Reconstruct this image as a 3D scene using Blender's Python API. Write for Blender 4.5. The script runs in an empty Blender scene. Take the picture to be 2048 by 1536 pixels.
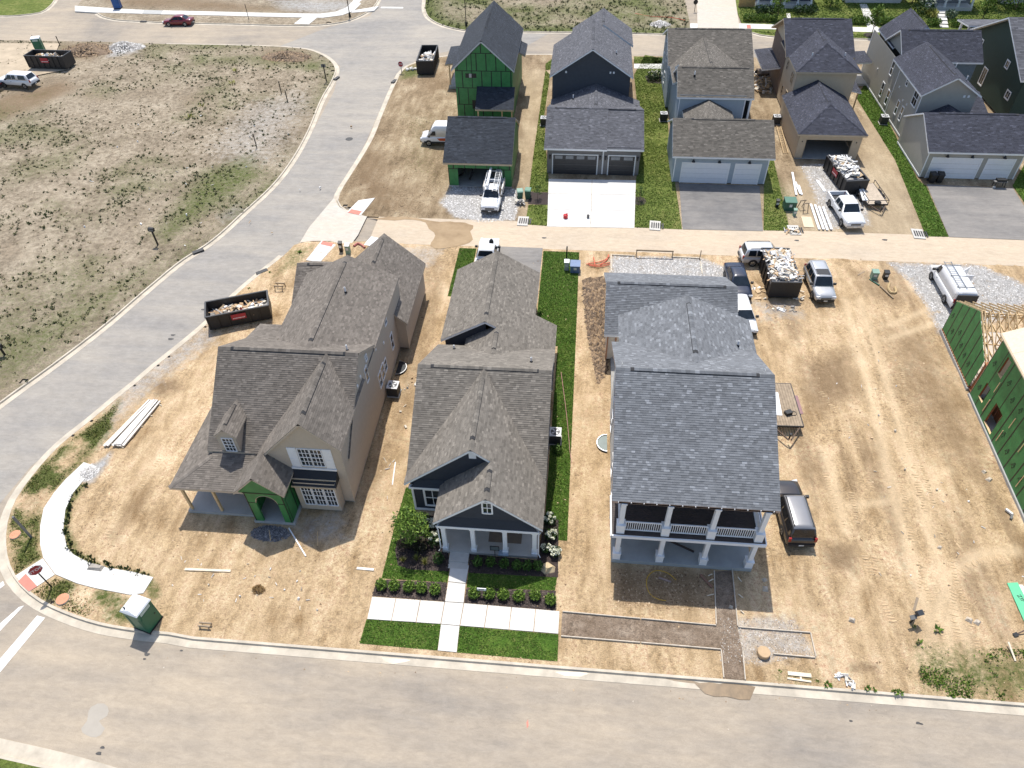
import bpy, bmesh, math, random
import numpy as np
from mathutils import Vector, Matrix
random.seed(7); np.random.seed(7)
SC = bpy.context.scene; COL = SC.collection
PI = math.pi
# ---------------------------------------------------------------- camera
FPX, YAW, PITCH, ROLL, CAMH = 1418.35, -0.108495, 0.785601, 0.027022, 40.0
def cam_rows():
    cy, sy = math.cos(YAW), math.sin(YAW)
    f = np.array([sy*math.cos(PITCH), cy*math.cos(PITCH), -math.sin(PITCH)])
    r = np.array([cy, -sy, 0.0]); d = np.cross(f, r)
    cr, sr = math.cos(ROLL), math.sin(ROLL)
    return np.array([cr*r+sr*d, -sr*r+cr*d, f])
CR = cam_rows()
cam = bpy.data.cameras.new('camera'); camo = bpy.data.objects.new('camera', cam); COL.objects.link(camo)
cam.sensor_fit = 'HORIZONTAL'; cam.sensor_width = 36; cam.lens = 36*FPX/2048; cam.clip_end = 3000; cam.clip_start = 0.5
mw = Matrix.Identity(4)
for i in range(3):
    mw[i][0] = CR[0][i]; mw[i][1] = -CR[1][i]; mw[i][2] = -CR[2][i]
mw[2][3] = CAMH
camo.matrix_world = mw; SC.camera = camo
# ---------------------------------------------------------------- light
SUN = Vector((0.09, -0.47, -1.0)).normalized()
elev = math.asin(-SUN.z); az = math.atan2(-SUN.x, -SUN.y)
W = bpy.data.worlds.new('World'); SC.world = W; W.use_nodes = True
nt = W.node_tree; nt.nodes.clear()
sk = nt.nodes.new('ShaderNodeTexSky'); sk.sky_type = 'NISHITA'; sk.sun_disc = False
sk.sun_elevation = elev; sk.sun_rotation = az; sk.air_density = 1.0; sk.dust_density = 1.6; sk.ozone_density = 1.0
bg = nt.nodes.new('ShaderNodeBackground'); bg.inputs[1].default_value = 0.15
wo = nt.nodes.new('ShaderNodeOutputWorld')
nt.links.new(sk.outputs[0], bg.inputs[0]); nt.links.new(bg.outputs[0], wo.inputs[0])
sl = bpy.data.lights.new('sun', 'SUN'); sl.energy = 4.2; sl.angle = math.radians(0.55); sl.color = (1.0, 0.955, 0.88)
so = bpy.data.objects.new('sun', sl); COL.objects.link(so); so.rotation_euler = SUN.to_track_quat('-Z', 'Y').to_euler(); so.location = (0, 0, 120)
SC.view_settings.view_transform = 'Standard'; SC.view_settings.look = 'None'
SC.view_settings.exposure = 0.30; SC.view_settings.gamma = 1.0; SC.view_settings.use_curve_mapping = False
SC.render.engine = 'CYCLES'
SC.cycles.max_bounces = 6; SC.cycles.diffuse_bounces = 3; SC.cycles.glossy_bounces = 3; SC.cycles.transmission_bounces = 4
SC.cycles.use_denoising = True
# ---------------------------------------------------------------- helpers
def G(px, py, z=0.0):
    """ground (or height z) point seen at photograph pixel (2048 wide)"""
    d = CR.T @ np.array([(px-1024)/FPX, (py-768)/FPX, 1.0])
    t = (z-CAMH)/d[2]
    return (d[0]*t, d[1]*t)
def GP(pts, z=0.0): return [G(p[0], p[1], z) for p in pts]
def empty(name, loc=(0, 0, 0), rz=0.0):
    o = bpy.data.objects.new(name, None); COL.objects.link(o); o.location = loc; o.rotation_euler = (0, 0, rz)
    o.empty_display_size = .3
    return o
def tag(o, label, cat, group=None):
    o['label'] = label; o['category'] = cat
    if group: o['group'] = group
    return o
def thing(name, label, cat, loc=(0, 0, 0), rz=0.0, group=None):
    return tag(empty(name, loc, rz), label, cat, group)
def copytree(o, loc=None, rz=None, label=None):
    def rec(s, par):
        c = s.copy(); COL.objects.link(c)
        if par: c.parent = par
        for ch in s.children: rec(ch, c)
        return c
    r = rec(o, None)
    if loc is not None: r.location = loc
    if rz is not None: r.rotation_euler = (0, 0, rz)
    if label: r['label'] = label
    return r
class MB:
    def __init__(s): s.v = []; s.f = []; s.m = []
    def add(s, vs, fs, mi=0):
        n = len(s.v); s.v.extend([tuple(map(float, p)) for p in vs])
        for f in fs: s.f.append(tuple(i+n for i in f)); s.m.append(mi)
    def poly(s, pts, mi=0): s.add(pts, [tuple(range(len(pts)))], mi)
    def box(s, x0, x1, y0, y1, z0, z1, mi=0):
        s.add([(x0,y0,z0),(x1,y0,z0),(x1,y1,z0),(x0,y1,z0),(x0,y0,z1),(x1,y0,z1),(x1,y1,z1),(x0,y1,z1)],
              [(0,3,2,1),(4,5,6,7),(0,1,5,4),(1,2,6,5),(2,3,7,6),(3,0,4,7)], mi)
    def obox(s, c, sz, rz=0, rx=0, ry=0, mi=0):
        R = Matrix.Rotation(rz, 3, 'Z') @ Matrix.Rotation(ry, 3, 'Y') @ Matrix.Rotation(rx, 3, 'X')
        vs = []
        for dz in (-.5, .5):
            for dx, dy in ((-.5,-.5),(.5,-.5),(.5,.5),(-.5,.5)):
                p = R @ Vector((dx*sz[0], dy*sz[1], dz*sz[2])); vs.append((c[0]+p.x, c[1]+p.y, c[2]+p.z))
        s.add(vs, [(0,3,2,1),(4,5,6,7),(0,1,5,4),(1,2,6,5),(2,3,7,6),(3,0,4,7)], mi)
    def bar(s, p0, p1, w, h=None, mi=0):
        """square bar between two 3-D points"""
        h = h or w; p0 = Vector(p0); p1 = Vector(p1); d = (p1-p0).normalized()
        up = Vector((0,0,1)) if abs(d.z) < .95 else Vector((1,0,0))
        a = d.cross(up).normalized(); b = a.cross(d).normalized()
        vs = []
        for p in (p0, p1):
            for i, j in ((-1,-1),(1,-1),(1,1),(-1,1)): vs.append(p+a*(w/2*i)+b*(h/2*j))
        s.add(vs, [(0,1,2,3),(7,6,5,4),(0,4,5,1),(1,5,6,2),(2,6,7,3),(3,7,4,0)], mi)
    def tube(s, pts, r, n=8, mi=0, caps=True):
        pts = [Vector(p) for p in pts]; rings = []
        for i, p in enumerate(pts):
            d = (pts[min(i+1, len(pts)-1)]-pts[max(i-1, 0)]).normalized()
            up = Vector((0,0,1)) if abs(d.z) < .95 else Vector((1,0,0))
            a = d.cross(up).normalized(); b = a.cross(d)
            rr = r[i] if isinstance(r, (list, tuple)) else r
            rings.append([p+a*(rr*math.cos(2*PI*k/n))+b*(rr*math.sin(2*PI*k/n)) for k in range(n)])
        vs = [q for rg in rings for q in rg]; fs = []
        for i in range(len(rings)-1):
            for k in range(n):
                fs.append((i*n+k, i*n+(k+1)%n, (i+1)*n+(k+1)%n, (i+1)*n+k))
        if caps: fs += [tuple(range(n)), tuple(range((len(rings)-1)*n+n-1, (len(rings)-1)*n-1, -1))]
        s.add(vs, fs, mi)
    def prism(s, poly, z0, z1, mi=0, mtop=None):
        n = len(poly); vs = [(p[0], p[1], z0) for p in poly]+[(p[0], p[1], z1) for p in poly]
        s.add(vs, [(i, (i+1)%n, n+(i+1)%n, n+i) for i in range(n)]+[tuple(range(n-1, -1, -1))], mi)
        s.f.append(tuple(len(s.v)-n+i for i in range(n))); s.m.append(mi if mtop is None else mtop)
    def lathe(s, c, prof, n=12, mi=0):
        vs = [(c[0]+r*math.cos(2*PI*k/n), c[1]+r*math.sin(2*PI*k/n), c[2]+z) for r, z in prof for k in range(n)]
        fs = [(i*n+k, i*n+(k+1)%n, (i+1)*n+(k+1)%n, (i+1)*n+k) for i in range(len(prof)-1) for k in range(n)]
        fs += [tuple(range(n-1, -1, -1)), tuple((len(prof)-1)*n+k for k in range(n))]
        s.add(vs, fs, mi)
    def build(s, name, mats, parent=None, kind=None, smooth=False, label=None, fix=False):
        if not isinstance(mats, (list, tuple)): mats = [mats]
        me = bpy.data.meshes.new(name)
        off = Vector((0,0,0))
        me.from_pydata(s.v, [], s.f)
        for m in mats: me.materials.append(m)
        if len(mats) > 1: me.polygons.foreach_set('material_index', s.m)
        if smooth: me.polygons.foreach_set('use_smooth', [True]*len(me.polygons))
        if fix:
            bm = bmesh.new(); bm.from_mesh(me); bmesh.ops.recalc_face_normals(bm, faces=bm.faces); bm.to_mesh(me); bm.free()
        me.update()
        o = bpy.data.objects.new(name, me); COL.objects.link(o)
        if parent:
            o.parent = parent
        if kind: o['kind'] = kind
        if label: o['label'] = label
        return o
def npmesh(name, V, F, mat, parent=None, kind=None, smooth=False):
    """V (n,3), F (m,k) arrays"""
    me = bpy.data.meshes.new(name); V = np.asarray(V, np.float32); F = np.asarray(F, np.int32); k = F.shape[1]
    me.vertices.add(len(V)); me.vertices.foreach_set('co', V.ravel())
    me.loops.add(F.size); me.loops.foreach_set('vertex_index', F.ravel())
    me.polygons.add(len(F)); me.polygons.foreach_set('loop_start', np.arange(len(F), dtype=np.int32)*k)
    me.update(calc_edges=True)
    if smooth: me.polygons.foreach_set('use_smooth', np.ones(len(F), bool))
    for m in (mat if isinstance(mat, (list, tuple)) else [mat]): me.materials.append(m)
    o = bpy.data.objects.new(name, me); COL.objects.link(o)
    if parent: o.parent = parent
    if kind: o['kind'] = kind
    return o
def rebase(root, loc):
    """root sits at loc while its parts keep the world coordinates they were built in"""
    root.location = loc
    for ch in root.children: ch.matrix_parent_inverse = Matrix.Translation(Vector(loc)).inverted()
# ---------------------------------------------------------------- materials
def newmat(name):
    m = bpy.data.materials.new(name); m.use_nodes = True
    t = m.node_tree; b = t.nodes['Principled BSDF']
    return m, t, b
def N(t, typ, **kw):
    n = t.nodes.new(typ)
    for k, v in kw.items():
        if k == 'inp':
            for kk, vv in v.items(): n.inputs[kk].default_value = vv
        else: setattr(n, k, v)
    return n
def noise(t, scale, detail=4, rough=.6, vec=None, dist=0):
    n = N(t, 'ShaderNodeTexNoise', inp={'Scale': scale, 'Detail': detail, 'Roughness': rough, 'Distortion': dist})
    if vec is not None: t.links.new(vec, n.inputs['Vector'])
    return n.outputs['Fac']
def ramp(t, fac, stops):
    r = N(t, 'ShaderNodeValToRGB'); e = r.color_ramp.elements
    while len(e) < len(stops): e.new(.5)
    for el, (p, c) in zip(e, stops): el.position = p; el.color = (*c, 1) if len(c) == 3 else c
    t.links.new(fac, r.inputs[0]); return r.outputs[0]
def mix(t, fac, a, b, mode='MIX'):
    m = N(t, 'ShaderNodeMix', data_type='RGBA', blend_type=mode)
    for i, x in ((0, fac), (6, a), (7, b)):
        if hasattr(x, 'is_output') or isinstance(x, bpy.types.NodeSocket): t.links.new(x, m.inputs[i])
        else: m.inputs[i].default_value = x if i == 0 else (*x, 1)
    return m.outputs[2]
def bump(t, b, h, strength, dist=.05):
    n = N(t, 'ShaderNodeBump', inp={'Strength': strength, 'Distance': dist}); t.links.new(h, n.inputs['Height']); t.links.new(n.outputs[0], b.inputs['Normal'])
def objco(t): return N(t, 'ShaderNodeTexCoord').outputs['Object']
def mscale(t, v, s, rot=0):
    m = N(t, 'ShaderNodeMapping', inp={'Scale': s, 'Rotation': (0, 0, rot)}); t.links.new(v, m.inputs[0]); return m.outputs[0]
def dim(c, k): return tuple(max(0, min(1, x*k)) for x in c)
MATS = {}
def M(name, c=None, rough=.75, var=.14, scale=3.0, bmp=0, bscale=40, metal=0, coat=0, spec=None):
    if name in MATS: return MATS[name]
    m, t, b = newmat(name); co = objco(t)
    f = noise(t, scale, 5, .65, co)
    t.links.new(ramp(t, f, [(.3, dim(c, 1-var)), (.7, dim(c, 1+var))]), b.inputs['Base Color'])
    b.inputs['Roughness'].default_value = rough; b.inputs['Metallic'].default_value = metal
    b.inputs['Coat Weight'].default_value = coat; b.inputs['Coat Roughness'].default_value = .06
    if spec is not None: b.inputs['Specular IOR Level'].default_value = spec
    if bmp: bump(t, b, noise(t, bscale, 3, .6, co), bmp, .02)
    MATS[name] = m; return m
def Mshingle(name, stops):
    m, t, b = newmat(name); g = N(t, 'ShaderNodeNewGeometry'); co = objco(t)
    c = ramp(t, g.outputs['Random Per Island'], stops)
    f = noise(t, 60, 3, .7, co); f2 = noise(t, .5, 3, .5, co)
    c = mix(t, .55, c, ramp(t, f, [(.3, (.25,)*3), (.75, (.8,)*3)]), 'OVERLAY')
    c = mix(t, .3, c, ramp(t, f2, [(.3, (.38,)*3), (.7, (.62,)*3)]), 'OVERLAY')
    t.links.new(c, b.inputs['Base Color']); b.inputs['Roughness'].default_value = .9; b.inputs['Specular IOR Level'].default_value = .25
    bump(t, b, f, .35, .01)
    MATS[name] = m; return m
def g3(k, tint=(1, 1, 1)): return tuple(k*x for x in tint)
brn = (1.06, 1.0, .93)
def pal(c, lo=.62, hi=1.5):
    return [(0, dim(c, lo)), (.12, dim(c, .82)), (.4, dim(c, .96)), (.75, dim(c, 1.06)), (.92, dim(c, 1.2)), (1, dim(c, hi))]
SH_A = Mshingle('brown_grey_shingle', pal((.165, .145, .125), .74, 1.36))
SH_B = Mshingle('warm_grey_shingle', pal((.178, .160, .137), .72, 1.45))
SH_C = Mshingle('pewter_shingle', pal((.158, .166, .178), .76, 1.65))
SH_E = Mshingle('charcoal_shingle', pal((.038, .044, .055), .7, 1.5))
SH_F = Mshingle('slate_grey_shingle', pal((.105, .107, .12), .7, 1.6))
SH_G = Mshingle('taupe_shingle', pal((.13, .118, .102), .68, 1.6))
SH_H = Mshingle('dark_slate_shingle', pal((.052, .055, .072), .66, 1.7))
WHITE = M('white_trim', (.78, .79, .80), .5, .04)
BLACK = M('black_rubber', (.012, .012, .013), .8)
GLASS, _t, _b = newmat('window_glass'); _b.inputs['Base Color'].default_value = (.018, .024, .032, 1); _b.inputs['Roughness'].default_value = .06; _b.inputs['Specular IOR Level'].default_value = .6
_t.links.new(ramp(_t, noise(_t, 1.2, 2, .5, objco(_t)), [(.35, (.012, .016, .022)), (.7, (.045, .05, .055))]), _b.inputs['Base Color'])
CONC = M('concrete', (.50, .48, .44), .9, .10, 1.5, .25, 60)
CONC2 = M('bright_concrete', (.60, .585, .55), .9, .09, .9, .2, 40)
CONC3 = M('porch_concrete', (.40, .40, .38), .85, .1, 1.2)
DKFND = M('foundation_concrete', (.30, .29, .27), .9, .15)
LUMBER = M('raw_lumber', (.62, .45, .25), .8, .2, 4)
LUMB2 = M('pale_board', (.66, .58, .45), .8, .15, 4)
OSB = M('pale_osb', (.66, .52, .36), .85, .14, 9)
RUST = M('red_brown_stud', (.26, .09, .035), .8, .25, 4)
DECKW = M('dark_deck_board', (.065, .050, .045), .7, .2, 4)
STEEL = M('galvanised_steel', (.5, .51, .52), .35, .1, 6, metal=.9)
DKSTEEL = M('black_steel', (.016, .016, .018), .55, .3, 5)
def mwood(): pass
# ---------------------------------------------------------------- roofs
def clip(poly, halfs):
    for a, b, c in halfs:
        out = []; n = len(poly)
        if n == 0: return out
        for i in range(n):
            p = poly[i]; q = poly[(i+1) % n]
            dp = a*p[0]+b*p[1]-c; dq = a*q[0]+b*q[1]-c
            if dp >= 0: out.append(p)
            if (dp >= 0) != (dq >= 0):
                t = dp/(dp-dq); out.append((p[0]+t*(q[0]-p[0]), p[1]+t*(q[1]-p[1])))
        poly = out
    return poly
def halfs_of(poly):
    ar = sum(poly[i][0]*poly[(i+1)%len(poly)][1]-poly[(i+1)%len(poly)][0]*poly[i][1] for i in range(len(poly)))
    if ar < 0: poly = poly[::-1]
    hs = []
    for i in range(len(poly)):
        p, q = poly[i], poly[(i+1)%len(poly)]; a, b = -(q[1]-p[1]), q[0]-p[0]; L = math.hypot(a, b)
        if L > 1e-6: hs.append((a/L, b/L, (a*p[0]+b*p[1])/L))
    return hs
def shingles(parent, polys, mat, e=.145, tw=(.16, .34), name='shingles', lift=0.0):
    mb = MB(); rnd = random.Random(len(polys)*31+int(abs(polys[0][0][0])*10))
    for P in polys:
        P = [Vector(p) for p in P]; n = Vector((0,0,0))
        for i in range(len(P)): n += P[i].cross(P[(i+1)%len(P)])
        n.normalize()
        if n.z < 0: n = -n
        if abs(n.x)+abs(n.y) < 1e-5: U = Vector((1,0,0))
        else: U = Vector((-n.y, n.x, 0)).normalized()
        V = n.cross(U)
        if V.z < 0: U, V = -U, -V
        d = n.dot(P[0])
        uv = [(p.dot(U), p.dot(V)) for p in P]; hs = halfs_of(uv)
        us = [p[0] for p in uv]; vs = [p[1] for p in uv]
        k0 = 0; v = min(vs); k = 0
        while v < max(vs)-1e-4:
            u = min(us)-rnd.random()*.4
            while u < max(us):
                w = rnd.uniform(*tw); q = [(u, v), (u+w, v), (u+w, v+e), (u, v+e)]
                ins = all(a*x+b*y-c >= 0 for x, y in q for a, b, c in hs)
                if not ins: q = clip(q, hs)
                if len(q) >= 3:
                    th = .016+rnd.random()*.012+lift
                    pts = []
                    for x, y in q:
                        h = th+( .004+lift-th)*(y-v)/e
                        pts.append(U*x+V*y+n*(d+h))
                    m = len(pts); fs = [tuple(range(m))]
                    lo = [i for i in range(m) if abs(q[i][1]-v) < 1e-5]
                    if len(lo) == 2:
                        i, j = lo
                        if (i+1) % m != j: i, j = j, i
                        pts += [U*q[i][0]+V*q[i][1]+n*(d-.004), U*q[j][0]+V*q[j][1]+n*(d-.004)]
                        fs.append((m, m+1, j, i))
                    mb.add(pts, fs)
                u += w
            v += e; k += 1
    return mb.build(name, mat, parent, 'stuff')
def deck(parent, polys, trim, soffit=None, th=.2, name='roof'):
    mb = MB()
    for P in polys:
        ar = sum(P[i][0]*P[(i+1)%len(P)][1]-P[(i+1)%len(P)][0]*P[i][1] for i in range(len(P)))
        if ar < 0: P = P[::-1]
        n = len(P); vs = [(p[0], p[1], p[2]-.012) for p in P]+[(p[0], p[1], p[2]-th) for p in P]
        mb.add(vs, [(n+i, n+(i+1)%n, (i+1)%n, i) for i in range(n)]+[tuple(range(n))], 0)
        mb.add(vs, [tuple(range(2*n-1, n-1, -1))], 1)
    return mb.build(name, [trim, soffit or trim], parent)
def ridge(parent, p0, p1, sl, mat, vent=True, inset=.9, w=.17):
    """ridge caps from p0 to p1; sl = (slopeA, slopeB) rise per metre on either side"""
    p0, p1 = Vector(p0), Vector(p1); d = (p1-p0); L = d.length; d.normalize(); s = Vector((d.y, -d.x, 0)).normalized() if abs(d.z) < .99 else Vector((1,0,0))
    mb = MB(); k = 0; x = 0; rnd = random.Random(int(L*100)); vt = vent and L > 2*inset+.6
    while x < L-.05:
        l = min(.28, L-x); hump = .055 if (vt and inset < x < L-inset-.28) else 0; ww = w-(.02 if hump else 0)
        a = p0+d*x; b = p0+d*(x+l); z = Vector((0, 0, .035+hump+rnd.random()*.008)); z2 = Vector((0, 0, .026+hump))
        mb.add([a+s*ww-Vector((0,0,sl[1]*ww))+z2, a+z, a-s*ww-Vector((0,0,sl[0]*ww))+z2,
                b+s*ww-Vector((0,0,sl[1]*ww))+z2*.9, b+z*.9, b-s*ww-Vector((0,0,sl[0]*ww))+z2*.9],
               [(0,3,4,1),(1,4,5,2),(0,1,2),(3,5,4)])
        x += .28
    o = mb.build('ridge_cap', mat, parent, 'stuff')
    if vt:
        mb = MB(); a = p0+d*inset; b = p1-d*inset; w2 = w-.012; w3 = w+.004
        def row(p): return [p+s*w3-Vector((0,0,sl[1]*w3-.022)), p+s*w2-Vector((0,0,sl[1]*w2-.062)), p+Vector((0,0,.065)), p-s*w2-Vector((0,0,sl[0]*w2-.062)), p-s*w3-Vector((0,0,sl[0]*w3-.022))]
        mb.add(row(a)+row(b), [(i, i+5, i+6, i+1) for i in range(4)]+[(0,1,3,4), (9,8,6,5)])
        mb.build('ridge_vent', M('black_vent', (.04, .04, .042), .9), parent)
    return o
def gable(ax, r, zr, a, za, b, zb, t0, t1):
    """two slopes: ridge along ax at coordinate r, eaves at a (z za) and b (z zb), from t0 to t1"""
    q = [[(a, t0, za), (r, t0, zr), (r, t1, zr), (a, t1, za)], [(b, t0, zb), (b, t1, zb), (r, t1, zr), (r, t0, zr)]]
    return q if ax == 'y' else [[(p[1], p[0], p[2]) for p in s] for s in q]
def roof(parent, polys, mat, trim, soffit=None, th=.2, e=.145, tw=(.16, .34), lift=0.0):
    deck(parent, polys, trim, soffit, th); shingles(parent, polys, mat, e, tw, lift=lift)
def wall(parent, p0, p1, prof, mat, lap=.17, name='wall', tilt=.016):
    """prof: list of convex polygons in (t along p0->p1, z), or (z0, z1) for the full rectangle; outward is right of p0->p1"""
    p0 = Vector((*p0, 0)); p1 = Vector((*p1, 0)); L = (p1-p0).length; u = (p1-p0)/L; n = Vector((u.y, -u.x, 0))
    if not isinstance(prof[0], (list, tuple)): prof = [[(0, prof[0]), (L, prof[0]), (L, prof[1]), (0, prof[1])]]
    mb = MB()
    for poly in prof:
        mb.poly([p0+u*t+Vector((0,0,z)) for t, z in poly])
        if lap:
            hs = halfs_of(poly); z = min(q[1] for q in poly); zm = max(q[1] for q in poly); ts = [q[0] for q in poly]
            while z < zm:
                q = clip([(min(ts), z), (max(ts), z), (max(ts), z+lap), (min(ts), z+lap)], hs)
                if len(q) >= 3:
                    pts = [p0+u*t+Vector((0,0,zz))+n*(.004+tilt*(1-(zz-z)/lap)) for t, zz in q]
                    m = len(pts); fs = [tuple(range(m))]
                    lo = [i for i in range(m) if abs(q[i][1]-z) < 1e-6]
                    if len(lo) == 2:
                        i, j = lo
                        if (i+1) % m != j: i, j = j, i
                        pts += [p0+u*q[i][0]+Vector((0,0,z)), p0+u*q[j][0]+Vector((0,0,z))]; fs.append((m, m+1, j, i))
                    mb.add(pts, fs)
                z += lap
    return mb.build(name, mat, parent)
class WallFrame:
    def __init__(s, p0, p1):
        s.p0 = Vector((*p0, 0)); s.p1 = Vector((*p1, 0)); s.L = (s.p1-s.p0).length; s.u = (s.p1-s.p0)/s.L; s.n = Vector((s.u.y, -s.u.x, 0))
    def P(s, t, z, d=0): return s.p0+s.u*t+Vector((0,0,z))+s.n*d
    def box(s, mb, t0, t1, z0, z1, d0, d1, mi=0):
        vs = [s.P(t, z, d) for d in (d1, d0) for t, z in ((t0,z0),(t1,z0),(t1,z1),(t0,z1))]
        mb.add(vs, [(0,1,2,3),(7,6,5,4),(0,4,5,1),(1,5,6,2),(2,6,7,3),(3,7,4,0)], mi)
def window(parent, p0, p1, t, z, w, h, cols=1, rows=1, trim=WHITE, fw=.09, hung=True, name='window', glass=None):
    F = WallFrame(p0, p1); mb = MB(); a, b = t-w/2, t+w/2
    F.box(mb, a-fw, a, z-fw, z+h+fw, 0, .07); F.box(mb, b, b+fw, z-fw, z+h+fw, 0, .07)
    F.box(mb, a, b, z+h, z+h+fw, 0, .07); F.box(mb, a, b, z-fw, z, 0, .085)
    fr = mb.build(name, trim, parent)
    mb = MB(); F.box(mb, a, b, z, z+h, 0, .03); mb.build('pane', glass or GLASS, fr)
    mb = MB(); m = .022
    if hung: F.box(mb, a, b, z+h/2-.03, z+h/2+.03, .03, .055)
    for i in range(1, cols): x = a+w*i/cols; F.box(mb, x-m, x+m, z, z+h, .03, .046)
    for i in range(1, rows):
        y = z+h*i/rows
        if not (hung and abs(y-z-h/2) < .05): F.box(mb, a, b, y-m, y+m, .03, .045)
    if mb.v: mb.build('muntin', trim, fr)
    return fr
def garage_door(parent, p0, p1, t, z, w, h, mat, trim, rows=4, glassrow=False, cols=None):
    F = WallFrame(p0, p1); mb = MB(); a, b = t-w/2, t+w/2; fw = .13
    F.box(mb, a-fw, a, z, z+h+fw, 0, .06); F.box(mb, b, b+fw, z, z+h+fw, 0, .06); F.box(mb, a, b, z+h, z+h+fw, 0, .06)
    fr = mb.build('garage_door', trim, parent)
    for i in range(rows):
        mb = MB(); F.box(mb, a, b, z+h*i/rows+.012, z+h*(i+1)/rows-.012, -.02, .025); mb.build('panel', mat, fr)
    mb = MB(); F.box(mb, a, b, z, z+h, -.03, .005); mb.build('panel_joint', M('joint_shadow_grey', (.12, .12, .13), .8), fr)
    if glassrow:
        nc = cols or 6
        for i in range(nc):
            if glassrow == 'alt' and i % 2 == 0 and False: continue
            mb = MB(); F.box(mb, a+w*(i+.15)/nc, a+w*(i+.85)/nc, z+h*(rows-1)/rows+.1, z+h-.1, .02, .032); mb.build('pane', M('door_pane', (.16, .18, .2), .1), fr)
    return fr
def sheathing(parent, p0, p1, poly, mat, tape, pw=1.22, ph=2.5, z0=None, d=.02, holes=(), off=0.0):
    """green panels, each one an object, with black taped seams; holes = (t0, t1, z0, z1)"""
    F = WallFrame(p0, p1); hs = halfs_of(poly); ts = [q[0] for q in poly]; zs = [q[1] for q in poly]
    z0 = min(zs) if z0 is None else z0; tp = MB()
    zb = z0; r = 0
    while zb < max(zs)-.02:
        t = min(ts)-(off if r % 2 == 0 else off+pw/2) 
        while t < max(ts)-.02:
            cells = [(t+.012, t+pw-.012, zb+.012, zb+ph-.012)]
            for h in holes:
                nc = []
                for c in cells:
                    if c[1] <= h[0] or c[0] >= h[1] or c[3] <= h[2] or c[2] >= h[3]: nc.append(c); continue
                    if c[0] < h[0]: nc.append((c[0], h[0], c[2], c[3]))
                    if c[1] > h[1]: nc.append((h[1], c[1], c[2], c[3]))
                    x0, x1 = max(c[0], h[0]), min(c[1], h[1])
                    if c[2] < h[2]: nc.append((x0, x1, c[2], h[2]))
                    if c[3] > h[3]: nc.append((x0, x1, h[3], c[3]))
                cells = nc
            for c in cells:
                if c[1]-c[0] < .03 or c[3]-c[2] < .03: continue
                q = clip([(c[0], c[2]), (c[1], c[2]), (c[1], c[3]), (c[0], c[3])], hs)
                if len(q) < 3: continue
                m = len(q); mb = MB()
                mb.add([F.P(a, b, d) for a, b in q]+[F.P(a, b, -.02) for a, b in q], [tuple(range(m))]+[(m+i, m+(i+1)%m, (i+1)%m, i) for i in range(m)])
                mb.build('sheathing_panel', mat, parent)
            q = clip([(t-.06, zb), (t+.06, zb), (t+.06, zb+ph), (t-.06, zb+ph)], hs)
            okh = not any(h[0]-.05 < t < h[1]+.05 for h in holes)
            if len(q) >= 3 and okh: tp.poly([F.P(a, b, d+.004) for a, b in q])
            elif len(q) >= 3:
                zz = sorted([zb, zb+ph]+[x for h in holes if h[0]-.05 < t < h[1]+.05 for x in (h[2], h[3])])
                for i in range(len(zz)-1):
                    zm = (zz[i]+zz[i+1])/2
                    if any(h[0]-.05 < t < h[1]+.05 and h[2] < zm < h[3] for h in holes): continue
                    q2 = clip([(t-.045, max(zz[i], zb)), (t+.045, max(zz[i], zb)), (t+.045, min(zz[i+1], zb+ph)), (t-.045, min(zz[i+1], zb+ph))], hs)
                    if len(q2) >= 3 and zz[i+1] > zz[i]: tp.poly([F.P(a, b, d+.004) for a, b in q2])
            t += pw
        if r > 0:
            xs = sorted([min(ts), max(ts)]+[x for h in holes if h[2] < zb < h[3] for x in (h[0], h[1])])
            for i in range(len(xs)-1):
                xm = (xs[i]+xs[i+1])/2
                if any(h[0] < xm < h[1] and h[2] < zb < h[3] for h in holes): continue
                q = clip([(xs[i], zb-.045), (xs[i+1], zb-.045), (xs[i+1], zb+.045), (xs[i], zb+.045)], hs)
                if len(q) >= 3: tp.poly([F.P(a, b, d+.007) for a, b in q])
        zb += ph; r += 1
    if tp.v: tp.build('seam_tape', tape, parent, 'stuff')
def pipe_vent(parent, x, y, z, h=.45, r=.06):
    mb = MB(); mb.lathe((x, y, z-.25), [(r, 0), (r, h+.25), (r*.75, h+.25), (r*.75, h+.1)], 10, 0)
    mb.lathe((x, y, z-.12), [(r*2.6, 0), (r*2.0, .16), (r*1.15, .24)], 10, 1)
    return mb.build('vent_pipe', [WHITE, BLACK], parent, smooth=False)
TXT = {}
def lettering(parent, txt, size, loc, rot, mat, name='lettering', ext=.004, align='CENTER'):
    cu = bpy.data.curves.new(name, 'FONT'); cu.body = txt; cu.size = size; cu.extrude = ext; cu.align_x = align; cu.align_y = 'CENTER'
    key = (txt, size, ext, align, mat.name)
    if key not in TXT:
        tmp = bpy.data.objects.new('tmp', cu); COL.objects.link(tmp); me = bpy.data.meshes.new_from_object(tmp); bpy.data.objects.remove(tmp); me.materials.clear(); me.materials.append(mat); TXT[key] = me
    o = bpy.data.objects.new(name, TXT[key]); COL.objects.link(o); o.location = loc; o.rotation_euler = rot
    if parent: o.parent = parent
    return o
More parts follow.
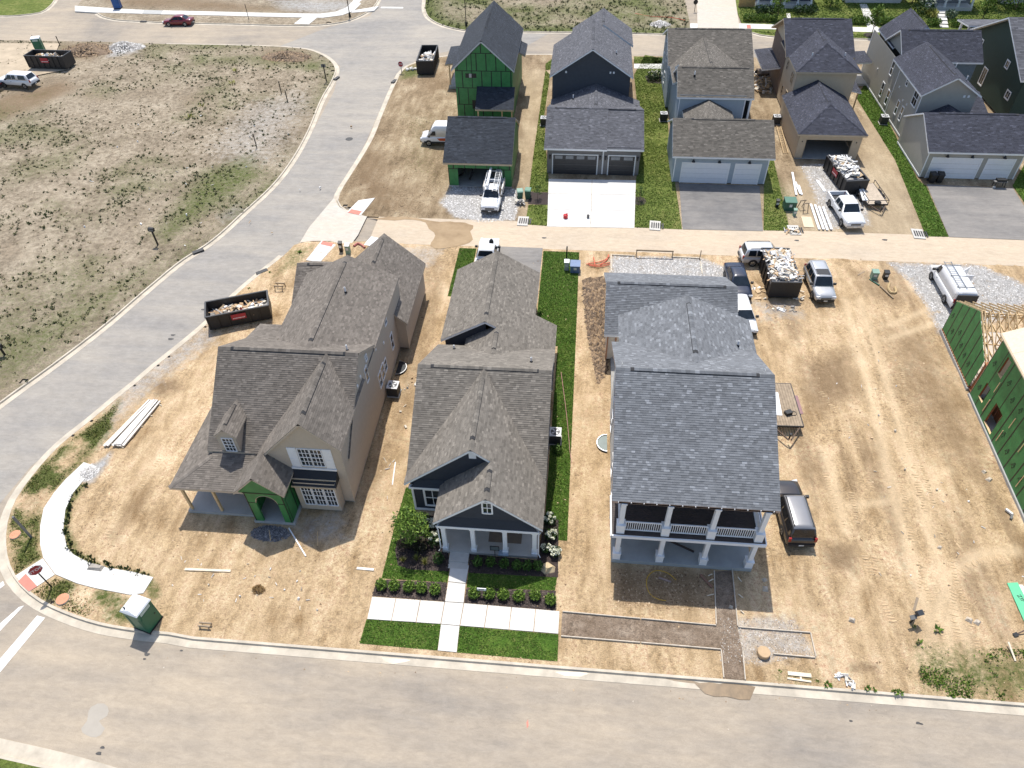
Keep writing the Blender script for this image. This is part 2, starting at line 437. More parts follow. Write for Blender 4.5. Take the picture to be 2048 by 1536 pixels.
# ---------------------------------------------------------------- ground
def vnoise(x, y, s, seed=0):
    r = np.random.RandomState(seed).rand(257, 257)
    x = np.asarray(x)/s+97.3; y = np.asarray(y)/s+51.7
    i = np.floor(x).astype(int); j = np.floor(y).astype(int); fx = x-i; fy = y-j
    fx = fx*fx*(3-2*fx); fy = fy*fy*(3-2*fy); i %= 256; j %= 256
    return (r[i, j]*(1-fx)*(1-fy)+r[i+1, j]*fx*(1-fy)+r[i, j+1]*(1-fx)*fy+r[i+1, j+1]*fx*fy)
def fbm(x, y, s, seed=0, o=4): return sum(vnoise(x, y, s/2**k, seed+k)*.5**k for k in range(o))/sum(.5**k for k in range(o))
def inpoly(x, y, poly):
    x = np.asarray(x); y = np.asarray(y); c = np.zeros(x.shape, bool); n = len(poly)
    for i in range(n):
        x0, y0 = poly[i]; x1, y1 = poly[i-1]
        m = ((y0 > y) != (y1 > y)) & (x < (x1-x0)*(y-y0)/(y1-y0+1e-12)+x0); c ^= m
    return c
def pdist(x, y, pts, closed=True):
    d = np.full(np.shape(x), 1e9); n = len(pts)
    for i in range(n if closed else n-1):
        ax, ay = pts[i]; bx, by = pts[(i+1) % n]; L = (bx-ax)**2+(by-ay)**2+1e-12
        t = np.clip(((x-ax)*(bx-ax)+(y-ay)*(by-ay))/L, 0, 1); d = np.minimum(d, np.hypot(x-ax-t*(bx-ax), y-ay-t*(by-ay)))
    return d
def pmask(x, y, poly, soft=.5):
    d = pdist(x, y, poly); s = np.where(inpoly(x, y, poly), d, -d); t = np.clip(s/soft*.5+.5, 0, 1); return t*t*(3-2*t)
def lmask(x, y, pts, w, soft=.3):
    d = pdist(x, y, pts, False); t = np.clip((w-d)/soft*.5+.5, 0, 1); return t*t*(3-2*t)
def Mdirt(name, lo, mid, hi, streak=0, green=(.060, .085, .022), green2=(.15, .17, .05)):
    m, t, b = newmat(name); co = objco(t)
    a = N(t, 'ShaderNodeVertexColor', layer_name='mask'); sep = N(t, 'ShaderNodeSeparateColor'); t.links.new(a.outputs[0], sep.inputs[0])
    tr = N(t, 'ShaderNodeAttribute', attribute_name='track')
    n1 = noise(t, .22, 6, .62, co, .4); n2 = noise(t, 1.6, 5, .65, co); n3 = noise(t, 14, 4, .7, co)
    v = co
    if streak: v = mscale(t, co, (1.0, .26, 1), streak); n4 = noise(t, 1.1, 5, .65, v)
    s = N(t, 'ShaderNodeMath', operation='MULTIPLY_ADD', inp={1: .5, 2: 0}); t.links.new(n1, s.inputs[0])
    s2 = N(t, 'ShaderNodeMath', operation='MULTIPLY_ADD', inp={1: .5}); t.links.new(n4 if streak else n2, s2.inputs[0]); t.links.new(s.outputs[0], s2.inputs[2])
    base = ramp(t, s2.outputs[0], [(.36, lo), (.50, mid), (.64, hi)])
    base = mix(t, .5, base, ramp(t, n2, [(.3, (.36,)*3), (.7, (.6,)*3)]), 'OVERLAY')
    n6 = noise(t, 4.5, 6, .78, co, .6); n7 = noise(t, 13, 4, .75, co)
    nz = N(t, 'ShaderNodeMapRange', inp={1: .38, 2: .60, 3: .18, 4: .72}); t.links.new(noise(t, .30, 4, .6, mscale(t, co, (1, .5, 1), streak)), nz.inputs[0])
    base = mix(t, nz.outputs[0], base, ramp(t, n6, [(.34, (.14,)*3), (.5, (.52,)*3), (.66, (.74,)*3)]), 'OVERLAY')
    base = mix(t, .46, base, ramp(t, n7, [(.32, (.14,)*3), (.5, (.5,)*3), (.7, (.78,)*3)]), 'OVERLAY')
    def brk(sock, amt=.55, nn=n2):
        """mask broken up by noise so that edges are ragged"""
        x = N(t, 'ShaderNodeMath', operation='MULTIPLY_ADD', inp={1: amt*2, 2: -amt}); t.links.new(nn, x.inputs[0])
        y = N(t, 'ShaderNodeMath', operation='ADD'); t.links.new(sock, y.inputs[0]); t.links.new(x.outputs[0], y.inputs[1])
        z = N(t, 'ShaderNodeMapRange', inp={1: .22, 2: .8}); t.links.new(y.outputs[0], z.inputs[0])
        w = N(t, 'ShaderNodeMath', operation='MULTIPLY', use_clamp=True); t.links.new(z.outputs[0], w.inputs[0])
        g = N(t, 'ShaderNodeMath', operation='GREATER_THAN', inp={1: .02}); t.links.new(sock, g.inputs[0]); t.links.new(g.outputs[0], w.inputs[1])
        return w.outputs[0]
    dk = brk(sep.outputs[2]); k = N(t, 'ShaderNodeMath', operation='MULTIPLY', inp={1: .75}); t.links.new(dk, k.inputs[0])
    base = mix(t, k.outputs[0], base, (.21, .142, .082))
    tk = N(t, 'ShaderNodeMath', operation='MULTIPLY', inp={1: .45}); t.links.new(tr.outputs['Fac'], tk.inputs[0])
    base = mix(t, tk.outputs[0], base, dim(hi, 1.12))
    vo = N(t, 'ShaderNodeTexVoronoi', inp={'Scale': 9.0}); t.links.new(co, vo.inputs['Vector'])
    gcol = mix(t, .5, ramp(t, vo.outputs['Color'], [(.1, (.22, .215, .21)), (.5, (.40, .39, .38)), (.9, (.62, .61, .60))]), ramp(t, n2, [(.3, (.3, .28, .25)), (.7, (.5, .49, .47))]))
    base = mix(t, brk(sep.outputs[0], .4), base, gcol)
    gr = ramp(t, n3, [(.3, green), (.7, green2)])
    n5 = noise(t, 3.2, 5, .75, co)
    base = mix(t, brk(sep.outputs[1], .75, n5), base, gr)
    t.links.new(base, b.inputs['Base Color']); b.inputs['Roughness'].default_value = .95; b.inputs['Specular IOR Level'].default_value = .15
    h = N(t, 'ShaderNodeMath', operation='ADD'); t.links.new(n6, h.inputs[0]); t.links.new(n3, h.inputs[1])
    bump(t, b, h.outputs[0], .7, .2)
    MATS[name] = m; return m
def terrain(name, poly, res, mat, fmask=None, fheight=None, label=None):
    xs = [p[0] for p in poly]; ys = [p[1] for p in poly]
    x0, x1, y0, y1 = min(xs), max(xs), min(ys), max(ys); nx = int((x1-x0)/res)+1; ny = int((y1-y0)/res)+1
    gx, gy = np.meshgrid(x0+np.arange(nx+1)*res, y0+np.arange(ny+1)*res, indexing='ij')
    ins = inpoly(gx, gy, poly)
    # cells near an edge are cut exactly
    near = np.zeros((nx, ny), bool)
    n = len(poly)
    for i in range(n):
        ax, ay = poly[i]; bx, by = poly[(i+1) % n]; L = max(1, int(math.hypot(bx-ax, by-ay)/res*4))
        t = np.linspace(0, 1, L+1); ci = np.clip(((ax+(bx-ax)*t-x0)/res).astype(int), 0, nx-1); cj = np.clip(((ay+(by-ay)*t-y0)/res).astype(int), 0, ny-1)
        near[ci, cj] = True
    full = ins[:-1, :-1] & ins[1:, :-1] & ins[1:, 1:] & ins[:-1, 1:] & ~near
    idx = np.arange((nx+1)*(ny+1)).reshape(nx+1, ny+1)
    F = np.stack([idx[:-1, :-1][full], idx[1:, :-1][full], idx[1:, 1:][full], idx[:-1, 1:][full]], 1)
    used = np.unique(F); rem = np.full((nx+1)*(ny+1), -1); rem[used] = np.arange(len(used))
    V = [tuple(p) for p in np.stack([gx.ravel()[used], gy.ravel()[used]], 1)]; faces = [tuple(f) for f in rem[F]]
    key = {}
    for (p, i) in zip(V, range(len(V))): key[(round(p[0], 4), round(p[1], 4))] = i
    for ci, cj in np.argwhere(near):
        cx, cy = x0+ci*res, y0+cj*res
        q = clip(poly, [(1, 0, cx), (-1, 0, -(cx+res)), (0, 1, cy), (0, -1, -(cy+res))])
        if len(q) < 3: continue
        ids = []
        for p in q:
            k = (round(p[0], 4), round(p[1], 4))
            if k not in key: key[k] = len(V); V.append((p[0], p[1]))
            if not ids or ids[-1] != key[k]: ids.append(key[k])
        if ids[0] == ids[-1]: ids.pop()
        if len(set(ids)) >= 3 and len(set(ids)) == len(ids): faces.append(tuple(ids))
    A = np.array(V); X, Y = A[:, 0], A[:, 1]
    Z = np.zeros(len(A)) if fheight is None else fheight(X, Y)*np.clip(pdist(X, Y, poly)/1.2, 0, 1)
    me = bpy.data.meshes.new(name); me.from_pydata(np.column_stack([X, Y, Z]).tolist(), [], faces)
    ca = me.color_attributes.new('mask', 'FLOAT_COLOR', 'POINT'); c4 = np.zeros((len(A), 4), np.float32); c4[:, 3] = 1
    tr = np.zeros(len(A), np.float32)
    if fmask is not None:
        r = fmask(X, Y)
        for i in range(3): c4[:, i] = np.clip(r[i], 0, 1)
        if len(r) > 3: tr = np.clip(r[3], 0, 1).astype(np.float32)
    ca.data.foreach_set('color', c4.ravel()); at = me.attributes.new('track', 'FLOAT', 'POINT'); at.data.foreach_set('value', tr)
    me.materials.append(mat); me.polygons.foreach_set('use_smooth', [True]*len(me.polygons))
    bm = bmesh.new(); bm.from_mesh(me); bmesh.ops.triangulate(bm, faces=[f for f in bm.faces if len(f.verts) > 4]); bmesh.ops.recalc_face_normals(bm, faces=bm.faces)
    if sum(f.normal.z for f in bm.faces) < 0: bmesh.ops.reverse_faces(bm, faces=bm.faces)
    bm.to_mesh(me); bm.free()
    o = bpy.data.objects.new(name, me); COL.objects.link(o); o['kind'] = 'structure'
    return o
def sheet(name, poly, z, mat, kind='structure'):
    me = bpy.data.meshes.new(name); bm = bmesh.new(); vs = [bm.verts.new((p[0], p[1], z)) for p in poly]; f = bm.faces.new(vs); f.normal_update()
    if f.normal.z < 0: f.normal_flip()
    bmesh.ops.triangulate(bm, faces=bm.faces); bm.to_mesh(me); bm.free(); me.materials.append(mat)
    o = bpy.data.objects.new(name, me); COL.objects.link(o); o['kind'] = kind; return o
def slab(name, poly, z0, z1, mat, kind='structure'):
    ar = sum(poly[i][0]*poly[(i+1)%len(poly)][1]-poly[(i+1)%len(poly)][0]*poly[i][1] for i in range(len(poly)))
    mb = MB(); mb.prism(poly if ar > 0 else poly[::-1], z0, z1); return mb.build(name, mat, None, kind)
def smooth_path(pts, step=1.0):
    """Hermite curve through the points, tangents scaled to each segment so that it never loops"""
    P = [np.array(p, float) for p in pts]; out = []; n = len(P); T = []
    for i in range(n):
        d0 = P[i]-P[max(i-1, 0)]; d1 = P[min(i+1, n-1)]-P[i]; l0 = np.linalg.norm(d0)+1e-9; l1 = np.linalg.norm(d1)+1e-9
        t = d0/l0*(l1 if i else 0)+d1/l1*(l0 if i < n-1 else 0) if 0 < i < n-1 else (d1 if i == 0 else d0)
        T.append(t/(np.linalg.norm(t)+1e-9))
    for i in range(n-1):
        L = np.linalg.norm(P[i+1]-P[i]); m = max(1, int(L/step))
        for k in range(m):
            s = k/m; out.append(tuple((2*s**3-3*s*s+1)*P[i]+(s**3-2*s*s+s)*T[i]*L+(-2*s**3+3*s*s)*P[i+1]+(s**3-s*s)*T[i+1]*L))
    out.append(tuple(P[-1])); return out
CURB = M('curb_concrete', (.49, .435, .35), .9, .22, .8, .3, 30)
def curb(path, name='kerb', gw=.62, zt=.012, zr=-.13):
    prof = [(-.02, -.1), (-.02, zt), (.13, zt), (.17, zr+.015), (gw, zr+.008), (gw, zr-.05)]
    mb = MB(); n = len(path); m = len(prof)
    for i, p in enumerate(path):
        a = np.array(path[max(i-1, 0)]); b = np.array(path[min(i+1, n-1)]); d = (b-a)/np.linalg.norm(b-a); o = (d[1], -d[0])
        for off, z in prof: mb.v.append((p[0]+o[0]*off, p[1]+o[1]*off, z))
    for i in range(n-1):
        for k in range(m-1): mb.f.append((i*m+k, i*m+k+1, (i+1)*m+k+1, (i+1)*m+k)); mb.m.append(0)
    return mb.build(name, CURB, None, 'structure', fix=True)
# asphalt
def Masphalt(name, c1, c2, dust, amt=.5):
    m, t, b = newmat(name); co = objco(t)
    n1 = noise(t, .07, 5, .6, co, .5); n2 = noise(t, .9, 5, .65, co); n3 = noise(t, 30, 3, .7, co); n4 = noise(t, .35, 6, .7, mscale(t, co, (.25, 1.6, 1), -.04))
    c = ramp(t, n2, [(.3, c1), (.7, c2)])
    f = N(t, 'ShaderNodeMath', operation='MULTIPLY_ADD', inp={1: .55}); t.links.new(n1, f.inputs[0])
    f2 = N(t, 'ShaderNodeMath', operation='MULTIPLY', inp={1: .45}); t.links.new(n4, f2.inputs[0]); t.links.new(f2.outputs[0], f.inputs[2])
    d = N(t, 'ShaderNodeMapRange', inp={1: .5-.16*amt-.06, 2: .66-.1*amt}); t.links.new(f.outputs[0], d.inputs[0])
    c = mix(t, d.outputs[0], c, dust)
    c = mix(t, .35, c, ramp(t, n3, [(.3, (.32,)*3), (.7, (.68,)*3)]), 'OVERLAY'); c = mix(t, .35, c, ramp(t, noise(t, 2.6, 6, .8, mscale(t, co, (.5, 1.3, 1), .03), .5), [(.34, (.34,)*3), (.66, (.66,)*3)]), 'OVERLAY')
    t.links.new(c, b.inputs['Base Color']); b.inputs['Roughness'].default_value = .92; b.inputs['Specular IOR Level'].default_value = .2
    bump(t, b, n3, .25, .01); MATS[name] = m; return m
ROAD = Masphalt('dusty_asphalt', (.225, .20, .172), (.27, .242, .208), (.40, .335, .255), .5)
GREY = Masphalt('grey_asphalt', (.235, .222, .206), (.285, .27, .25), (.37, .335, .285), .2)
ALLEY = Masphalt('dusty_concrete', (.40, .33, .25), (.47, .40, .315), (.53, .43, .315), .6)
NEWASPH = Masphalt('fresh_asphalt', (.135, .13, .128), (.175, .17, .165), (.28, .26, .235), .1)
PALE = Masphalt('pale_concrete', (.46, .43, .38), (.52, .49, .44), (.54, .47, .38), .3)
sheet('ground', [(-900, -900), (900, -900), (900, 1500), (-900, 1500)], -.32, M('far_ground', (.13, .14, .07), .95, .4, .05))
sheet('street', [(-150, -15), (130, -15), (130, 175), (-150, 175)], -.14, ROAD)
# grey stretch of the side street and far street, lying 4 mm above
side = [(-90, 1110), (60, 930), (240, 790), (420, 645), (560, 520), (640, 440), (700, 350), (750, 240), (790, 150), (840, 112), (900, 100), (1050, 92), (1100, 64), (940, 62), (880, 50), (850, 26), (848, -10), (770, -14), (740, 30), (650, 55), (560, 90), (640, 105), (680, 130), (668, 180), (620, 270), (560, 365), (480, 435), (380, 515), (250, 618), (120, 722), (0, 808), (-160, 930)]
sheet('side_street', GP(side), -.135, GREY)
DIRT1 = Mdirt('sandy_dirt', (.33, .22, .115), (.56, .41, .245), (.73, .57, .375), .06)
DIRTV = Mdirt('weedy_dirt', (.20, .16, .11), (.335, .275, .20), (.47, .40, .30))
DIRT2 = Mdirt('brown_lot_dirt', (.19, .135, .08), (.34, .255, .16), (.52, .42, .285), .05)
# --- block with the three near houses
c1 = [(612, 483), (588, 490), (578, 501), (528, 542), (476, 586), (417, 645), (300, 742), (277, 762), (233, 797), (183, 839), (120, 890), (64, 952), (32, 998), (15, 1044), (12, 1090), (20, 1130), (44, 1168), (82, 1199), (130, 1222), (200, 1245), (275, 1258), (340, 1265)]
p1 = smooth_path(GP(c1), .8); ye = 17.3
p1 = [p for p in p1 if p[1] > ye+.02 or p[0] < -28]
path1 = p1+[(p1[-1][0]+1.5, ye), (-10, ye), (5, ye), (25, ye), (80, ye)]
blk1 = path1+[(80, 58.75), (-20, 58.95)]
curb(path1[3:])
def m1(x, y):
    g = np.zeros_like(x); gr = np.zeros_like(x); dk = np.zeros_like(x); tk = np.zeros_like(x)
    def poly(pts, soft): return pmask(x, y, GP(pts), soft)
    g = np.maximum(g, .8*poly([(1220, 512), (1400, 515), (1470, 540), (1460, 600), (1218, 590)], .8))
    g = np.maximum(g, .85*poly([(1775, 525), (1960, 530), (2100, 590), (2000, 640), (1880, 670), (1850, 610), (1815, 560)], .9))
    g = np.maximum(g, .6*poly([(240, 770), (420, 640), (440, 680), (330, 760), (250, 830), (200, 900), (180, 880)], 1.6))
    g = np.maximum(g, .9*poly([(165, 935), (195, 925), (225, 900), (215, 930), (185, 965), (165, 965)], .5))
    g = np.maximum(g, .55*poly([(1530, 1225), (1590, 1235), (1640, 1310), (1540, 1330), (1440, 1330), (1440, 1240)], .8))
    g = np.maximum(g, .45*poly([(1490, 600), (1600, 600), (1620, 640), (1520, 645)], 1.2))
    g = np.maximum(g, .5*poly([(700, 490), (900, 492), (860, 540), (800, 520)], 1.2))
    g = np.maximum(g, .5*poly([(570, 1040), (690, 1010), (700, 1080), (600, 1100)], 1.5))
    gr = np.maximum(gr, .95*poly([(30, 1000), (60, 950), (120, 895), (200, 838), (240, 800), (225, 860), (172, 925), (110, 985), (84, 1050), (84, 1118), (30, 1150), (18, 1120), (15, 1060)], .8)*np.clip(fbm(x, y, 1.6, 78)*2.6-.55, .2, .95))
    gr = np.maximum(gr, poly([(70, 1195), (115, 1150), (190, 1172), (260, 1195), (275, 1250), (190, 1240), (120, 1220)], .6)*np.clip(fbm(x, y, 1.6, 79)*2.6-.55, .2, .9))
    gr = np.maximum(gr, .8*lmask(x, y, GP([(160, 975), (135, 1010), (128, 1060), (150, 1110), (200, 1140), (290, 1155), (310, 1190)]), .35, .5))
    gr = np.maximum(gr, .5*poly([(575, 500), (640, 485), (600, 530), (540, 560)], 1))
    gr = np.maximum(gr, .62*poly([(1830, 1290), (2048, 1300), (2200, 1320), (2200, 1420), (2048, 1405), (1840, 1390)], 1.5))
    gr = np.maximum(gr, .5*poly([(1550, 1340), (1640, 1345), (1640, 1372), (1540, 1365)], .8))
    dk = np.maximum(dk, .95*poly([(305, 770), (350, 755), (365, 780), (310, 795)], 1.2))
    dk = np.maximum(dk, .9*poly([(1165, 560), (1212, 555), (1215, 740), (1195, 770), (1172, 650)], .8))
    dk = np.maximum(dk, .85*poly([(1600, 720), (1700, 700), (1720, 790), (1640, 830), (1600, 790)], 2.2))
    dk = np.maximum(dk, .7*poly([(1760, 640), (1880, 660), (1990, 900), (1960, 980), (1860, 900), (1770, 760)], 3))
    dk = np.maximum(dk, .8*poly([(1640, 1085), (1715, 1085), (1715, 1150), (1650, 1140)], .9))
    dk = np.maximum(dk, .85*poly([(1700, 1325), (1760, 1325), (1758, 1345), (1700, 1345)], .5))
    dk = np.maximum(dk, .55*poly([(800, 560), (850, 520), (900, 510), (880, 640), (850, 760), (760, 1000), (700, 1020), (790, 800)], 1.0))
    dk = np.maximum(dk, .45*poly([(200, 1080), (260, 1000), (300, 960), (310, 990), (230, 1100)], .6))
    dk = np.maximum(dk, .7*poly([(1225, 1130), (1430, 1140), (1430, 1225), (1230, 1215)], .8))
    dk = np.maximum(dk, .6*poly([(1690, 535), (1790, 540), (1840, 600), (1790, 620), (1720, 590)], 1.5))
    sx = np.clip((x-13)/4, 0, 1); dk = np.maximum(dk, sx*.62*np.clip(fbm(x*2.4, y*.28, 2.2, 23)*3.2-1.35, 0, 1)); dk = np.maximum(dk, .42*np.clip(fbm(x, y, 4.5, 27)*3-1.6, 0, 1))
    for pts, w in (([(1690, 600), (1745, 800), (1790, 1000), (1845, 1180), (1880, 1330)], .35), ([(1720, 600), (1785, 800), (1840, 1000), (1900, 1200), (1960, 1350)], .35), ([(1840, 1330), (1900, 1150), (1960, 1110), (2030, 1100)], .4),
                   ([(1780, 650), (1900, 600)], .3), ([(1700, 1010), (1800, 1000), (1900, 940)], .25), ([(1650, 900), (1690, 1060)], .4), ([(1770, 680), (1930, 625)], .3), ([(1900, 1210), (1890, 1330), (1930, 1390)], .35)):
        tk = np.maximum(tk, lmask(x, y, GP(pts), w, .35))
    return g, gr, dk, tk
def h1(x, y):
    h = (fbm(x, y, 3.0, 3)-.5)*.18+(fbm(x, y, 1.0, 9, 3)-.5)*.17*np.clip(fbm(x, y, 5, 37)*3-.9, .15, 1)
    tr = (fbm(x*2.2, y*.35, 1.6, 21)-.5)*.24*np.clip((x-14)/3, 0, 1)
    for pts, w in (([(1690, 600), (1745, 800), (1790, 1000), (1845, 1180), (1880, 1330)], .3), ([(1720, 600), (1785, 800), (1840, 1000), (1900, 1200), (1960, 1350)], .3)):
        tr = tr-.07*lmask(x, y, GP(pts), w, .25)
    h = h+tr
    soil = pmask(x, y, GP([(1168, 555), (1212, 550), (1215, 760), (1190, 775), (1175, 650)]), .9)
    h = h+soil*(.12+.45*np.clip(fbm(x, y, .8, 33)-.35, 0, 1))
    for q in ((-8.5, -3.5),): pass
    flat = np.ones_like(x)
    for bx in ((.6, 16.2, 18.2, 21.0), (10.2, 11.8, 17.0, 24.5), (-26, -13, 24, 51.5), (-11.4, .8, 16.5, 59), (2.5, 13.4, 23.5, 51.5)):
        d = np.maximum(np.maximum(bx[0]-x, x-bx[1]), np.maximum(bx[2]-y, y-bx[3])); flat = np.minimum(flat, np.clip(d/1.0+.1, 0, 1))
    flat = flat*(1-lmask(x, y, GP([(180, 929), (148, 962), (127, 987), (109, 1019), (104, 1056), (108, 1092), (117, 1112), (136, 1133), (171, 1148), (204, 1157), (263, 1167), (300, 1172)]), 1.5, .8))
    return np.clip(h, -.06, 1)*flat*.9-.0
terrain('building_lot_ground', blk1, .22, DIRT1, m1, h1)
# --- vacant weedy lot
cv = [(-300, 1056), (-150, 923), (0, 803), (100, 731), (200, 655), (300, 570), (366, 517), (410, 489), (485, 424), (545, 368), (592, 304), (612, 267), (645, 191), (663, 160), (670, 137), (660, 121), (638, 107), (610, 98), (581, 95), (444, 90), (330, 88)]
pv = smooth_path(GP(cv), 1.0)
blkv = pv+GP([(230, 84)])+[(-110, 112), (-150, 112), (-150, 15)]
curb(pv)
def mv(x, y):
    g = np.zeros_like(x); gr = np.zeros_like(x); dk = np.zeros_like(x)
    d = pdist(x, y, pv, False)
    gr = np.maximum(gr, np.clip(.62-d/9, 0, 1)*np.clip(fbm(x, y, 9, 5)*1.8-.3, 0, 1))
    gr = np.maximum(gr, .75*pmask(x, y, GP([(370, 110), (560, 95), (650, 110), (675, 150), (655, 190), (600, 170), (500, 130), (390, 130)]), 4)*np.clip(fbm(x, y, 6, 8)*2-.5, 0, 1))
    gr = np.maximum(gr, .7*pmask(x, y, GP([(400, 340), (500, 310), (540, 350), (420, 430), (330, 490), (300, 470)]), 3))
    gr = np.maximum(gr, .55*pmask(x, y, GP([(-100, 690), (60, 640), (300, 520), (340, 500), (300, 560), (100, 720), (0, 790)]), 3))
    gr = np.maximum(gr, .45*pmask(x, y, GP([(0, 330), (200, 270), (160, 340), (0, 380)]), 4))
    gr = np.maximum(gr, .46*np.clip(fbm(x, y, 7, 15)*2.4-.8, 0, 1)); dk = np.maximum(dk, .45*np.clip(fbm(x, y, 10, 17)*3-1.5, 0, 1))
    dk = np.maximum(dk, .9*pmask(x, y, GP([(-100, 240), (0, 195), (130, 160), (160, 175), (80, 215), (0, 245), (-100, 290)]), 3))
    dk = np.maximum(dk, .85*pmask(x, y, GP([(115, 90), (200, 80), (215, 100), (180, 122), (125, 118)]), 3))
    dk = np.maximum(dk, .8*pmask(x, y, GP([(520, 100), (610, 98), (615, 125), (540, 130)]), 3))
    g = np.maximum(g, .9*pmask(x, y, GP([(215, 100), (235, 82), (285, 85), (275, 105), (220, 115)]), 2))
    g = np.maximum(g, .5*pmask(x, y, GP([(430, 430), (480, 405), (520, 420), (440, 455)]), 2))
    g = np.maximum(g, .45*pmask(x, y, GP([(480, 210), (600, 170), (640, 200), (560, 330), (470, 350), (400, 300)]), 6))
    tk = np.zeros_like(x)
    for pts in ([(105, 370), (70, 420), (52, 470), (60, 520)], [(125, 385), (92, 430), (95, 500), (110, 540)]): tk = np.maximum(tk, lmask(x, y, GP(pts), .35, .35))
    return g, gr, dk, tk
terrain('vacant_lot_ground', blkv, .55, DIRTV, mv, lambda x, y: (fbm(x, y, 6, 4)-.45)*.35+(fbm(x, y, 1.6, 6)-.5)*.16)
sheet('dirt_track', GP([(-300, 110), (0, 88), (120, 88), (110, 112), (140, 140), (85, 150), (-20, 175), (-300, 230)]), .12, M('beaten_track', (.43, .35, .25), .95, .2, .5, .4, 12))
# --- second row block
c2 = [(1110, 109.5), (1050, 109.5), (980, 110), (889, 113), (840, 123), (820, 130), (806, 141), (793, 164), (769, 219), (742, 284), (722, 318), (696, 359), (680, 386), (676, 400), (682, 412), (698, 423)]
w2 = [(100, 109.2)]+smooth_path(GP(c2), 1.0)
curb(w2[1:])
blk2 = w2+[G(723, 432), (-18, 63.35), (100, 63.2)]
def m2(x, y):
    g = np.zeros_like(x); gr = np.zeros_like(x); dk = np.zeros_like(x); tk = np.zeros_like(x)
    P = lambda pts, s: pmask(x, y, GP(pts), s)
    g = np.maximum(g, .95*P([(880, 405), (905, 372), (1030, 378), (1040, 400), (1030, 440), (960, 445), (910, 435)], .8))
    g = np.maximum(g, .75*P([(1600, 330), (1710, 325), (1730, 400), (1740, 450), (1650, 460), (1625, 380)], 1.2))
    gr = np.maximum(gr, .8*P([(800, 140), (835, 128), (850, 150), (800, 160)], 1.5))
    gr = np.maximum(gr, .35*P([(800, 220), (890, 230), (880, 380), (800, 340)], 5))
    dk = np.maximum(dk, .8*P([(735, 285), (755, 300), (790, 390), (830, 425), (760, 415), (700, 370)], 2.5))
    dk = np.maximum(dk, .6*P([(830, 140), (900, 140), (905, 180), (850, 190)], 3))
    gr = np.maximum(gr, .55*P([(1510, 330), (1545, 330), (1600, 420), (1560, 455), (1530, 430)], 1))
    # sandy pale ground round the fourth house
    tk = np.maximum(tk, .95*P([(1500, 100), (1560, 100), (1600, 330), (1560, 420), (1560, 468), (1850, 474), (1780, 300), (1735, 180), (1720, 330), (1600, 330)], 1.5))
    tk = np.maximum(tk, .9*P([(1052, 140), (1090, 140), (1060, 440), (1040, 440)], .8))
    return g, gr, dk, tk
terrain('second_row_ground', blk2, .5, DIRT2, m2, lambda x, y: ((fbm(x, y, 4, 14)-.5)*.2+(fbm(x, y, 1.2, 16)-.5)*.14)*np.clip((-17-x)/2+.1, .1, 1))
# --- blocks beyond the far street
cm = [(850, -40), (851, 0), (851, 20), (860, 36), (884, 49), (924, 59), (1060, 62.5), (1145, 63), (1333, 67), (1385, 68)]
pm_ = smooth_path(GP(cm), 1.0); curb(pm_)
xr = pm_[-1][0]
def mm(x, y):
    gr = .72*np.clip(fbm(x, y, 6, 41)*2.2-.62, 0, 1); d = pdist(x, y, pm_, False); gr = np.maximum(gr, .85*np.clip(1-d/7, 0, 1))
    gr = np.maximum(gr, .7*pmask(x, y, GP([(860, 10), (1000, 5), (1300, 10), (1390, 30), (1380, 60), (1100, 60), (900, 55)]), 4)*fbm(x, y, 5, 44))
    g = .9*pmask(x, y, GP([(1300, 45), (1335, 42), (1340, 55), (1305, 55)]), 1.5)
    return g, gr, np.zeros_like(x)
terrain('weedy_corner_ground', pm_+[(xr+.3, 165), (pm_[0][0], 165)], .6, DIRTV, mm, lambda x, y: (fbm(x, y, 4, 4)-.4)*.3)
cl = [(195, 25), (206, 32), (225, 37), (290, 42), (478, 47), (600, 49.5), (650, 48), (690, 42), (720, 31), (745, 14), (756, -2), (764, -30)]
pl = smooth_path(GP(cl), 1.0); curb(pl)
terrain('bare_lot_ground', pl+[(pl[-1][0], 165), (-100, 165), G(150, 18)], .8, DIRTV, lambda x, y: (.7*pmask(x, y, GP([(540, 0), (720, 0), (700, 20), (640, 28), (560, 20)]), 3), .3*fbm(x, y, 5, 61), np.maximum(.75*pmask(x, y, GP([(200, 0), (340, -10), (600, 18), (640, 24), (440, 24), (230, 14)]), 3), .0)), lambda x, y: (fbm(x, y, 4, 7)-.4)*.5*np.clip((y-125)/8, 0, 1))
pf = smooth_path(GP([(-260, 24), (-60, 29), (50, 28.5), (80, 24), (96, 14), (112, -6)]), 1.0); curb(pf)
LAWN = Mdirt('lawn_turf', (.10, .13, .03), (.14, .18, .04), (.24, .24, .08))
LAWNY = Mdirt('young_lawn_turf', (.06, .12, .018), (.085, .165, .024), (.14, .20, .04))
sheet('corner_lawn', pf+[(-85, 165), (-150, 165)], -.004, LAWN)
pr = smooth_path(GP([(1488, 58), (1500, 63), (1522, 69), (1556, 73), (1700, 76), (2048, 85), (2300, 91)]), 1.0); curb(pr)
sheet('far_lawn', pr+[(130, 165), (pr[0][0], 165)], 0, LAWN)
ps = smooth_path([(-12, 7.2)]+GP([(75, 1533), (0, 1516), (-200, 1470)]), 1.0); curb(ps, gw=.9)
sheet('near_verge', ps+[(-80, 13), (-80, -10), (-12, -10)], 0, LAWN)
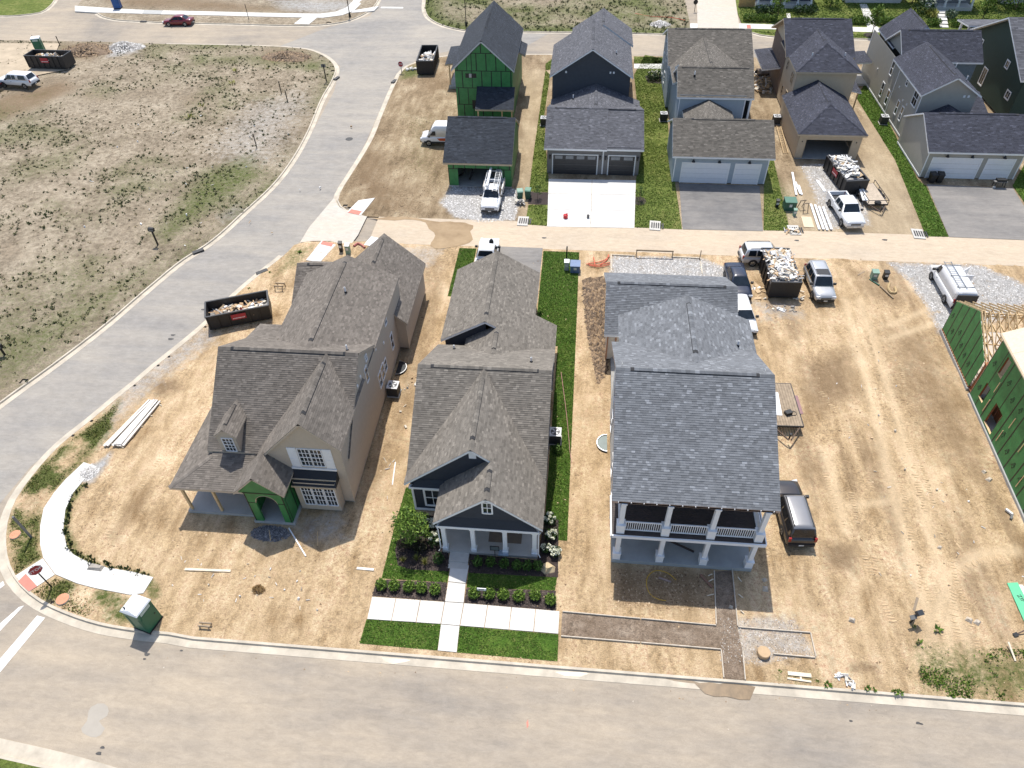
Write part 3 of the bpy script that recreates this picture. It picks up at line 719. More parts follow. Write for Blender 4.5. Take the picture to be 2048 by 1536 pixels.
# --- alley, drives, pavements
sheet('alley', [(-20.5, 58.7), (80, 58.55), (80, 63.3), (-20.5, 63.5)], .004, ALLEY)
sheet('alley_apron', GP([(600, 485), (618, 455), (660, 405), (668, 396), (676, 412), (698, 424), (734, 433), (716, 470), (700, 492), (660, 482), (625, 482)]), .008, PALE)
PUD, _t, _b = newmat('muddy_water'); _b.inputs['Roughness'].default_value = .18
_t.links.new(ramp(_t, noise(_t, .5, 4, .6, objco(_t)), [(.35, (.26, .175, .085)), (.7, (.40, .285, .155))]), _b.inputs['Base Color'])
pudd = [(735, 436), (780, 440), (830, 441), (850, 447), (858, 458), (868, 466), (868, 478), (862, 492), (905, 495), (930, 490), (945, 478), (942, 462), (948, 450), (930, 446), (880, 443), (800, 434)]
pw_ = smooth_path(GP(pudd+pudd[:1]), .5)[:-1]; sheet('muddy_puddle', [(p[0]+.22*(vnoise(p[0]*1., p[1], .7, 2)-.5), p[1]+.35*(float(vnoise(p[0], p[1], .8, 4))-.5)) for p in pw_], .014, PUD)
pud2 = smooth_path(GP([(1330, 1355), (1390, 1370), (1430, 1390), (1480, 1399), (1500, 1392), (1512, 1372), (1480, 1368), (1380, 1360), (1330, 1355)]), .5)
PUD2 = M('wet_mud', (.19, .13, .07), .3, .3, 2); sheet('kerb_puddle', [(p[0], p[1]+.18*math.sin(p[0]*5)*math.cos(p[0]*2.3)) for p in pud2[:-1]], -.112, PUD2)
sheet('kerb_puddle', GP([(760, 1312), (770, 1322), (785, 1327), (812, 1322), (822, 1318)]), -.112, PUD2)
sheet('kerb_puddle', GP([(1110, 1342), (1130, 1350), (1160, 1352), (1178, 1346), (1172, 1342)]), -.112, PUD2)
# ---------------------------------------------------------------- houses
TAN = M('tan_siding', (.50, .415, .32), .8, .05); TANT = M('tan_trim', (.50, .42, .33), .7, .06)
NAVY = M('navy_siding', (.022, .030, .046), .7, .12); GREYW = M('pale_grey_siding', (.60, .61, .61), .75, .05)
ZIPG = M('green_sheathing', (.040, .195, .058), .55, .22, 1.6); TAPE = M('black_seam_tape', (.010, .014, .012), .5, .3)
SLATE = M('slate_siding', (.050, .056, .068), .7, .08); FGAR = M('grey_brown_siding', (.15, .145, .14), .75, .06)
BLUEG = M('blue_grey_siding', (.33, .385, .43), .75, .05); HTAN = M('straw_siding', (.52, .42, .295), .8, .05)
GREIGE = M('greige_siding', (.35, .335, .295), .75, .05); DGREEN = M('dark_green_siding', (.022, .048, .036), .7, .1)
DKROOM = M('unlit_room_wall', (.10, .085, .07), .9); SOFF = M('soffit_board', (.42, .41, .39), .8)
GREYT = M('grey_trim', (.55, .57, .58), .6, .05); RAWT = M('raw_fascia', (.50, .40, .27), .8, .12)
DOORD = M('charcoal_door_panel', (.028, .030, .034), .5); DOORW = M('white_door_panel', (.74, .76, .79), .45, .03)
def shell(p, x0, x1, y0, y1, z0, z1, mat, sides='FRBL', lap=.17):
    e = {'F': ((x0, y0), (x1, y0)), 'R': ((x1, y0), (x1, y1)), 'B': ((x1, y1), (x0, y1)), 'L': ((x0, y1), (x0, y0))}
    for s in sides: wall(p, *e[s], (z0, z1), mat, lap)
def posts(p, mat, items, name='column'):
    """items: (x, y, z0, z1, width, base width, base height)"""
    for x, y, z0, z1, w, bw, bh in items:
        mb = MB()
        if bh: mb.box(x-bw/2, x+bw/2, y-bw/2, y+bw/2, z0, z0+bh); mb.box(x-bw/2-.03, x+bw/2+.03, y-bw/2-.03, y+bw/2+.03, z0+bh, z0+bh+.06)
        mb.box(x-w/2, x+w/2, y-w/2, y+w/2, z0+(bh+.06 if bh else 0), z1)
        if bh: mb.box(x-w/2-.04, x+w/2+.04, y-w/2-.04, y+w/2+.04, z1-.12, z1-.001)
        mb.build(name, mat, p)
def board(p, x0, x1, y0, y1, z0, z1, mat, name='trim_board'):
    mb = MB(); mb.box(x0, x1, y0, y1, z0, z1); return mb.build(name, mat, p)
def wbox(p, p0, p1, t0, t1, z0, z1, d0, d1, mat, name):
    mb = MB(); WallFrame(p0, p1).box(mb, t0, t1, z0, z1, d0, d1); return mb.build(name, mat, p)
# ---- tan house on the corner
A = thing('house', 'tan two storey house on the corner lot with green arched entry porch', 'house')
roof(A, [[(-23.65, 28.3, 3.8), (-13.93, 28.3, 3.8), (-13.93, 33.8, 8.15), (-23.65, 33.8, 8.15)], [(-13.93, 37.1, 6.0), (-23.65, 37.1, 6.0), (-23.65, 33.8, 8.15), (-13.93, 33.8, 8.15)]], SH_A, TANT)
ridge(A, (-23.65, 33.8, 8.15), (-13.93, 33.8, 8.15), (.65, .79), SH_A)
fg = gable('y', -16.1, 8.13, -20.0, 4.05, -13.9, 5.75, 27.32, 33.75); roof(A, fg, SH_A, TANT); ridge(A, (-16.1, 27.32, 8.13), (-16.1, 33.75, 8.13), (1.05, 1.08), SH_A)
rw = gable('y', -17.85, 7.6, -21.6, 5.65, -13.98, 5.65, 34.4, 45.7); roof(A, rw, SH_A, TANT); ridge(A, (-17.85, 34.55, 7.6), (-17.85, 45.7, 7.6), (.52, .5), SH_A)
rg = gable('y', -16.35, 6.05, -19.7, 3.05, -13.05, 3.05, 42.95, 51.3); roof(A, rg, SH_A, TANT); ridge(A, (-16.35, 46.1, 6.05), (-16.35, 51.3, 6.05), (.9, .9), SH_A)
rc = gable('x', 47.95, 5.0, 44.9, 3.05, 51.0, 3.05, -23.3, -16.4); roof(A, rc, SH_A, TANT); ridge(A, (-23.3, 47.95, 5.0), (-19.0, 47.95, 5.0), (.64, .64), SH_A)
roof(A, [[(-23.6, 37.0, 6.02), (-21.2, 37.0, 6.02), (-21.2, 39.7, 5.2), (-23.6, 39.7, 5.2)]], SH_A, TANT)
roof(A, [[(-25.55, 25.8, 2.85), (-23.3, 25.8, 2.85), (-23.3, 28.05, 3.5925)], [(-23.3, 25.8, 2.85), (-19.55, 25.8, 2.85), (-19.55, 28.7, 3.807), (-23.3, 28.7, 3.807)], [(-25.55, 25.8, 2.85), (-23.3, 28.05, 3.5925), (-23.3, 33.2, 3.5925), (-25.55, 33.2, 2.85)]], SH_A, TANT)
ridge(A, (-25.55, 25.8, 2.86), (-23.3, 28.05, 3.60), (.23, .23), SH_A, False)
pg = gable('y', -19.2, 5.05, -20.87, 3.38, -17.53, 3.38, 25.3, 27.49); roof(A, pg, SH_A, TANT, th=.16); ridge(A, (-19.2, 25.3, 5.05), (-19.2, 27.5, 5.05), (1, 1), SH_A, False)
dg = gable('y', -21.95, 5.98, -22.72, 5.3, -21.18, 5.3, 28.28, 31.2); roof(A, dg, SH_A, TANT, th=.12); ridge(A, (-21.95, 28.28, 5.98), (-21.95, 31.1, 5.98), (.88, .88), SH_A, True, .5, .12)
# walls
wall(A, (-14.06, 27.5), (-14.06, 45.5), [[(0, .25), (18, .25), (18, 5.55), (0, 5.55)], [(3, 5.55), (9.9, 5.55), (9.7, 5.85), (6.3, 7.95)]], TAN)
wall(A, (-19.6, 27.5), (-14.06, 27.5), [[(0, .25), (5.54, .25), (5.54, 5.6), (3.5, 7.85), (0, 4.3)]], TAN)
wall(A, (-23.3, 28.9), (-19.6, 28.9), (.25, 3.95), TAN); wall(A, (-19.6, 28.9), (-19.6, 27.5), (.25, 4.2), TAN)
wall(A, (-23.3, 37.0), (-23.3, 28.9), [[(0, .25), (8.1, .25), (8.1, 4.0), (3.2, 7.9), (0, 5.8)]], TAN)
wall(A, (-21.4, 45.5), (-21.4, 37.0), (.25, 5.6), TAN); wall(A, (-14.06, 45.5), (-21.4, 45.5), [[(0, .25), (7.34, .25), (7.34, 5.6), (3.7, 7.45), (0, 5.6)]], TAN)
wall(A, (-14.06, 37.0), (-23.3, 37.0), (.25, 5.9), TAN)
wall(A, (-13.3, 43.2), (-13.3, 51.0), (.25, 3.1), TAN); wall(A, (-14.06, 43.2), (-13.3, 43.2), [[(0, .25), (.76, .25), (.76, 3.1), (0, 3.75)]], TAN)
wall(A, (-13.3, 51.0), (-19.4, 51.0), [[(0, .25), (6.1, .25), (6.1, 3.1), (3.05, 5.9), (0, 3.1)]], TAN); wall(A, (-23.0, 50.8), (-23.0, 45.1), [[(0, .25), (5.7, .25), (5.7, 3.0), (2.85, 4.85), (0, 3.0)]], TAN); wall(A, (-23, 45.1), (-19.4, 45.1), (.25, 3.1), TAN)
for x0, x1, y0, y1 in ((-23.2, -14.16, 27.6, 45.4), (-22.9, -13.4, 44.9, 50.9)): board(A, x0, x1, y0, y1, -.3, .26, DKFND, 'foundation')
for b in ((-14.08, -14.02, 27.44, 27.52), (-13.32, -13.26, 43.14, 43.24)): board(A, *b, .2, 5.5 if b[2] < 30 else 3.1, TANT, 'corner_board')
R1, R2 = (-14.06, 27.5), (-14.06, 45.5)
for t, z, w, h, c, r in ((13.15, 4.95, .5, .65, 1, 1), (13.8, 1.9, .55, 1.4, 1, 2), (9.5, 1.9, .62, 1.25, 1, 2), (10.35, 1.9, .62, 1.25, 1, 2), (11.2, 1.9, .62, 1.0, 1, 2), (7.1, 4.8, .45, 1.25, 1, 2), (7.65, 6.3, .3, .4, 1, 1)):
    window(A, R1, R2, t, z, w, h, c, r, WHITE, .07)
for t, z in ((5.9, 6.35), (5.05, 6.3), (9.8, 5.35), (11.8, 4.2)): wbox(A, R1, R2, t-.1, t+.1, z-.1, z+.1, 0, .08, WHITE, 'wall_vent')
F1, F2 = (-19.6, 27.5), (-14.06, 27.5)
for c in (-16.46, -15.66): window(A, F1, F2, c+19.6, 3.95, .7, 1.62, 3, 4, WHITE, .06)
for c in (-17.22, -14.93):
    sh = wbox(A, F1, F2, c+19.6-.3, c+19.6+.3, 3.75, 5.65, 0, .05, WHITE, 'shutter')
    for k in range(2): wbox(sh, F1, F2, c+19.6-.22, c+19.6+.22, 3.85+k*.95, 4.6+k*.95, .05, .065, WHITE, 'shutter_panel')
wbox(A, F1, F2, 2.0, 5.0, 3.55, 3.7, 0, .10, WHITE, 'window_sill')
# bay
for q in (((-17.5, 27.45), (-17.5, 26.75)), ((-17.5, 26.75), (-14.72, 26.75)), ((-14.72, 26.75), (-14.72, 27.45))): wall(A, *q, (.1, 3.0), TAN)
for c in (-16.75, -15.98, -15.2): window(A, (-17.5, 26.75), (-14.72, 26.75), c+17.5, .72, .62, 1.95, 3, 4, WHITE, .06)
mb = MB(); mb.add([(-17.6, 26.6, 2.78), (-14.62, 26.6, 2.78), (-14.62, 27.49, 3.52), (-17.6, 27.49, 3.52), (-17.6, 26.6, 2.66), (-14.62, 26.6, 2.66), (-14.62, 27.49, 2.66), (-17.6, 27.49, 2.66)], [(0,1,2,3), (4,5,1,0), (5,6,2,1), (7,4,0,3), (7,6,5,4)])
mb.build('bay_roof', M('black_underlay', (.012, .012, .014), .6), A)
mb = MB(); mb.bar((-17.58, 26.95, 3.10), (-14.64, 26.95, 3.10), .07, .05); mb.bar((-17.6, 26.585, 2.73), (-14.62, 26.585, 2.73), .05, .13); mb.build('batten', RAWT, A)
# dormer
wall(A, (-22.6, 28.36), (-21.3, 28.36), [[(0, 3.7), (1.3, 3.7), (1.3, 5.35), (.65, 5.9), (0, 5.35)]], TAN, .17)
wall(A, (-21.3, 28.36), (-21.3, 30.6), [[(0, 3.8), (2.2, 5.4), (0, 5.4)]], TAN, .17); wall(A, (-22.6, 30.6), (-22.6, 28.36), [[(0, 5.4), (2.2, 3.8), (2.2, 5.4)]], TAN, .17)
window(A, (-22.6, 28.36), (-21.3, 28.36), .70, 3.92, .66, 1.2, 3, 4, WHITE, .06)
# porches
mb = MB(); mb.prism([(-25.2, 25.85), (-20.4, 25.85), (-20.4, 25.4), (-17.6, 25.4), (-17.6, 27.5), (-19.5, 27.5), (-19.5, 28.9), (-23.3, 28.9), (-23.3, 33.0), (-25.2, 33.0)], -.2, .22); mb.build('porch_floor', CONC3, A)
posts(A, LUMBER, [(-24.95, 26.05, .22, 2.75, .15, 0, 0), (-22.85, 26.05, .22, 2.75, .15, 0, 0), (-24.95, 29.5, .22, 2.75, .15, 0, 0), (-24.95, 32.6, .22, 2.75, .15, 0, 0)], 'porch_post')
board(A, -25.3, -20.3, 25.95, 26.1, 2.62, 2.80, TANT, 'porch_beam')
gx = lambda a: (a, 25.45)
ar = [(-18.98+.73*math.cos(a), 2.28+.80*math.sin(a)) for a in np.linspace(PI, 0, 11)]
def slabpoly(p, pts, y0, y1, mat, name):
    mb = MB(); n = len(pts); mb.add([(x, y0, z) for x, z in pts]+[(x, y1, z) for x, z in pts], [tuple(range(n)), tuple(range(2*n-1, n-1, -1))]+[(i+n, (i+1)%n+n, (i+1)%n, i) for i in range(n)])
    o = mb.build(name, mat, p, fix=True); return o
slabpoly(A, [(-20.25, .22), (-19.71, .22), (-19.71, 2.28), (-20.25, 2.28)], 25.45, 25.6, ZIPG, 'sheathing_panel'); slabpoly(A, [(-18.25, .22), (-17.75, .22), (-17.75, 2.28), (-18.25, 2.28)], 25.45, 25.6, ZIPG, 'sheathing_panel')
slabpoly(A, [(-20.25, 2.29)]+ar[:6]+[(-18.98, 3.3), (-20.25, 3.3)], 25.45, 25.6, ZIPG, 'sheathing_panel'); slabpoly(A, ar[5:]+[(-17.75, 2.29), (-17.75, 3.3), (-18.98, 3.3)], 25.45, 25.6, ZIPG, 'sheathing_panel')
slabpoly(A, [(-20.6, 3.32), (-17.8, 3.32), (-19.2, 4.85)], 25.46, 25.6, ZIPG, 'sheathing_panel')
sheathing(A, (-17.75, 25.6), (-17.75, 27.5), [(0, .22), (1.9, .22), (1.9, 3.4), (0, 3.4)], ZIPG, TAPE, 1.0, 2.4); sheathing(A, (-20.25, 27.5), (-20.25, 25.6), [(0, .22), (1.9, .22), (1.9, 3.4), (0, 3.4)], ZIPG, TAPE, 1.0, 2.4)
mb = MB()
for a, b, c, d in ((-20.25, -19.72, 2.25, 2.32), (-18.24, -17.75, 2.25, 2.32), (-20.35, -17.75, 3.28, 3.36), (-20.27, -20.2, .25, 3.3), (-17.83, -17.76, .25, 3.3)): mb.box(a, b, 25.435, 25.447, c, d)
mb.build('seam_tape', TAPE, A)
mb = MB()
for i in range(10): mb.bar((ar[i][0], 25.52, ar[i][1]), (ar[i+1][0], 25.52, ar[i+1][1]), .17, .02)
mb.build('arch_liner', OSB, A)
wbox(A, (-19.6, 27.49), (-17.8, 27.49), .45, 1.4, .25, 2.35, 0, .05, M('entry_door', (.10, .07, .05), .5), 'door')
for x, y, z in ((-17.0, 41.5, 7.16), (-15.0, 34.6, 7.62)): pipe_vent(A, x, y, z, .5)
rebase(A, (-18.5, 38, 0))
# ---- navy cottage in the middle
B = thing('house', 'navy one storey cottage with white porch columns between two building lots', 'house')
roof(B, gable('x', 34.2, 7.0, 27.75, 3.2, 40.5, 3.2, -10.12, -1.0), SH_B, WHITE); ridge(B, (-10.12, 34.2, 7.0), (-1.0, 34.2, 7.0), (.6, .6), SH_B)
roof(B, [[(-10.14, 27.0, 3.2), (-5.58, 27.0, 6.985), (-5.58, 34.1, 6.985), (-10.14, 34.1, 3.2)],
         [(-1.0, 27.0, 3.184), (-1.0, 34.1, 3.184), (-5.58, 34.1, 6.985), (-5.58, 27.0, 6.985)],
         [(-1.0, 24.2, 3.184), (-1.0, 26.999, 3.184), (-4.38, 26.999, 5.989), (-4.38, 24.2, 5.989)],
         [(-7.77, 24.2, 3.175), (-4.38, 24.2, 5.989), (-4.38, 27.3, 5.989), (-7.77, 27.3, 3.175)]], SH_B, WHITE)
ridge(B, (-5.58, 27.0, 6.99), (-5.58, 34.1, 6.99), (.83, .83), SH_B); ridge(B, (-4.38, 24.2, 5.99), (-4.38, 27.0, 5.99), (.83, .83), SH_B, True, .6)
k = .58
roof(B, [[(-10.0, 41.0, 3.22), (-6.42, 41.0, 5.3), (-6.42, 50.35, 5.3), (-10.0, 50.35, 3.22)], [(-2.8, 41.0, 3.2), (-2.8, 50.35, 3.2), (-6.42, 50.35, 5.3), (-6.42, 41.0, 5.3)],
         [(-1.03, 37.2, 2.174), (-1.03, 44.6, 2.174), (-2.801, 44.6, 3.2), (-2.801, 37.2, 3.2)], [(-2.801, 37.2, 3.2), (-2.801, 40.999, 3.2), (-5.5, 40.999, 4.766), (-5.5, 37.2, 4.766)],
         [(-8.0, 37.2, 3.3), (-5.5, 37.2, 4.766), (-5.5, 41.3, 4.766), (-8.0, 41.3, 3.3)]], SH_B, WHITE)
ridge(B, (-6.42, 41.0, 5.3), (-6.42, 50.35, 5.3), (.58, .58), SH_B); ridge(B, (-5.5, 38.1, 4.77), (-5.5, 41.0, 4.77), (.58, .58), SH_B, True, .5)
wall(B, (-9.8, 27.25), (-1.3, 27.25), [[(0, .1), (8.5, .1), (8.5, 3.3), (4.22, 6.75), (0, 3.3)]], NAVY, .3)
wall(B, (-1.3, 27.25), (-1.3, 40.3), (.1, 3.3), NAVY); wall(B, (-9.8, 40.3), (-9.8, 27.25), (.1, 3.3), NAVY); wall(B, (-1.3, 40.3), (-9.8, 40.3), (.1, 3.3), NAVY)
wall(B, (-1.35, 40.0), (-1.35, 44.3), (.1, 2.3), NAVY); wall(B, (-1.35, 44.3), (-3.1, 44.3), (.1, 2.4), NAVY); wall(B, (-3.1, 44.3), (-3.1, 50), (.1, 3.1), NAVY)
wall(B, (-3.1, 50), (-9.7, 50), [[(0, .1), (6.6, .1), (6.6, 3.2), (3.3, 5.1), (0, 3.2)]], NAVY); wall(B, (-9.7, 50), (-9.7, 41.3), (.1, 3.2), NAVY)
wall(B, (-9.7, 41.3), (-6.42, 41.3), [[(0, .1), (3.28, .1), (3.28, 5.1), (0, 3.2)]], NAVY); wall(B, (-7.8, 41.2), (-7.8, 38), (.1, 3.3), NAVY)
slabpoly(B, [(-7.45, 3.2), (-1.3, 3.2), (-4.38, 5.78)], 24.42, 24.5, NAVY, 'gable_wall')
mb = MB(); mb.add([(-7.5, 24.16, 2.98), (-1.25, 24.16, 2.98), (-1.9, 24.42, 3.66), (-6.85, 24.42, 3.66)], [(0,1,2,3)]); mb.build('skirt_roof', SH_E, B)
mb = MB(); mb.add([(-9.75, 26.95, 2.98), (-7.5, 26.95, 2.98), (-7.5, 27.22, 3.55), (-9.2, 27.22, 3.55)], [(0,1,2,3)]); mb.build('skirt_roof', SH_E, B)
board(B, -7.55, -1.2, 24.14, 24.42, 2.76, 2.97, WHITE, 'porch_beam'); board(B, -1.45, -1.2, 24.42, 27.2, 2.76, 2.97, WHITE, 'porch_beam'); board(B, -7.55, -7.3, 24.42, 27.2, 2.76, 2.97, WHITE, 'porch_beam'); board(B, -9.85, -7.56, 26.93, 27.2, 2.80, 2.97, WHITE, 'porch_beam')
board(B, -7.3, -1.45, 24.43, 27.2, 2.86, 2.92, WHITE, 'porch_ceiling')
F1, F2 = (-9.8, 27.25), (-1.3, 27.25)
window(B, F1, F2, 1.37, .78, .95, 1.6, 2, 2, WHITE, .13); wbox(B, F1, F2, 4.05, 4.5, 5.95, 6.72, 0, .05, WHITE, 'gable_vent')
wbox(B, F1, F2, 0, .14, .1, 2.8, 0, .04, WHITE, 'corner_board'); wbox(B, F1, F2, .14, 2.3, .1, .32, 0, .045, WHITE, 'skirt_board')
for t in (3.6, 5.4, 7.4): window(B, F1, F2, t, .9, .8, 1.5, 2, 2, WHITE, .1)
wbox(B, F1, F2, 2.5, 3.1+.35, .3, 2.5, .0, .06, M('front_door', (.12, .06, .035), .4), 'door')
window(B, (-7.45, 24.42), (-1.3, 24.42), 3.1, 4.38, .48, .98, 2, 2, WHITE, .1)
mb = MB(); mb.box(-7.42, -1.28, 24.12, 27.25, -.2, .22); mb.build('porch_floor', M('warm_porch_concrete', (.46, .44, .40), .85, .1, 1.2), B)
posts(B, WHITE, [(x, 24.34, .22, 2.76, .26, .33, .22) for x in (-7.22, -5.38, -3.36, -1.5)])
for a in (-7.62, -1.12): 
    mb = MB(); mb.tube([(a, 24.2, 2.9), (a+(.12 if a < -5 else -.12), 24.16, 2.6), (a+(.12 if a < -5 else -.12), 24.16, .5), (a, 24.05, .3)], .04, 6); mb.build('downspout', WHITE, B)
pipe_vent(B, -2.55, 36.3, 5.75, .45); pipe_vent(B, -8.6, 39.2, 3.98, .4)
for i, (y0, y1, z) in enumerate(((23.45, 24.119, .15), (23.0, 23.449, .06))): board(B, -6.92, -5.68, y0, y1, -.1, z, CONC, 'step')
rebase(B, (-5.6, 36, 0))
# ---- grey roofed house with a two storey front porch
C = thing('house', 'grey roofed house with two storey white column porch and balcony railing', 'house')
roof(C, [[(2.95, 24.5, 6.2), (12.45, 24.5, 6.2), (12.45, 31.75, 9.9), (2.95, 31.75, 9.9)], [(12.45, 37.2, 7.2), (2.95, 37.2, 7.2), (2.95, 31.75, 9.9), (12.45, 31.75, 9.9)]], SH_C, M('copper_tan_drip', (.42, .30, .24), .6), SOFF)
ridge(C, (2.95, 31.75, 9.9), (12.45, 31.75, 9.9), (.5, .51), SH_C)
roof(C, gable('y', 8.15, 9.05, 3.5, 7.0, 12.78, 7.0, 33.2, 40.4), SH_C, WHITE, SOFF); ridge(C, (8.15, 33.5, 9.05), (8.15, 40.4, 9.05), (.44, .44), SH_C)
roof(C, gable('x', 46.6, 5.3, 42.75, 3.0, 51.0, 3.0, 2.78, 13.15), SH_C, WHITE, SOFF); ridge(C, (2.78, 46.6, 5.3), (13.15, 46.6, 5.3), (.52, .59), SH_C)
shell(C, 3.4, 12.05, 27.2, 37.0, .3, 6.6, GREYW, 'FRBL')
for a, b in (((12.05, 27.2), (12.05, 37)), ((3.4, 37), (3.4, 27.2))): wall(C, a, b, [[(0, 6.6), (9.8, 6.6), (5.25 if a[0] > 5 else 4.55, 9.7)]], GREYW)
shell(C, 3.9, 12.4, 36.9, 40.1, .3, 7.0, GREYW, 'RBL'); wall(C, (12.4, 40.1), (3.9, 40.1), [[(0, 7.0), (8.5, 7.0), (4.25, 8.9)]], GREYW)
OSBW = M('house_wrap_panel', (.58, .52, .44), .8, .1, 2)
shell(C, 3.1, 12.8, 43.1, 50.7, .1, 3.05, OSBW, 'FRBL', 0)
for a, b in (((12.8, 43.1), (12.8, 50.7)), ((3.1, 50.7), (3.1, 43.1))): wall(C, a, b, [[(0, 3.05), (7.6, 3.05), (3.8, 5.15)]], OSBW, 0)
for x in (3.1, 3.75): board(C, x-.05, x+.05, 43.03, 43.1, .1, 3.0, M('rust_jamb', (.38, .17, .09), .7), 'door_jamb')
board(C, 3.5, 11.9, 27.3, 50.6, -.3, .3, DKFND, 'foundation')
mb = MB(); mb.box(3.38, 12.08, 24.25, 27.2, -.3, .3); mb.build('porch_floor', M('cool_porch_concrete', (.33, .35, .35), .8, .12, 1.0), C)
nb = 19
for i in range(nb):
    y0 = 24.3+i*(2.88/nb); board(C, 3.2, 12.3, y0+.006, y0+2.88/nb-.006, 3.06, 3.09, DECKW, 'deck_board')
board(C, 3.2, 12.3, 24.31, 27.18, 2.80, 3.05, SOFF, 'deck_frame'); board(C, 3.16, 12.34, 24.2, 24.298, 2.86, 3.085, WHITE, 'deck_fascia'); board(C, 3.1, 3.19, 24.2, 27.2, 2.86, 3.085, WHITE, 'deck_fascia'); board(C, 12.31, 12.38, 24.3, 27.2, 2.86, 3.085, WHITE, 'deck_fascia')
xs = (3.68, 6.35, 9.05, 11.85)
posts(C, WHITE, [(x, 24.52, .3, 2.80, .27, .46, .62) for x in xs]+[(x, 24.62, 3.09, 6.02, .27, .48, .78) for x in xs])
board(C, 3.3, 12.2, 24.5, 24.75, 6.021, 6.14, WHITE, 'porch_beam')
def railing(p, p0, p1, z0, mat):
    p0 = Vector(p0); p1 = Vector(p1); L = (p1-p0).length; mb = MB()
    for z, h in ((z0+.10, .06), (z0+.92, .08)): mb.bar((p0.x, p0.y, z), (p1.x, p1.y, z), .07, h)
    r = mb.build('railing', mat, p); n = int(L/.125)
    for i in range(n):
        q = p0+(p1-p0)*((i+.5)/n); mb = MB(); mb.bar((q.x, q.y, z0+.13), (q.x, q.y, z0+.89), .04); mb.build('baluster', mat, r)
for a, b in zip(xs[:-1], xs[1:]): railing(C, (a+.25, 24.62, 0), (b-.25, 24.62, 0), 3.12, WHITE)
railing(C, (11.9, 24.9, 0), (11.9, 27.1, 0), 3.12, WHITE); railing(C, (3.62, 24.9, 0), (3.62, 27.1, 0), 3.12, WHITE)
for t in (1.6, 4.3, 7.0): window(C, (3.4, 27.2), (12.05, 27.2), t, 3.9, 1.0, 1.6, 2, 2); window(C, (3.4, 27.2), (12.05, 27.2), t, .9, 1.0, 1.6, 2, 2)
for t in (2.5, 6.5, 8.5):
    window(C, (3.4, 37), (3.4, 27.2), t, 1.2, .8, 1.5, 1, 2); window(C, (3.4, 37), (3.4, 27.2), t, 4.2, .8, 1.5, 1, 2); window(C, (12.05, 27.2), (12.05, 37), t, 1.2, .8, 1.5, 1, 2)
mb = MB(); mb.tube([(3.25, 24.6, 6.0), (3.28, 27.3, 5.6), (3.3, 27.3, .4)], .05, 6); mb.build('downspout', WHITE, C)
mb = MB()
for i in range(13): mb.box(3.3+i*.73, 3.34+i*.73, 24.44, 24.5, 6.12, 6.2)
mb.build('drip_edge_nails', WHITE, C)
pipe_vent(C, 11.4, 36.9, 7.6, .45)
rebase(C, (7.7, 36, 0))
# ---- green sheathed frame with open trusses
D = thing('unfinished_house', 'unfinished green sheathed house frame with open roof trusses at the lot edge', 'house under construction')
# built square to the grid, then turned a little: wall plane x = 0, y measured from the rear corner
DL = Vector((31.3, 48.5, 0)); DR = math.radians(-2.5)
def dw(a, b): return ((0, a), (0, b))
SEAM = 7.0
# left wall of the rear block faces -x: p0 = rear, p1 = front
def dline(y0, y1): return (0.0, y0), (0.0, y1)
p0, p1 = dline(0, -6.9)
sheathing(D, p0, p1, [(0, .38), (6.9, .38), (6.9, 3.05), (3.35, 4.95), (0, 3.25)], ZIPG, TAPE, 1.0, 4.6, .38)
q0, q1 = dline(-7.5, -22.5)
holes = [(1.0, 1.75, .95, 2.4), (3.05, 4.35, .35, 2.35), (1.4, 2.05, 3.75, 5.35)]
sheathing(D, q0, q1, [(0, .2), (15, .2), (15, 6.05), (0, 6.05)], ZIPG, TAPE, 1.22, 5.85, .2, holes=holes)
for t0, t1, z0, z1 in holes:
    for a, b, c, d in ((t0-.04, t0, z0, z1), (t1, t1+.04, z0, z1), (t0, t1, z0-.05, z0), (t0, t1, z1, z1+.05)): wbox(D, q0, q1, a, b, c, d, -.14, .015, RUST if c >= z0 else LUMBER, 'opening_jamb')
    wbox(D, q0, q1, t0, t1, z0, z0+.03, -.12, .03, LUMBER, 'opening_sill'); wbox(D, q0, q1, t0-.6, t1+.6, max(.2, z0-.8), z1+.2, -1.0, -.9, RUST, 'inner_wall')
    for k in range(3): wbox(D, q0, q1, t0+(t1-t0)*(k+.3)/3, t0+(t1-t0)*(k+.3)/3+.05, z0-.3, z1, -.89, -.8, LUMBER, 'inner_stud')
for t, z, l in ((2.2, 2.6, 1.0), (2.3, .7, 1.2), (5.5, 2.4, 1.0), (5.2, .7, 1.1), (7.5, 2.2, 1.0), (9.2, .6, 1.3)):
    wbox(D, q0, q1, t, t+.06, z, z+l, .02, .06, LUMBER, 'brace_board')
blackz = M('black_print', (.012, .02, .014), .6)
for i in range(12):
    for z in (1.6, 4.2):
        t = .61+1.22*i; 
        if any(h[0]-.3 < t < h[1]+.3 and h[2]-.4 < z < h[3]+.4 for h in holes): continue
        lettering(D, 'ZIP', .42, (-.028, -7.5-t, z+random.uniform(-.4, .4)), (PI/2, math.radians(-62), -PI/2), blackz, 'panel_print')
for i in range(6):
    lettering(D, 'ZIP', .40, (-.028, -.5-i*1.0, 1.7+random.uniform(-.4, .5)), (PI/2, math.radians(-62), -PI/2), blackz, 'panel_print')
mb = MB(); mb.box(-.04, .18, -6.9, .0, .26, .37); mb.build('sill_plate', RUST, D)
mb = MB()
for i in range(22): mb.box(-.06, -.041, -6.8+i*.32, -6.7+i*.32, .27, .36)
mb.build('joist_end', LUMBER, D)
mb = MB(); mb.box(-.10, 8, -7.0, .1, -.3, .255); mb.box(-.12, 8, -22.6, -7.45, -.3, .195); mb.build('foundation', M('grey_foundation', (.36, .36, .345), .85, .1), D)
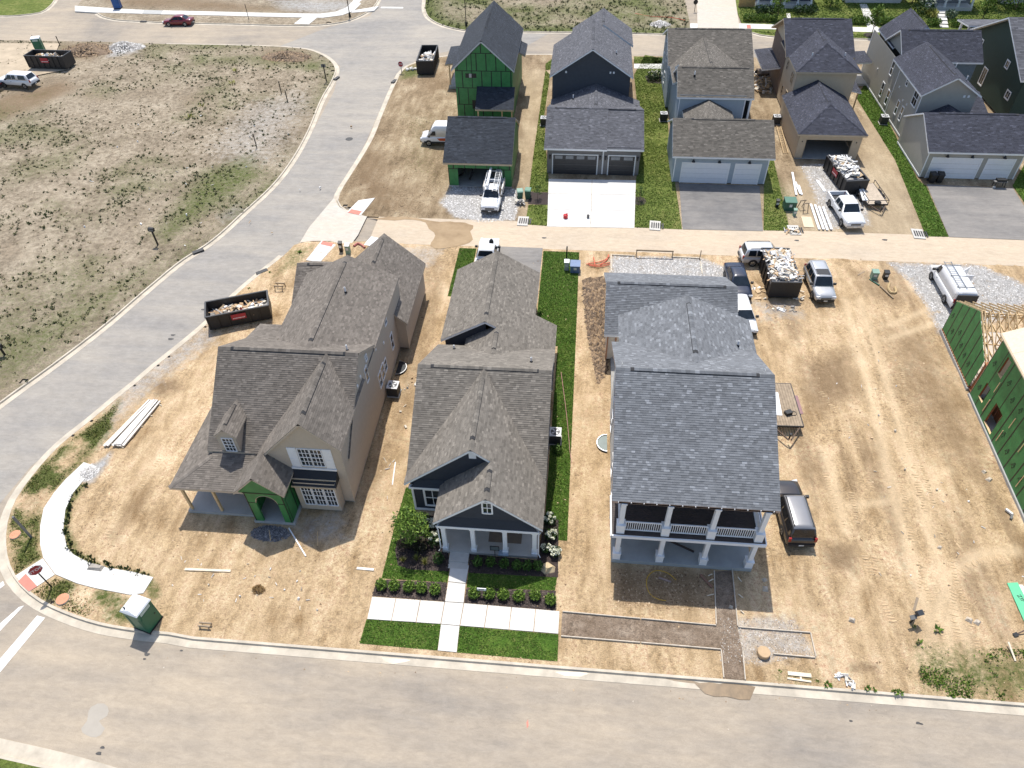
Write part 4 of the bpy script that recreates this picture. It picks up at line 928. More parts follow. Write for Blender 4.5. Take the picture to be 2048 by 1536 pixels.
# recess between the two blocks: studs
for k in range(6):
    mb = MB(); mb.box(.1+k*.28, .16+k*.28, -7.42, -7.0, .3, 2.95); mb.build('wall_stud', RUST, D)
mb = MB(); mb.box(.02, 1.6, -7.42, -6.98, 2.96, 3.05); mb.box(.02, 1.6, -7.42, -6.98, .26, .32); mb.build('top_plate', RUST, D)
wbox(D, (0.0, -7.45), (8, -7.45), 0, 8, .2, 6.0, -.02, .0, OSB, 'party_wall')
# trusses
def truss(x):
    mb = MB(); w = .045
    def m(a, b, h=.11): mb.bar((x, a[0], a[1]), (x, b[0], b[1]), w, h)
    m((.25, 3.12), (-3.35, 5.0)); m((-3.35, 5.0), (-7.1, 3.0)); m((.1, 3.08), (-6.95, 3.08)); m((-3.35, 3.1), (-3.35, 4.95), .07)
    m((-1.6, 3.1), (-3.35, 4.9), .07); m((-5.1, 3.1), (-3.35, 4.9), .07); m((-1.6, 3.1), (-1.6, 4.05), .07); m((-5.1, 3.1), (-5.1, 4.05), .07)
    return mb
t0 = truss(.1).build('roof_truss', LUMBER, D); truss(.32).build('roof_truss', LUMBER, D)
mb = MB()
for i in range(9): mb.bar((.1, -.2-i*.78, 3.3+min(i, 8-i)*.42), (.32, -.2-i*.78, 3.3+min(i, 8-i)*.42), .05, .06)
mb.build('gable_ladder', LUMBER, D)
me = bpy.data.objects[t0.name].data
for k in range(1, 13):
    c = t0.copy(); COL.objects.link(c); c.parent = D; c.location = (.62*k, 0, 0)
for y, z in ((-1.6, 3.16), (-5.1, 3.16), (-3.35, 4.78)):
    mb = MB(); mb.bar((.1, y+.05, z), (7.8, y+.05, z), .05, .09); mb.build('brace_rail', LUMBER, D)
sheet_floor = MB(); sheet_floor.box(.15, 7.9, -6.9, -.05, .258, .30); sheet_floor.build('subfloor', M('dusty_subfloor', (.50, .43, .36), .9, .15, 2), D)
# roof sheet of the front block
mb = MB(); mb.add([(-.35, -7.3, 6.1), (-.35, -22.7, 6.1), (4.0, -22.7, 8.4), (4.0, -7.3, 8.4), (-.35, -7.3, 6.02), (-.35, -22.7, 6.02), (4.0, -22.7, 8.32), (4.0, -7.3, 8.32)], [(0,1,2,3), (7,6,5,4), (4,5,1,0), (5,6,2,1), (6,7,3,2), (7,4,0,3)])
mb.build('roof_deck', RAWT, D, fix=True)
nrm = Vector((-2.3, 0, 4.35)).normalized()
for i in range(7):
    for j in range(2):
        y1 = -7.32-i*2.2; y0 = max(y1-2.18, -22.68); a = .02+j*.5; b = a+.475
        pt = lambda s, y: Vector((-.35+4.35*s, y, 6.1+2.3*s))+nrm*.012
        mb = MB(); mb.add([pt(a, y0), pt(b, y0), pt(b, y1), pt(a, y1)]+[pt(a, y0)-nrm*.01, pt(b, y0)-nrm*.01, pt(b, y1)-nrm*.01, pt(a, y1)-nrm*.01], [(0,1,2,3), (0,4,5,1), (1,5,6,2), (2,6,7,3), (3,7,4,0)])
        mb.build('deck_panel', M('new_roof_osb', (.68, .56, .42), .85, .12, 6), D, fix=True)
D.location = DL; D.rotation_euler = (0, 0, DR)
# ---- row beyond the alley
T2 = (.2, .42); E2 = .165
E_ = thing('unfinished_house', 'green sheathed gabled house shell with charcoal roof beside the stop sign corner', 'house under construction')
roof(E_, gable('y', -11.95, 9.85, -15.75, 6.45, -8.1, 6.45, 86.0, 100.5), SH_E, GREYT, e=E2, tw=T2); ridge(E_, (-11.95, 86, 9.85), (-11.95, 100.5, 9.85), (.9, .9), SH_E, True, 4.5)
roof(E_, [[(-12.6, 83.0, 3.05), (-7.95, 83.0, 3.05), (-8.05, 86.15, 4.5), (-12.7, 86.15, 4.5)]], SH_E, RAWT, e=E2, tw=T2)
roof(E_, gable('x', 74.8, 5.85, 69.75, 3.0, 79.6, 3.0, -14.45, -6.95), SH_E, RAWT, e=E2, tw=T2); ridge(E_, (-14.45, 74.8, 5.85), (-6.95, 74.8, 5.85), (.56, .56), SH_E)
roof(E_, [[(-18.4, 96.5, 3.1), (-15.2, 96.5, 3.5), (-15.2, 103.0, 3.5), (-18.6, 103.0, 3.1)]], SH_E, RAWT, e=E2, tw=T2)
roof(E_, [[(-8.4, 93.0, 6.2), (-7.3, 93.0, 5.7), (-7.3, 97, 5.7), (-8.4, 97, 6.2)]], SH_E, RAWT, e=E2, tw=T2)
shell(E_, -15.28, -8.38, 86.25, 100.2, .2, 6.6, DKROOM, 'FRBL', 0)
def pent(x0, x1, z0, ze, zr): L = x1-x0; return [(0, z0), (L, z0), (L, ze), (L/2, zr), (0, ze)]
eh = [(1.25, 2.6, 5.5, 6.05), (1.9, 2.5, 1.7, 2.8)]
sheathing(E_, (-15.3, 86.2), (-8.35, 86.2), pent(-15.3, -8.35, .2, 6.6, 9.6), ZIPG, TAPE, 1.18, 2.05, .2, holes=eh, off=.3)
sheathing(E_, (-8.36, 86.2), (-8.36, 100.2), [(0, .2), (14, .2), (14, 6.6), (0, 6.6)], ZIPG, TAPE, 1.22, 2.4, .2)
sheathing(E_, (-15.3, 100.2), (-15.3, 86.2), [(0, .2), (14, .2), (14, 6.6), (0, 6.6)], ZIPG, TAPE, 1.22, 2.4, .2)
for t0, t1, z0, z1 in eh:
    wbox(E_, (-15.3, 86.2), (-8.35, 86.2), t0-.05, t1+.05, z0-.05, z1+.05, -.05, .012, TAPE, 'opening_wrap'); wbox(E_, (-15.3, 86.2), (-8.35, 86.2), t0+.45, t0+.75, z0+.05, z1-.05, .01, .02, M('daylit_glimpse', (.45, .44, .42), .8), 'daylit_patch')  # pale patch on the black fill: daylight seen inside, put in as colour
posts(E_, LUMBER, [(-12.3, 83.25, .1, 2.9, .14, 0, 0), (-9.4, 83.25, .1, 2.9, .14, 0, 0), (-8.2, 83.25, .1, 2.9, .14, 0, 0), (-17.9, 96.8, .1, 3.0, .16, 0, 0), (-17.9, 102.6, .1, 3.0, .16, 0, 0)], 'porch_post')
board(E_, -18.0, -15.3, 96.2, 103, -.2, .3, CONC3, 'porch_floor')
# its garage with an open bay
sheathing(E_, (-14.0, 70.15), (-7.1, 70.15), [(0, .15), (6.9, .15), (6.9, 2.95), (0, 2.95)], ZIPG, TAPE, 1.22, 2.0, .15, holes=[(1.05, 5.9, -1, 2.25)])
sheathing(E_, (-7.1, 70.2), (-7.1, 79.2), [(0, .15), (9, .15), (9, 3.0), (4.6, 5.6), (0, 3.0)], ZIPG, TAPE, 1.22, 2.4, .15); sheathing(E_, (-14.0, 79.2), (-14.0, 70.2), [(0, .15), (9, .15), (9, 3.0), (4.4, 5.6), (0, 3.0)], ZIPG, TAPE, 1.22, 2.4, .15)
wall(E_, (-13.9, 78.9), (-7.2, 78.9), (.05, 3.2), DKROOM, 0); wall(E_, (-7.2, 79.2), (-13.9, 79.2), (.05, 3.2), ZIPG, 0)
board(E_, -13.95, -7.15, 70.18, 79.1, -.3, .06, CONC3, 'garage_floor'); board(E_, -14.05, -12.9, 70.1, 70.179, -.3, .14, CONC, 'foundation'); board(E_, -8.15, -7.05, 70.1, 70.179, -.3, .14, CONC, 'foundation')
for pts in ([(-12.5, 71.2, 2.3), (-12.45, 71.3, 1.4), (-12.8, 71.5, .7), (-13.2, 71.6, .5)], [(-11.8, 71.6, 2.3), (-11.6, 71.5, 1.4), (-11.7, 71.3, .7), (-11.9, 71.2, .3)]):
    mb = MB(); mb.tube(smooth_path(pts, .15), .12, 8); mb.build('hanging_duct', BLACK, E_)
rebase(E_, (-11, 85, 0))
F_ = thing('house', 'dark slate sided house with grey gabled roof and white concrete drive', 'house')
roof(F_, gable('y', 1.12, 9.2, -3.82, 6.0, 6.07, 6.0, 85.8, 96.0), SH_F, WHITE, e=E2, tw=T2); ridge(F_, (1.12, 85.8, 9.2), (1.12, 96, 9.2), (.65, .65), SH_F, True, 3)
roof(F_, gable('y', 2.42, 8.55, -1.55, 6.0, 6.36, 6.0, 95.9, 102.2), SH_F, WHITE, e=E2, tw=T2); ridge(F_, (2.42, 96, 8.55), (2.42, 102.2, 8.55), (.65, .65), SH_F)
roof(F_, gable('y', 1.75, 5.1, -3.6, 3.05, 7.1, 3.05, 78.4, 86.25), SH_F, WHITE, e=E2, tw=T2); ridge(F_, (1.75, 79, 5.1), (1.75, 86.2, 5.1), (.39, .39), SH_F, True, 1.2)
roof(F_, [[(-3.75, 73.2, 3.2), (3.14, 73.2, 3.2), (3.14, 79, 5.25), (-3.75, 79, 5.25)], [(3.14, 73.4, 3.17), (7.15, 73.4, 3.17), (7.15, 79, 5.15), (3.14, 79, 5.15)], [(7.15, 84.6, 3.1), (-3.75, 84.6, 3.1), (-3.75, 79, 5.15), (7.15, 79, 5.15)]], SH_F, WHITE, e=E2, tw=T2)
ridge(F_, (-3.75, 79, 5.26), (7.15, 79, 5.2), (.36, .36), SH_F)
wall(F_, (-3.5, 86.2), (5.75, 86.2), [pent(-3.5, 5.75, .2, 6.0, 8.95)], SLATE); shell(F_, -3.5, 5.75, 86.2, 95.9, .2, 6.0, SLATE, 'RBL'); shell(F_, -1.3, 6.1, 95.9, 102, .2, 6, SLATE, 'RBL')
wall(F_, (6.1, 102), (-1.3, 102), [[(0, 6), (7.4, 6), (3.7, 8.3)]], SLATE)
shell(F_, -3.3, 6.75, 78.5, 86.1, .2, 3.1, SLATE, 'RL'); shell(F_, -3.4, 6.8, 73.6, 84.3, .1, 3.3, FGAR, 'RBL')
for a, b in (((6.8, 73.6), (6.8, 84.3)), ((-3.4, 84.3), (-3.4, 73.6))): wall(F_, a, b, [[(0, 3.3), (10.7, 3.1), (5.4, 5.0)]], FGAR)
wall(F_, (-3.4, 73.6), (6.8, 73.6), (.1, 3.3), FGAR)
F1, F2 = (-3.4, 73.6), (6.8, 73.6)
garage_door(F_, F1, F2, 3.1, .0, 4.85, 2.3, DOORD, GREYT, 4, True, 4); garage_door(F_, F1, F2, 8.25, .0, 2.8, 2.3, DOORD, GREYT, 4, True, 2)
for t in (.32, 5.85, 6.45, 9.95):
    mb = MB(); Fm = WallFrame(F1, F2); Fm.box(mb, t-.07, t+.07, 1.85, 2.2, .02, .16); Fm.box(mb, t-.1, t+.1, 2.2, 2.26, 0, .2); mb.build('wall_lantern', DKSTEEL, F_)
wbox(F_, F1, F2, 6.1, 6.25, .1, 3.0, 0, .05, GREYT, 'corner_board')
for x, z in ((-1.9, 6.3), (3.35, 6.3), (3.75, 6.3)): wbox(F_, (-3.5, 86.2), (5.75, 86.2), x+3.4, x+3.6, z, z+.22, 0, .08, WHITE, 'wall_vent')
pipe_vent(F_, -.9, 84.0, 4.1, .5); pipe_vent(F_, 4.0, 89.5, 7.35, .4)
rebase(F_, (1.5, 85, 0))
G_ = thing('house', 'pale blue grey house with taupe shingle roofs and white double garage doors', 'house')
roof(G_, gable('x', 96.5, 8.0, 90.8, 5.5, 102.0, 5.5, 10.5, 20.9), SH_G, WHITE, e=E2, tw=T2); ridge(G_, (10.5, 96.5, 8.0), (20.9, 96.5, 8.0), (.44, .44), SH_G)
roof(G_, gable('y', 15.0, 7.52, 10.75, 5.5, 19.3, 5.5, 85.6, 96.0), SH_G, WHITE, e=E2, tw=T2); ridge(G_, (15.0, 85.8, 7.52), (15.0, 95.4, 7.52), (.48, .48), SH_G)
roof(G_, gable('x', 85.3, 7.55, 81.75, 5.5, 88.9, 5.5, 10.95, 19.6), SH_G, WHITE, e=E2, tw=T2); ridge(G_, (10.95, 85.3, 7.55), (19.6, 85.3, 7.55), (.57, .57), SH_G, True, .5)
roof(G_, gable('x', 76.3, 5.5, 72.0, 3.25, 80.6, 3.25, 10.1, 20.85), SH_G, WHITE, e=E2, tw=T2); ridge(G_, (10.1, 76.3, 5.5), (20.85, 76.3, 5.5), (.52, .52), SH_G, True, 2.0)
roof(G_, gable('y', 14.6, 5.2, 11.8, 3.9, 17.4, 3.9, 77.0, 81.95), SH_G, WHITE, e=E2, tw=T2)
shell(G_, 10.9, 20.5, 91.2, 101.6, .2, 5.6, BLUEG, 'FRBL'); shell(G_, 11.25, 19.35, 82, 91.3, .2, 5.6, BLUEG, 'RL'); wall(G_, (11.25, 82), (18.75, 82), (.2, 5.7), BLUEG)
for a, b in (((19.35, 82), (19.35, 90)), ((11.25, 90), (11.25, 82))): wall(G_, a, b, [[(0, 5.7), (7, 5.7), (3.4, 7.3)]], BLUEG)
for a, b in (((20.5, 91.2), (20.5, 101.6)), ((10.9, 101.6), (10.9, 91.2))): wall(G_, a, b, [[(0, 5.6), (10.4, 5.6), (5.2, 7.8)]], BLUEG)
shell(G_, 10.45, 20.4, 72.4, 80.3, .1, 3.35, BLUEG, 'RBL'); wall(G_, (10.45, 72.4), (20.4, 72.4), (.1, 3.35), BLUEG)
for a, b in (((20.4, 72.4), (20.4, 80.3)), ((10.45, 80.3), (10.45, 72.4))): wall(G_, a, b, [[(0, 3.35), (7.9, 3.35), (3.95, 5.3)]], BLUEG)
F1, F2 = (10.45, 72.4), (20.4, 72.4)
garage_door(G_, F1, F2, 3.37, .0, 4.9, 2.3, DOORW, WHITE); garage_door(G_, F1, F2, 7.85, .0, 2.55, 2.3, DOORW, WHITE)
def gooseneck(p, F1, F2, t, z):
    Fm = WallFrame(F1, F2); mb = MB(); mb.tube([Fm.P(t, z, 0), Fm.P(t, z+.15, .12), Fm.P(t, z+.1, .25)], .03, 6)
    c = Fm.P(t, z-.12, .26); mb.lathe((c.x, c.y, c.z), [(.2, 0), (.14, .1), (.06, .22)], 10); b = mb.build('gooseneck_lamp', DKSTEEL, p)
    mb = MB(); Fm.box(mb, t-.07, t+.07, z+.02, z+.22, 0, .05); mb.build('mount', WHITE, b)
for t in (1.95, 4.7, 7.85): gooseneck(G_, F1, F2, t, 2.72)
for t in (0, 9.83): wbox(G_, F1, F2, t, t+.12, .1, 3.2, 0, .05, WHITE, 'corner_board')
for t in (0, 7.38): wbox(G_, (11.25, 82), (18.75, 82), t, t+.12, .2, 5.6, 0, .05, WHITE, 'corner_board')
board(G_, 19.2, 19.4, 81.85, 82.05, .2, 5.45, WHITE, 'porch_post'); board(G_, 18.75, 19.35, 81.9, 82.1, 5.2, 5.4, WHITE, 'porch_beam')
for t, z in ((2.0, 1.2), (5.0, 1.2), (2.0, 4.0), (5, 4.0)): window(G_, (10.9, 101.6), (10.9, 91.2), t, z, .8, 1.3, 1, 2)
pipe_vent(G_, 12.9, 84.2, 7.0, .5)
rebase(G_, (15, 84, 0))
H_ = thing('house', 'straw coloured narrow house with stacked hip roofs and open garage bay', 'house under construction')
def hip(x0, x1, y0, y1, ze, s, back='gable'):
    xm = (x0+x1)/2; hw = (x1-x0)/2; zr = ze+hw*s
    return [[(x0, y0, ze), (x1, y0, ze), (xm, y0+hw, zr)], [(x1, y0, ze), (x1, y1, ze), (xm, y1, zr), (xm, y0+hw, zr)], [(x0, y1, ze), (x0, y0, ze), (xm, y0+hw, zr), (xm, y1, zr)]], (xm, y0+hw, zr)
pl_, ap = hip(25.3, 32.9, 88.3, 98.3, 6.0, .53); roof(H_, pl_, SH_H, HTAN, e=E2, tw=T2); ridge(H_, ap, (ap[0], 98.3, ap[2]), (.53, .53), SH_H)
for q in ((25.3, 88.3), (32.9, 88.3)): ridge(H_, (q[0], q[1], 6.02), ap, (.2, .2), SH_H, False, w=.14)
roof(H_, gable('x', 98.3, 8.75, 93.0, 6.0, 103.6, 6.0, 24.95, 33.25), SH_H, HTAN, e=E2, tw=T2); ridge(H_, (24.95, 98.3, 8.75), (33.25, 98.3, 8.75), (.52, .52), SH_H)
pl_, ap = hip(24.4, 31.95, 78.25, 88.6, 3.05, .51); roof(H_, pl_, SH_H, HTAN, e=E2, tw=T2); ridge(H_, ap, (ap[0], 88.6, ap[2]), (.51, .51), SH_H, True, .5)
for q in ((24.4, 78.25), (31.95, 78.25)): ridge(H_, (q[0], q[1], 3.07), ap, (.2, .2), SH_H, False, w=.14)
shell(H_, 25.6, 32.5, 88.7, 103.2, .2, 6.05, HTAN, 'FRBL'); shell(H_, 24.75, 31.6, 78.6, 88.8, .1, 3.1, HTAN, 'RBL')
for a, b in (((32.5, 93.2), (32.5, 103.2)), ((25.6, 103.2), (25.6, 93.2))): wall(H_, a, b, [[(0, 6.05), (10, 6.05), (5, 8.5)]], HTAN)
wall(H_, (24.75, 78.6), (31.6, 78.6), [[(0, .1), (.85, .1), (.85, 3.1), (0, 3.1)], [(5.85, .1), (6.85, .1), (6.85, 3.1), (5.85, 3.1)], [(.85, 2.3), (5.85, 2.3), (5.85, 3.1), (.85, 3.1)]], HTAN)
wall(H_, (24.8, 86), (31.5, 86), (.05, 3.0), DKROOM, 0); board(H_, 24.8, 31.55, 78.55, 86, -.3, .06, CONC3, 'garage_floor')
for a, b in ((25.56, 25.6), (30.6, 30.64)): board(H_, a, b, 78.54, 78.8, .07, 2.3, RAWT, 'door_jamb')
SHAKE = M('brown_shake_siding', (.17, .115, .085), .85, .2, 3); wall(H_, (25.55, 103.2), (25.55, 95.2), (.2, 6.0), SHAKE, .2)
roof(H_, [[(23.3, 96.5, 3.1), (25.6, 96.5, 3.4), (25.6, 103.4, 3.4), (23.3, 103.4, 3.1)]], SH_H, WHITE, e=E2, tw=T2)
roof(H_, [[(32.3, 90.5, 3.2), (34.4, 90.5, 2.8), (34.4, 94.5, 2.8), (32.3, 94.5, 3.2)]], SH_H, WHITE, e=E2, tw=T2); posts(H_, LUMBER, [(34.1, 90.8, 0, 2.7, .14, 0, 0)], 'porch_post')
L1, L2 = (25.6, 103.2), (25.6, 88.7)
for y, z, w, h in ((93.6, 4.3, .5, .95), (90.0, 3.9, .4, 1.2), (90.6, 3.9, .4, 1.2), (93.4, 1.3, .5, 1.0), (91, 1.2, .7, 1.4)): window(H_, L1, L2, 103.2-y, z, w, h, 1, 2, HTAN, .06)
pipe_vent(H_, 27.3, 90.5, 6.95, .5); pipe_vent(H_, 31.2, 90.9, 6.85, .5)
for t in (.42, 6.35): wbox(H_, (24.75, 78.6), (31.6, 78.6), t-.05, t+.05, 2.0, 2.15, 0, .05, DKSTEEL, 'junction_box')
rebase(H_, (28.5, 90, 0))
I_ = thing('house', 'greige house with crossing dark gables and white trim beside a bright lawn strip', 'house')
roof(I_, gable('y', 40.95, 8.0, 37.75, 6.0, 44.2, 6.0, 82.2, 93.0), SH_H, WHITE, e=E2, tw=T2); ridge(I_, (40.95, 82.2, 8.0), (40.95, 92.6, 8.0), (.62, .62), SH_H)
roof(I_, gable('x', 95.6, 8.45, 92.0, 6.0, 99.4, 6.0, 38.5, 47.9), SH_H, WHITE, e=E2, tw=T2); ridge(I_, (38.5, 95.6, 8.45), (47.9, 95.6, 8.45), (.65, .68), SH_H)
roof(I_, gable('y', 41.95, 8.5, 38.75, 5.95, 45.1, 5.95, 96.6, 103.4), SH_H, WHITE, e=E2, tw=T2); ridge(I_, (41.95, 96.6, 8.5), (41.95, 103.4, 8.5), (.8, .8), SH_H)
roof(I_, gable('x', 78.95, 5.5, 74.5, 3.2, 83.4, 3.2, 37.2, 48.6), SH_H, WHITE, e=E2, tw=T2); ridge(I_, (37.2, 78.95, 5.5), (48.6, 78.95, 5.5), (.52, .52), SH_H, True, 1.6)
roof(I_, [[(44.2, 84.3, 3.0), (47.0, 84.3, 3.0), (47.0, 88.5, 4.0), (44.2, 88.5, 4.0)]], SH_H, WHITE, e=E2, tw=T2); posts(I_, WHITE, [(46.8, 84.5, 0, 2.85, .16, 0, 0)], 'porch_post')
roof(I_, gable('y', 41.2, 4.9, 39.0, 3.8, 43.4, 3.8, 79.5, 82.6), SH_H, WHITE, e=E2, tw=T2)
wall(I_, (38.1, 103), (38.1, 82.6), [[(0, .3), (20.4, .3), (20.4, 6.05), (0, 6.05)]], GREIGE, .17); wall(I_, (38.1, 82.6), (43.85, 82.6), [pent(38.1, 43.85, .3, 6.05, 7.8)], GREIGE)
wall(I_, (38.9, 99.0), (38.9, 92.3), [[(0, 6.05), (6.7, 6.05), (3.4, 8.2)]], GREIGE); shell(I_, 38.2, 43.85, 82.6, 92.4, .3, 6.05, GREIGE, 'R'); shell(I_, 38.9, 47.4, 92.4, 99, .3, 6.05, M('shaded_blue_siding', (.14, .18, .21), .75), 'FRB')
wall(I_, (47.4, 92.4), (47.4, 99), [[(0, 6.05), (6.6, 6.05), (3.2, 8.2)]], GREIGE); shell(I_, 39, 44.8, 99, 103, .3, 6, GREIGE, 'RB')
F1, F2 = (37.45, 74.9), (47.3, 74.9)
wall(I_, F1, F2, (.1, 3.3), GREIGE); shell(I_, 37.45, 47.3, 74.9, 83, .1, 3.3, GREIGE, 'RL')
for a, b in (((47.3, 74.9), (47.3, 83)), ((37.45, 83), (37.45, 74.9))): wall(I_, a, b, [[(0, 3.3), (8.1, 3.3), (4.05, 5.3)]], GREIGE)
garage_door(I_, F1, F2, 3.2, .0, 4.95, 2.3, DOORW, WHITE); garage_door(I_, F1, F2, 7.75, .0, 2.65, 2.3, DOORW, WHITE)
for t in (1.95, 4.5, 7.8): gooseneck(I_, F1, F2, t, 2.72)
for t in (0, 9.73): wbox(I_, F1, F2, t, t+.12, .1, 3.2, 0, .05, WHITE, 'corner_board')
LW1, LW2 = (38.1, 103), (38.1, 82.6)
for t in (0.05, 12.2, 20.26): wbox(I_, LW1, LW2, t, t+.13, .3, 6.0, 0, .05, WHITE, 'corner_board')
wbox(I_, LW1, LW2, .2, 20.2, .12, .3, 0, .06, WHITE, 'skirt_board'); wbox(I_, (37.45, 83), (37.45, 74.9), 0, 8.1, .1, .26, 0, .06, WHITE, 'skirt_board')
for y, z, w, h, c in ((93.1, 4.0, .75, 1.55, 1), (94.0, 1.0, .7, 1.6, 1), (91.6, 1.0, .7, 1.6, 1), (87.6, 4.95, .5, .8, 1), (84.1, 4.1, 1.3, 1.6, 2), (87.9, 1.4, .6, 1.5, 1), (86.2, 1.4, .6, 1.5, 1)): window(I_, LW1, LW2, 103-y, z, w, h, c, 2, WHITE, .1)
for y, z in ((97.5, 2.9), (89.2, 4.0), (87.0, 3.3), (85.6, 3.4)): wbox(I_, LW1, LW2, 103-y-.1, 103-y+.1, z, z+.2, 0, .09, WHITE, 'wall_vent')
for x in (42.5, 42.95): wbox(I_, (38.1, 82.6), (43.85, 82.6), x-38.2, x-37.98, 5.7, 5.95, 0, .08, WHITE, 'wall_vent')
pipe_vent(I_, 43.2, 88.5, 6.6, .6); pipe_vent(I_, 43.0, 84.6, 6.7, .6)
roof(I_, [[(35.2, 99.5, 2.9), (37.9, 99.5, 3.1), (37.9, 103.5, 3.1), (35.2, 103.5, 2.9)]], SH_H, WHITE, e=E2, tw=T2); posts(I_, WHITE, [(35.4, 99.8, .3, 2.8, .2, 0, 0), (35.4, 103.2, .3, 2.8, .2, 0, 0)]); board(I_, 35.2, 38.05, 99.5, 103.5, -.2, .3, CONC2, 'porch_floor')
rebase(I_, (42, 90, 0))
J = thing('house', 'dark green sided house with pale grey gable roof at the far right', 'house')
jx = 51.6
roof(J, gable('x', 96.8, 9.6, 88.3, 5.4, 105.2, 5.4, jx-.6, 66), SH_F, WHITE, e=.24, tw=(.4, .8))
wall(J, (jx, 104.8), (jx, 88.7), [[(0, .3), (16.1, .3), (16.1, 5.5), (8, 9.4), (0, 5.5)]], DGREEN); wall(J, (jx, 88.7), (65, 88.7), (.3, 5.5), DGREEN)
for t, z, w, h in ((14.2, 2.4, .9, .75), (7.0, 1.2, 1.0, 1.9), (16.0-13.0, 4.0, .9, 1.3), (11.2, 4.9, .7, .7)): window(J, (jx, 104.8), (jx, 88.7), t, z, w, h, 2, 1, WHITE, .14, hung=False)
posts(J, WHITE, [(jx-.4, 105.6, .3, 5.6, .25, 0, 0), (jx-.4, 108, .3, 5.6, .25, 0, 0)]); board(J, jx-.8, 65, 105, 108.4, 2.7, 2.9, WHITE, 'balcony_floor'); board(J, jx-.8, 65, 105, 108.4, -.2, .3, CONC2, 'porch_floor')
railing(J, (jx-.6, 105.2, 0), (jx-.6, 108.2, 0), 2.9, WHITE)
roof(J, [[(jx-.8, 105.1, 5.9), (66, 105.1, 5.9), (66, 108.8, 5.5), (jx-.8, 108.8, 5.5)]], SH_F, WHITE, e=.24, tw=(.4, .8))
rebase(J, (58, 97, 0))
# ---- porch fronts across the far street
def porch_house(label, px0, px1, py, wallm, roofm, depth=2.2):
    p = thing('house', label, 'house'); a = G(px0, py); b = G(px1, py); y = (a[1]+b[1])/2; x0, x1 = a[0], b[0]
    board(p, x0, x1, y, y+depth, -.2, .55, CONC2, 'porch_floor'); wall(p, (x0-.3, y+depth), (x1+.3, y+depth), (.2, 6.2), wallm); shell(p, x0-.3, x1+.3, y+depth, y+depth+10, .2, 6.2, wallm, 'RBL')
    n = 5 if x1-x0 > 7 else 4
    posts(p, WHITE, [(x0+.2+(x1-x0-.4)*i/(n-1), y+.25, .55, 3.2, .26, .34, .25) for i in range(n)])
    roof(p, [[(x0-.3, y-.3, 3.35), (x1+.3, y-.3, 3.35), (x1+.3, y+depth, 4.2), (x0-.3, y+depth, 4.2)]], roofm, WHITE, e=.24, tw=(.4, .8))
    roof(p, gable('x', y+depth+5, 9.2, y+depth-.4, 6.1, y+depth+10.4, 6.1, x0-.6, x1+.6), roofm, WHITE, e=.24, tw=(.4, .8))
    for i in range(3):
        t = .3+(x1-x0)*(i+.5)/3; window(p, (x0-.3, y+depth), (x1+.3, y+depth), t, 1.0, 1.0, 1.6, 2, 2); window(p, (x0-.3, y+depth), (x1+.3, y+depth), t, 4.3, 1.0, 1.4, 2, 2)
    rebase(p, ((x0+x1)/2, y+5, 0)); return (x0, x1, y)
KP = porch_house('navy house with white columned porch beside the timber fence across the far street', 1512, 1622, 17, NAVY, SH_H)
LP = porch_house('pale green house across the far street between two white columned porches', 1690, 1800, 6, M('sage_siding', (.36, .47, .36), .75), SH_G, .4)
MP = porch_house('grey sided house with tall white porch columns and broad front steps across the far street', 1858, 1942, 22, M('mid_grey_siding', (.22, .225, .24), .75), SH_H)
QP = porch_house('pale stucco house behind shrubs at the far right across the street', 2000, 2110, 8, M('pale_stucco', (.5, .49, .45), .8), SH_G, .4)
# ---------------------------------------------------------------- vehicles
def paint(name, c, metal=0): return M(name, c, .32, .03, 2, metal=metal, coat=.6)
PW = paint('white_car_paint', (.78, .79, .80)); PS = paint('silver_car_paint', (.50, .51, .52), .35); PB = paint('black_car_paint', (.012, .014, .020)); PR = paint('dark_red_car_paint', (.17, .008, .018)); PG = paint('bright_silver_paint', (.66, .67, .68), .2); PD = paint('dark_bronze_paint', (.05, .045, .045), .3)
TYRE = M('tyre_rubber', (.018, .018, .019), .9); RIM = M('alloy_rim', (.42, .43, .44), .35, .05, metal=.7); LAMP = M('headlamp_lens', (.72, .75, .78), .12); TAIL = M('tail_lamp_lens', (.30, .012, .014), .25); TRIM = M('dark_plastic_trim', (.022, .023, .025), .6); CARGLASS = M('car_glass', (.015, .022, .030), .07, .3, 2); PLATE = M('number_plate', (.62, .63, .62), .5); TRACKW = M('dusty_tyre', (.06, .052, .045), .95)
def loft(mb, rings, close=True):
    n = len(rings[0]); vs = [p for r in rings for p in r]; fs = [(i*n+k, i*n+(k+1)%n, (i+1)*n+(k+1)%n, (i+1)*n+k) for i in range(len(rings)-1) for k in range(n)]
    mb.add(vs, fs+[tuple(range(n-1, -1, -1)), tuple((len(rings)-1)*n+k for k in range(n))])
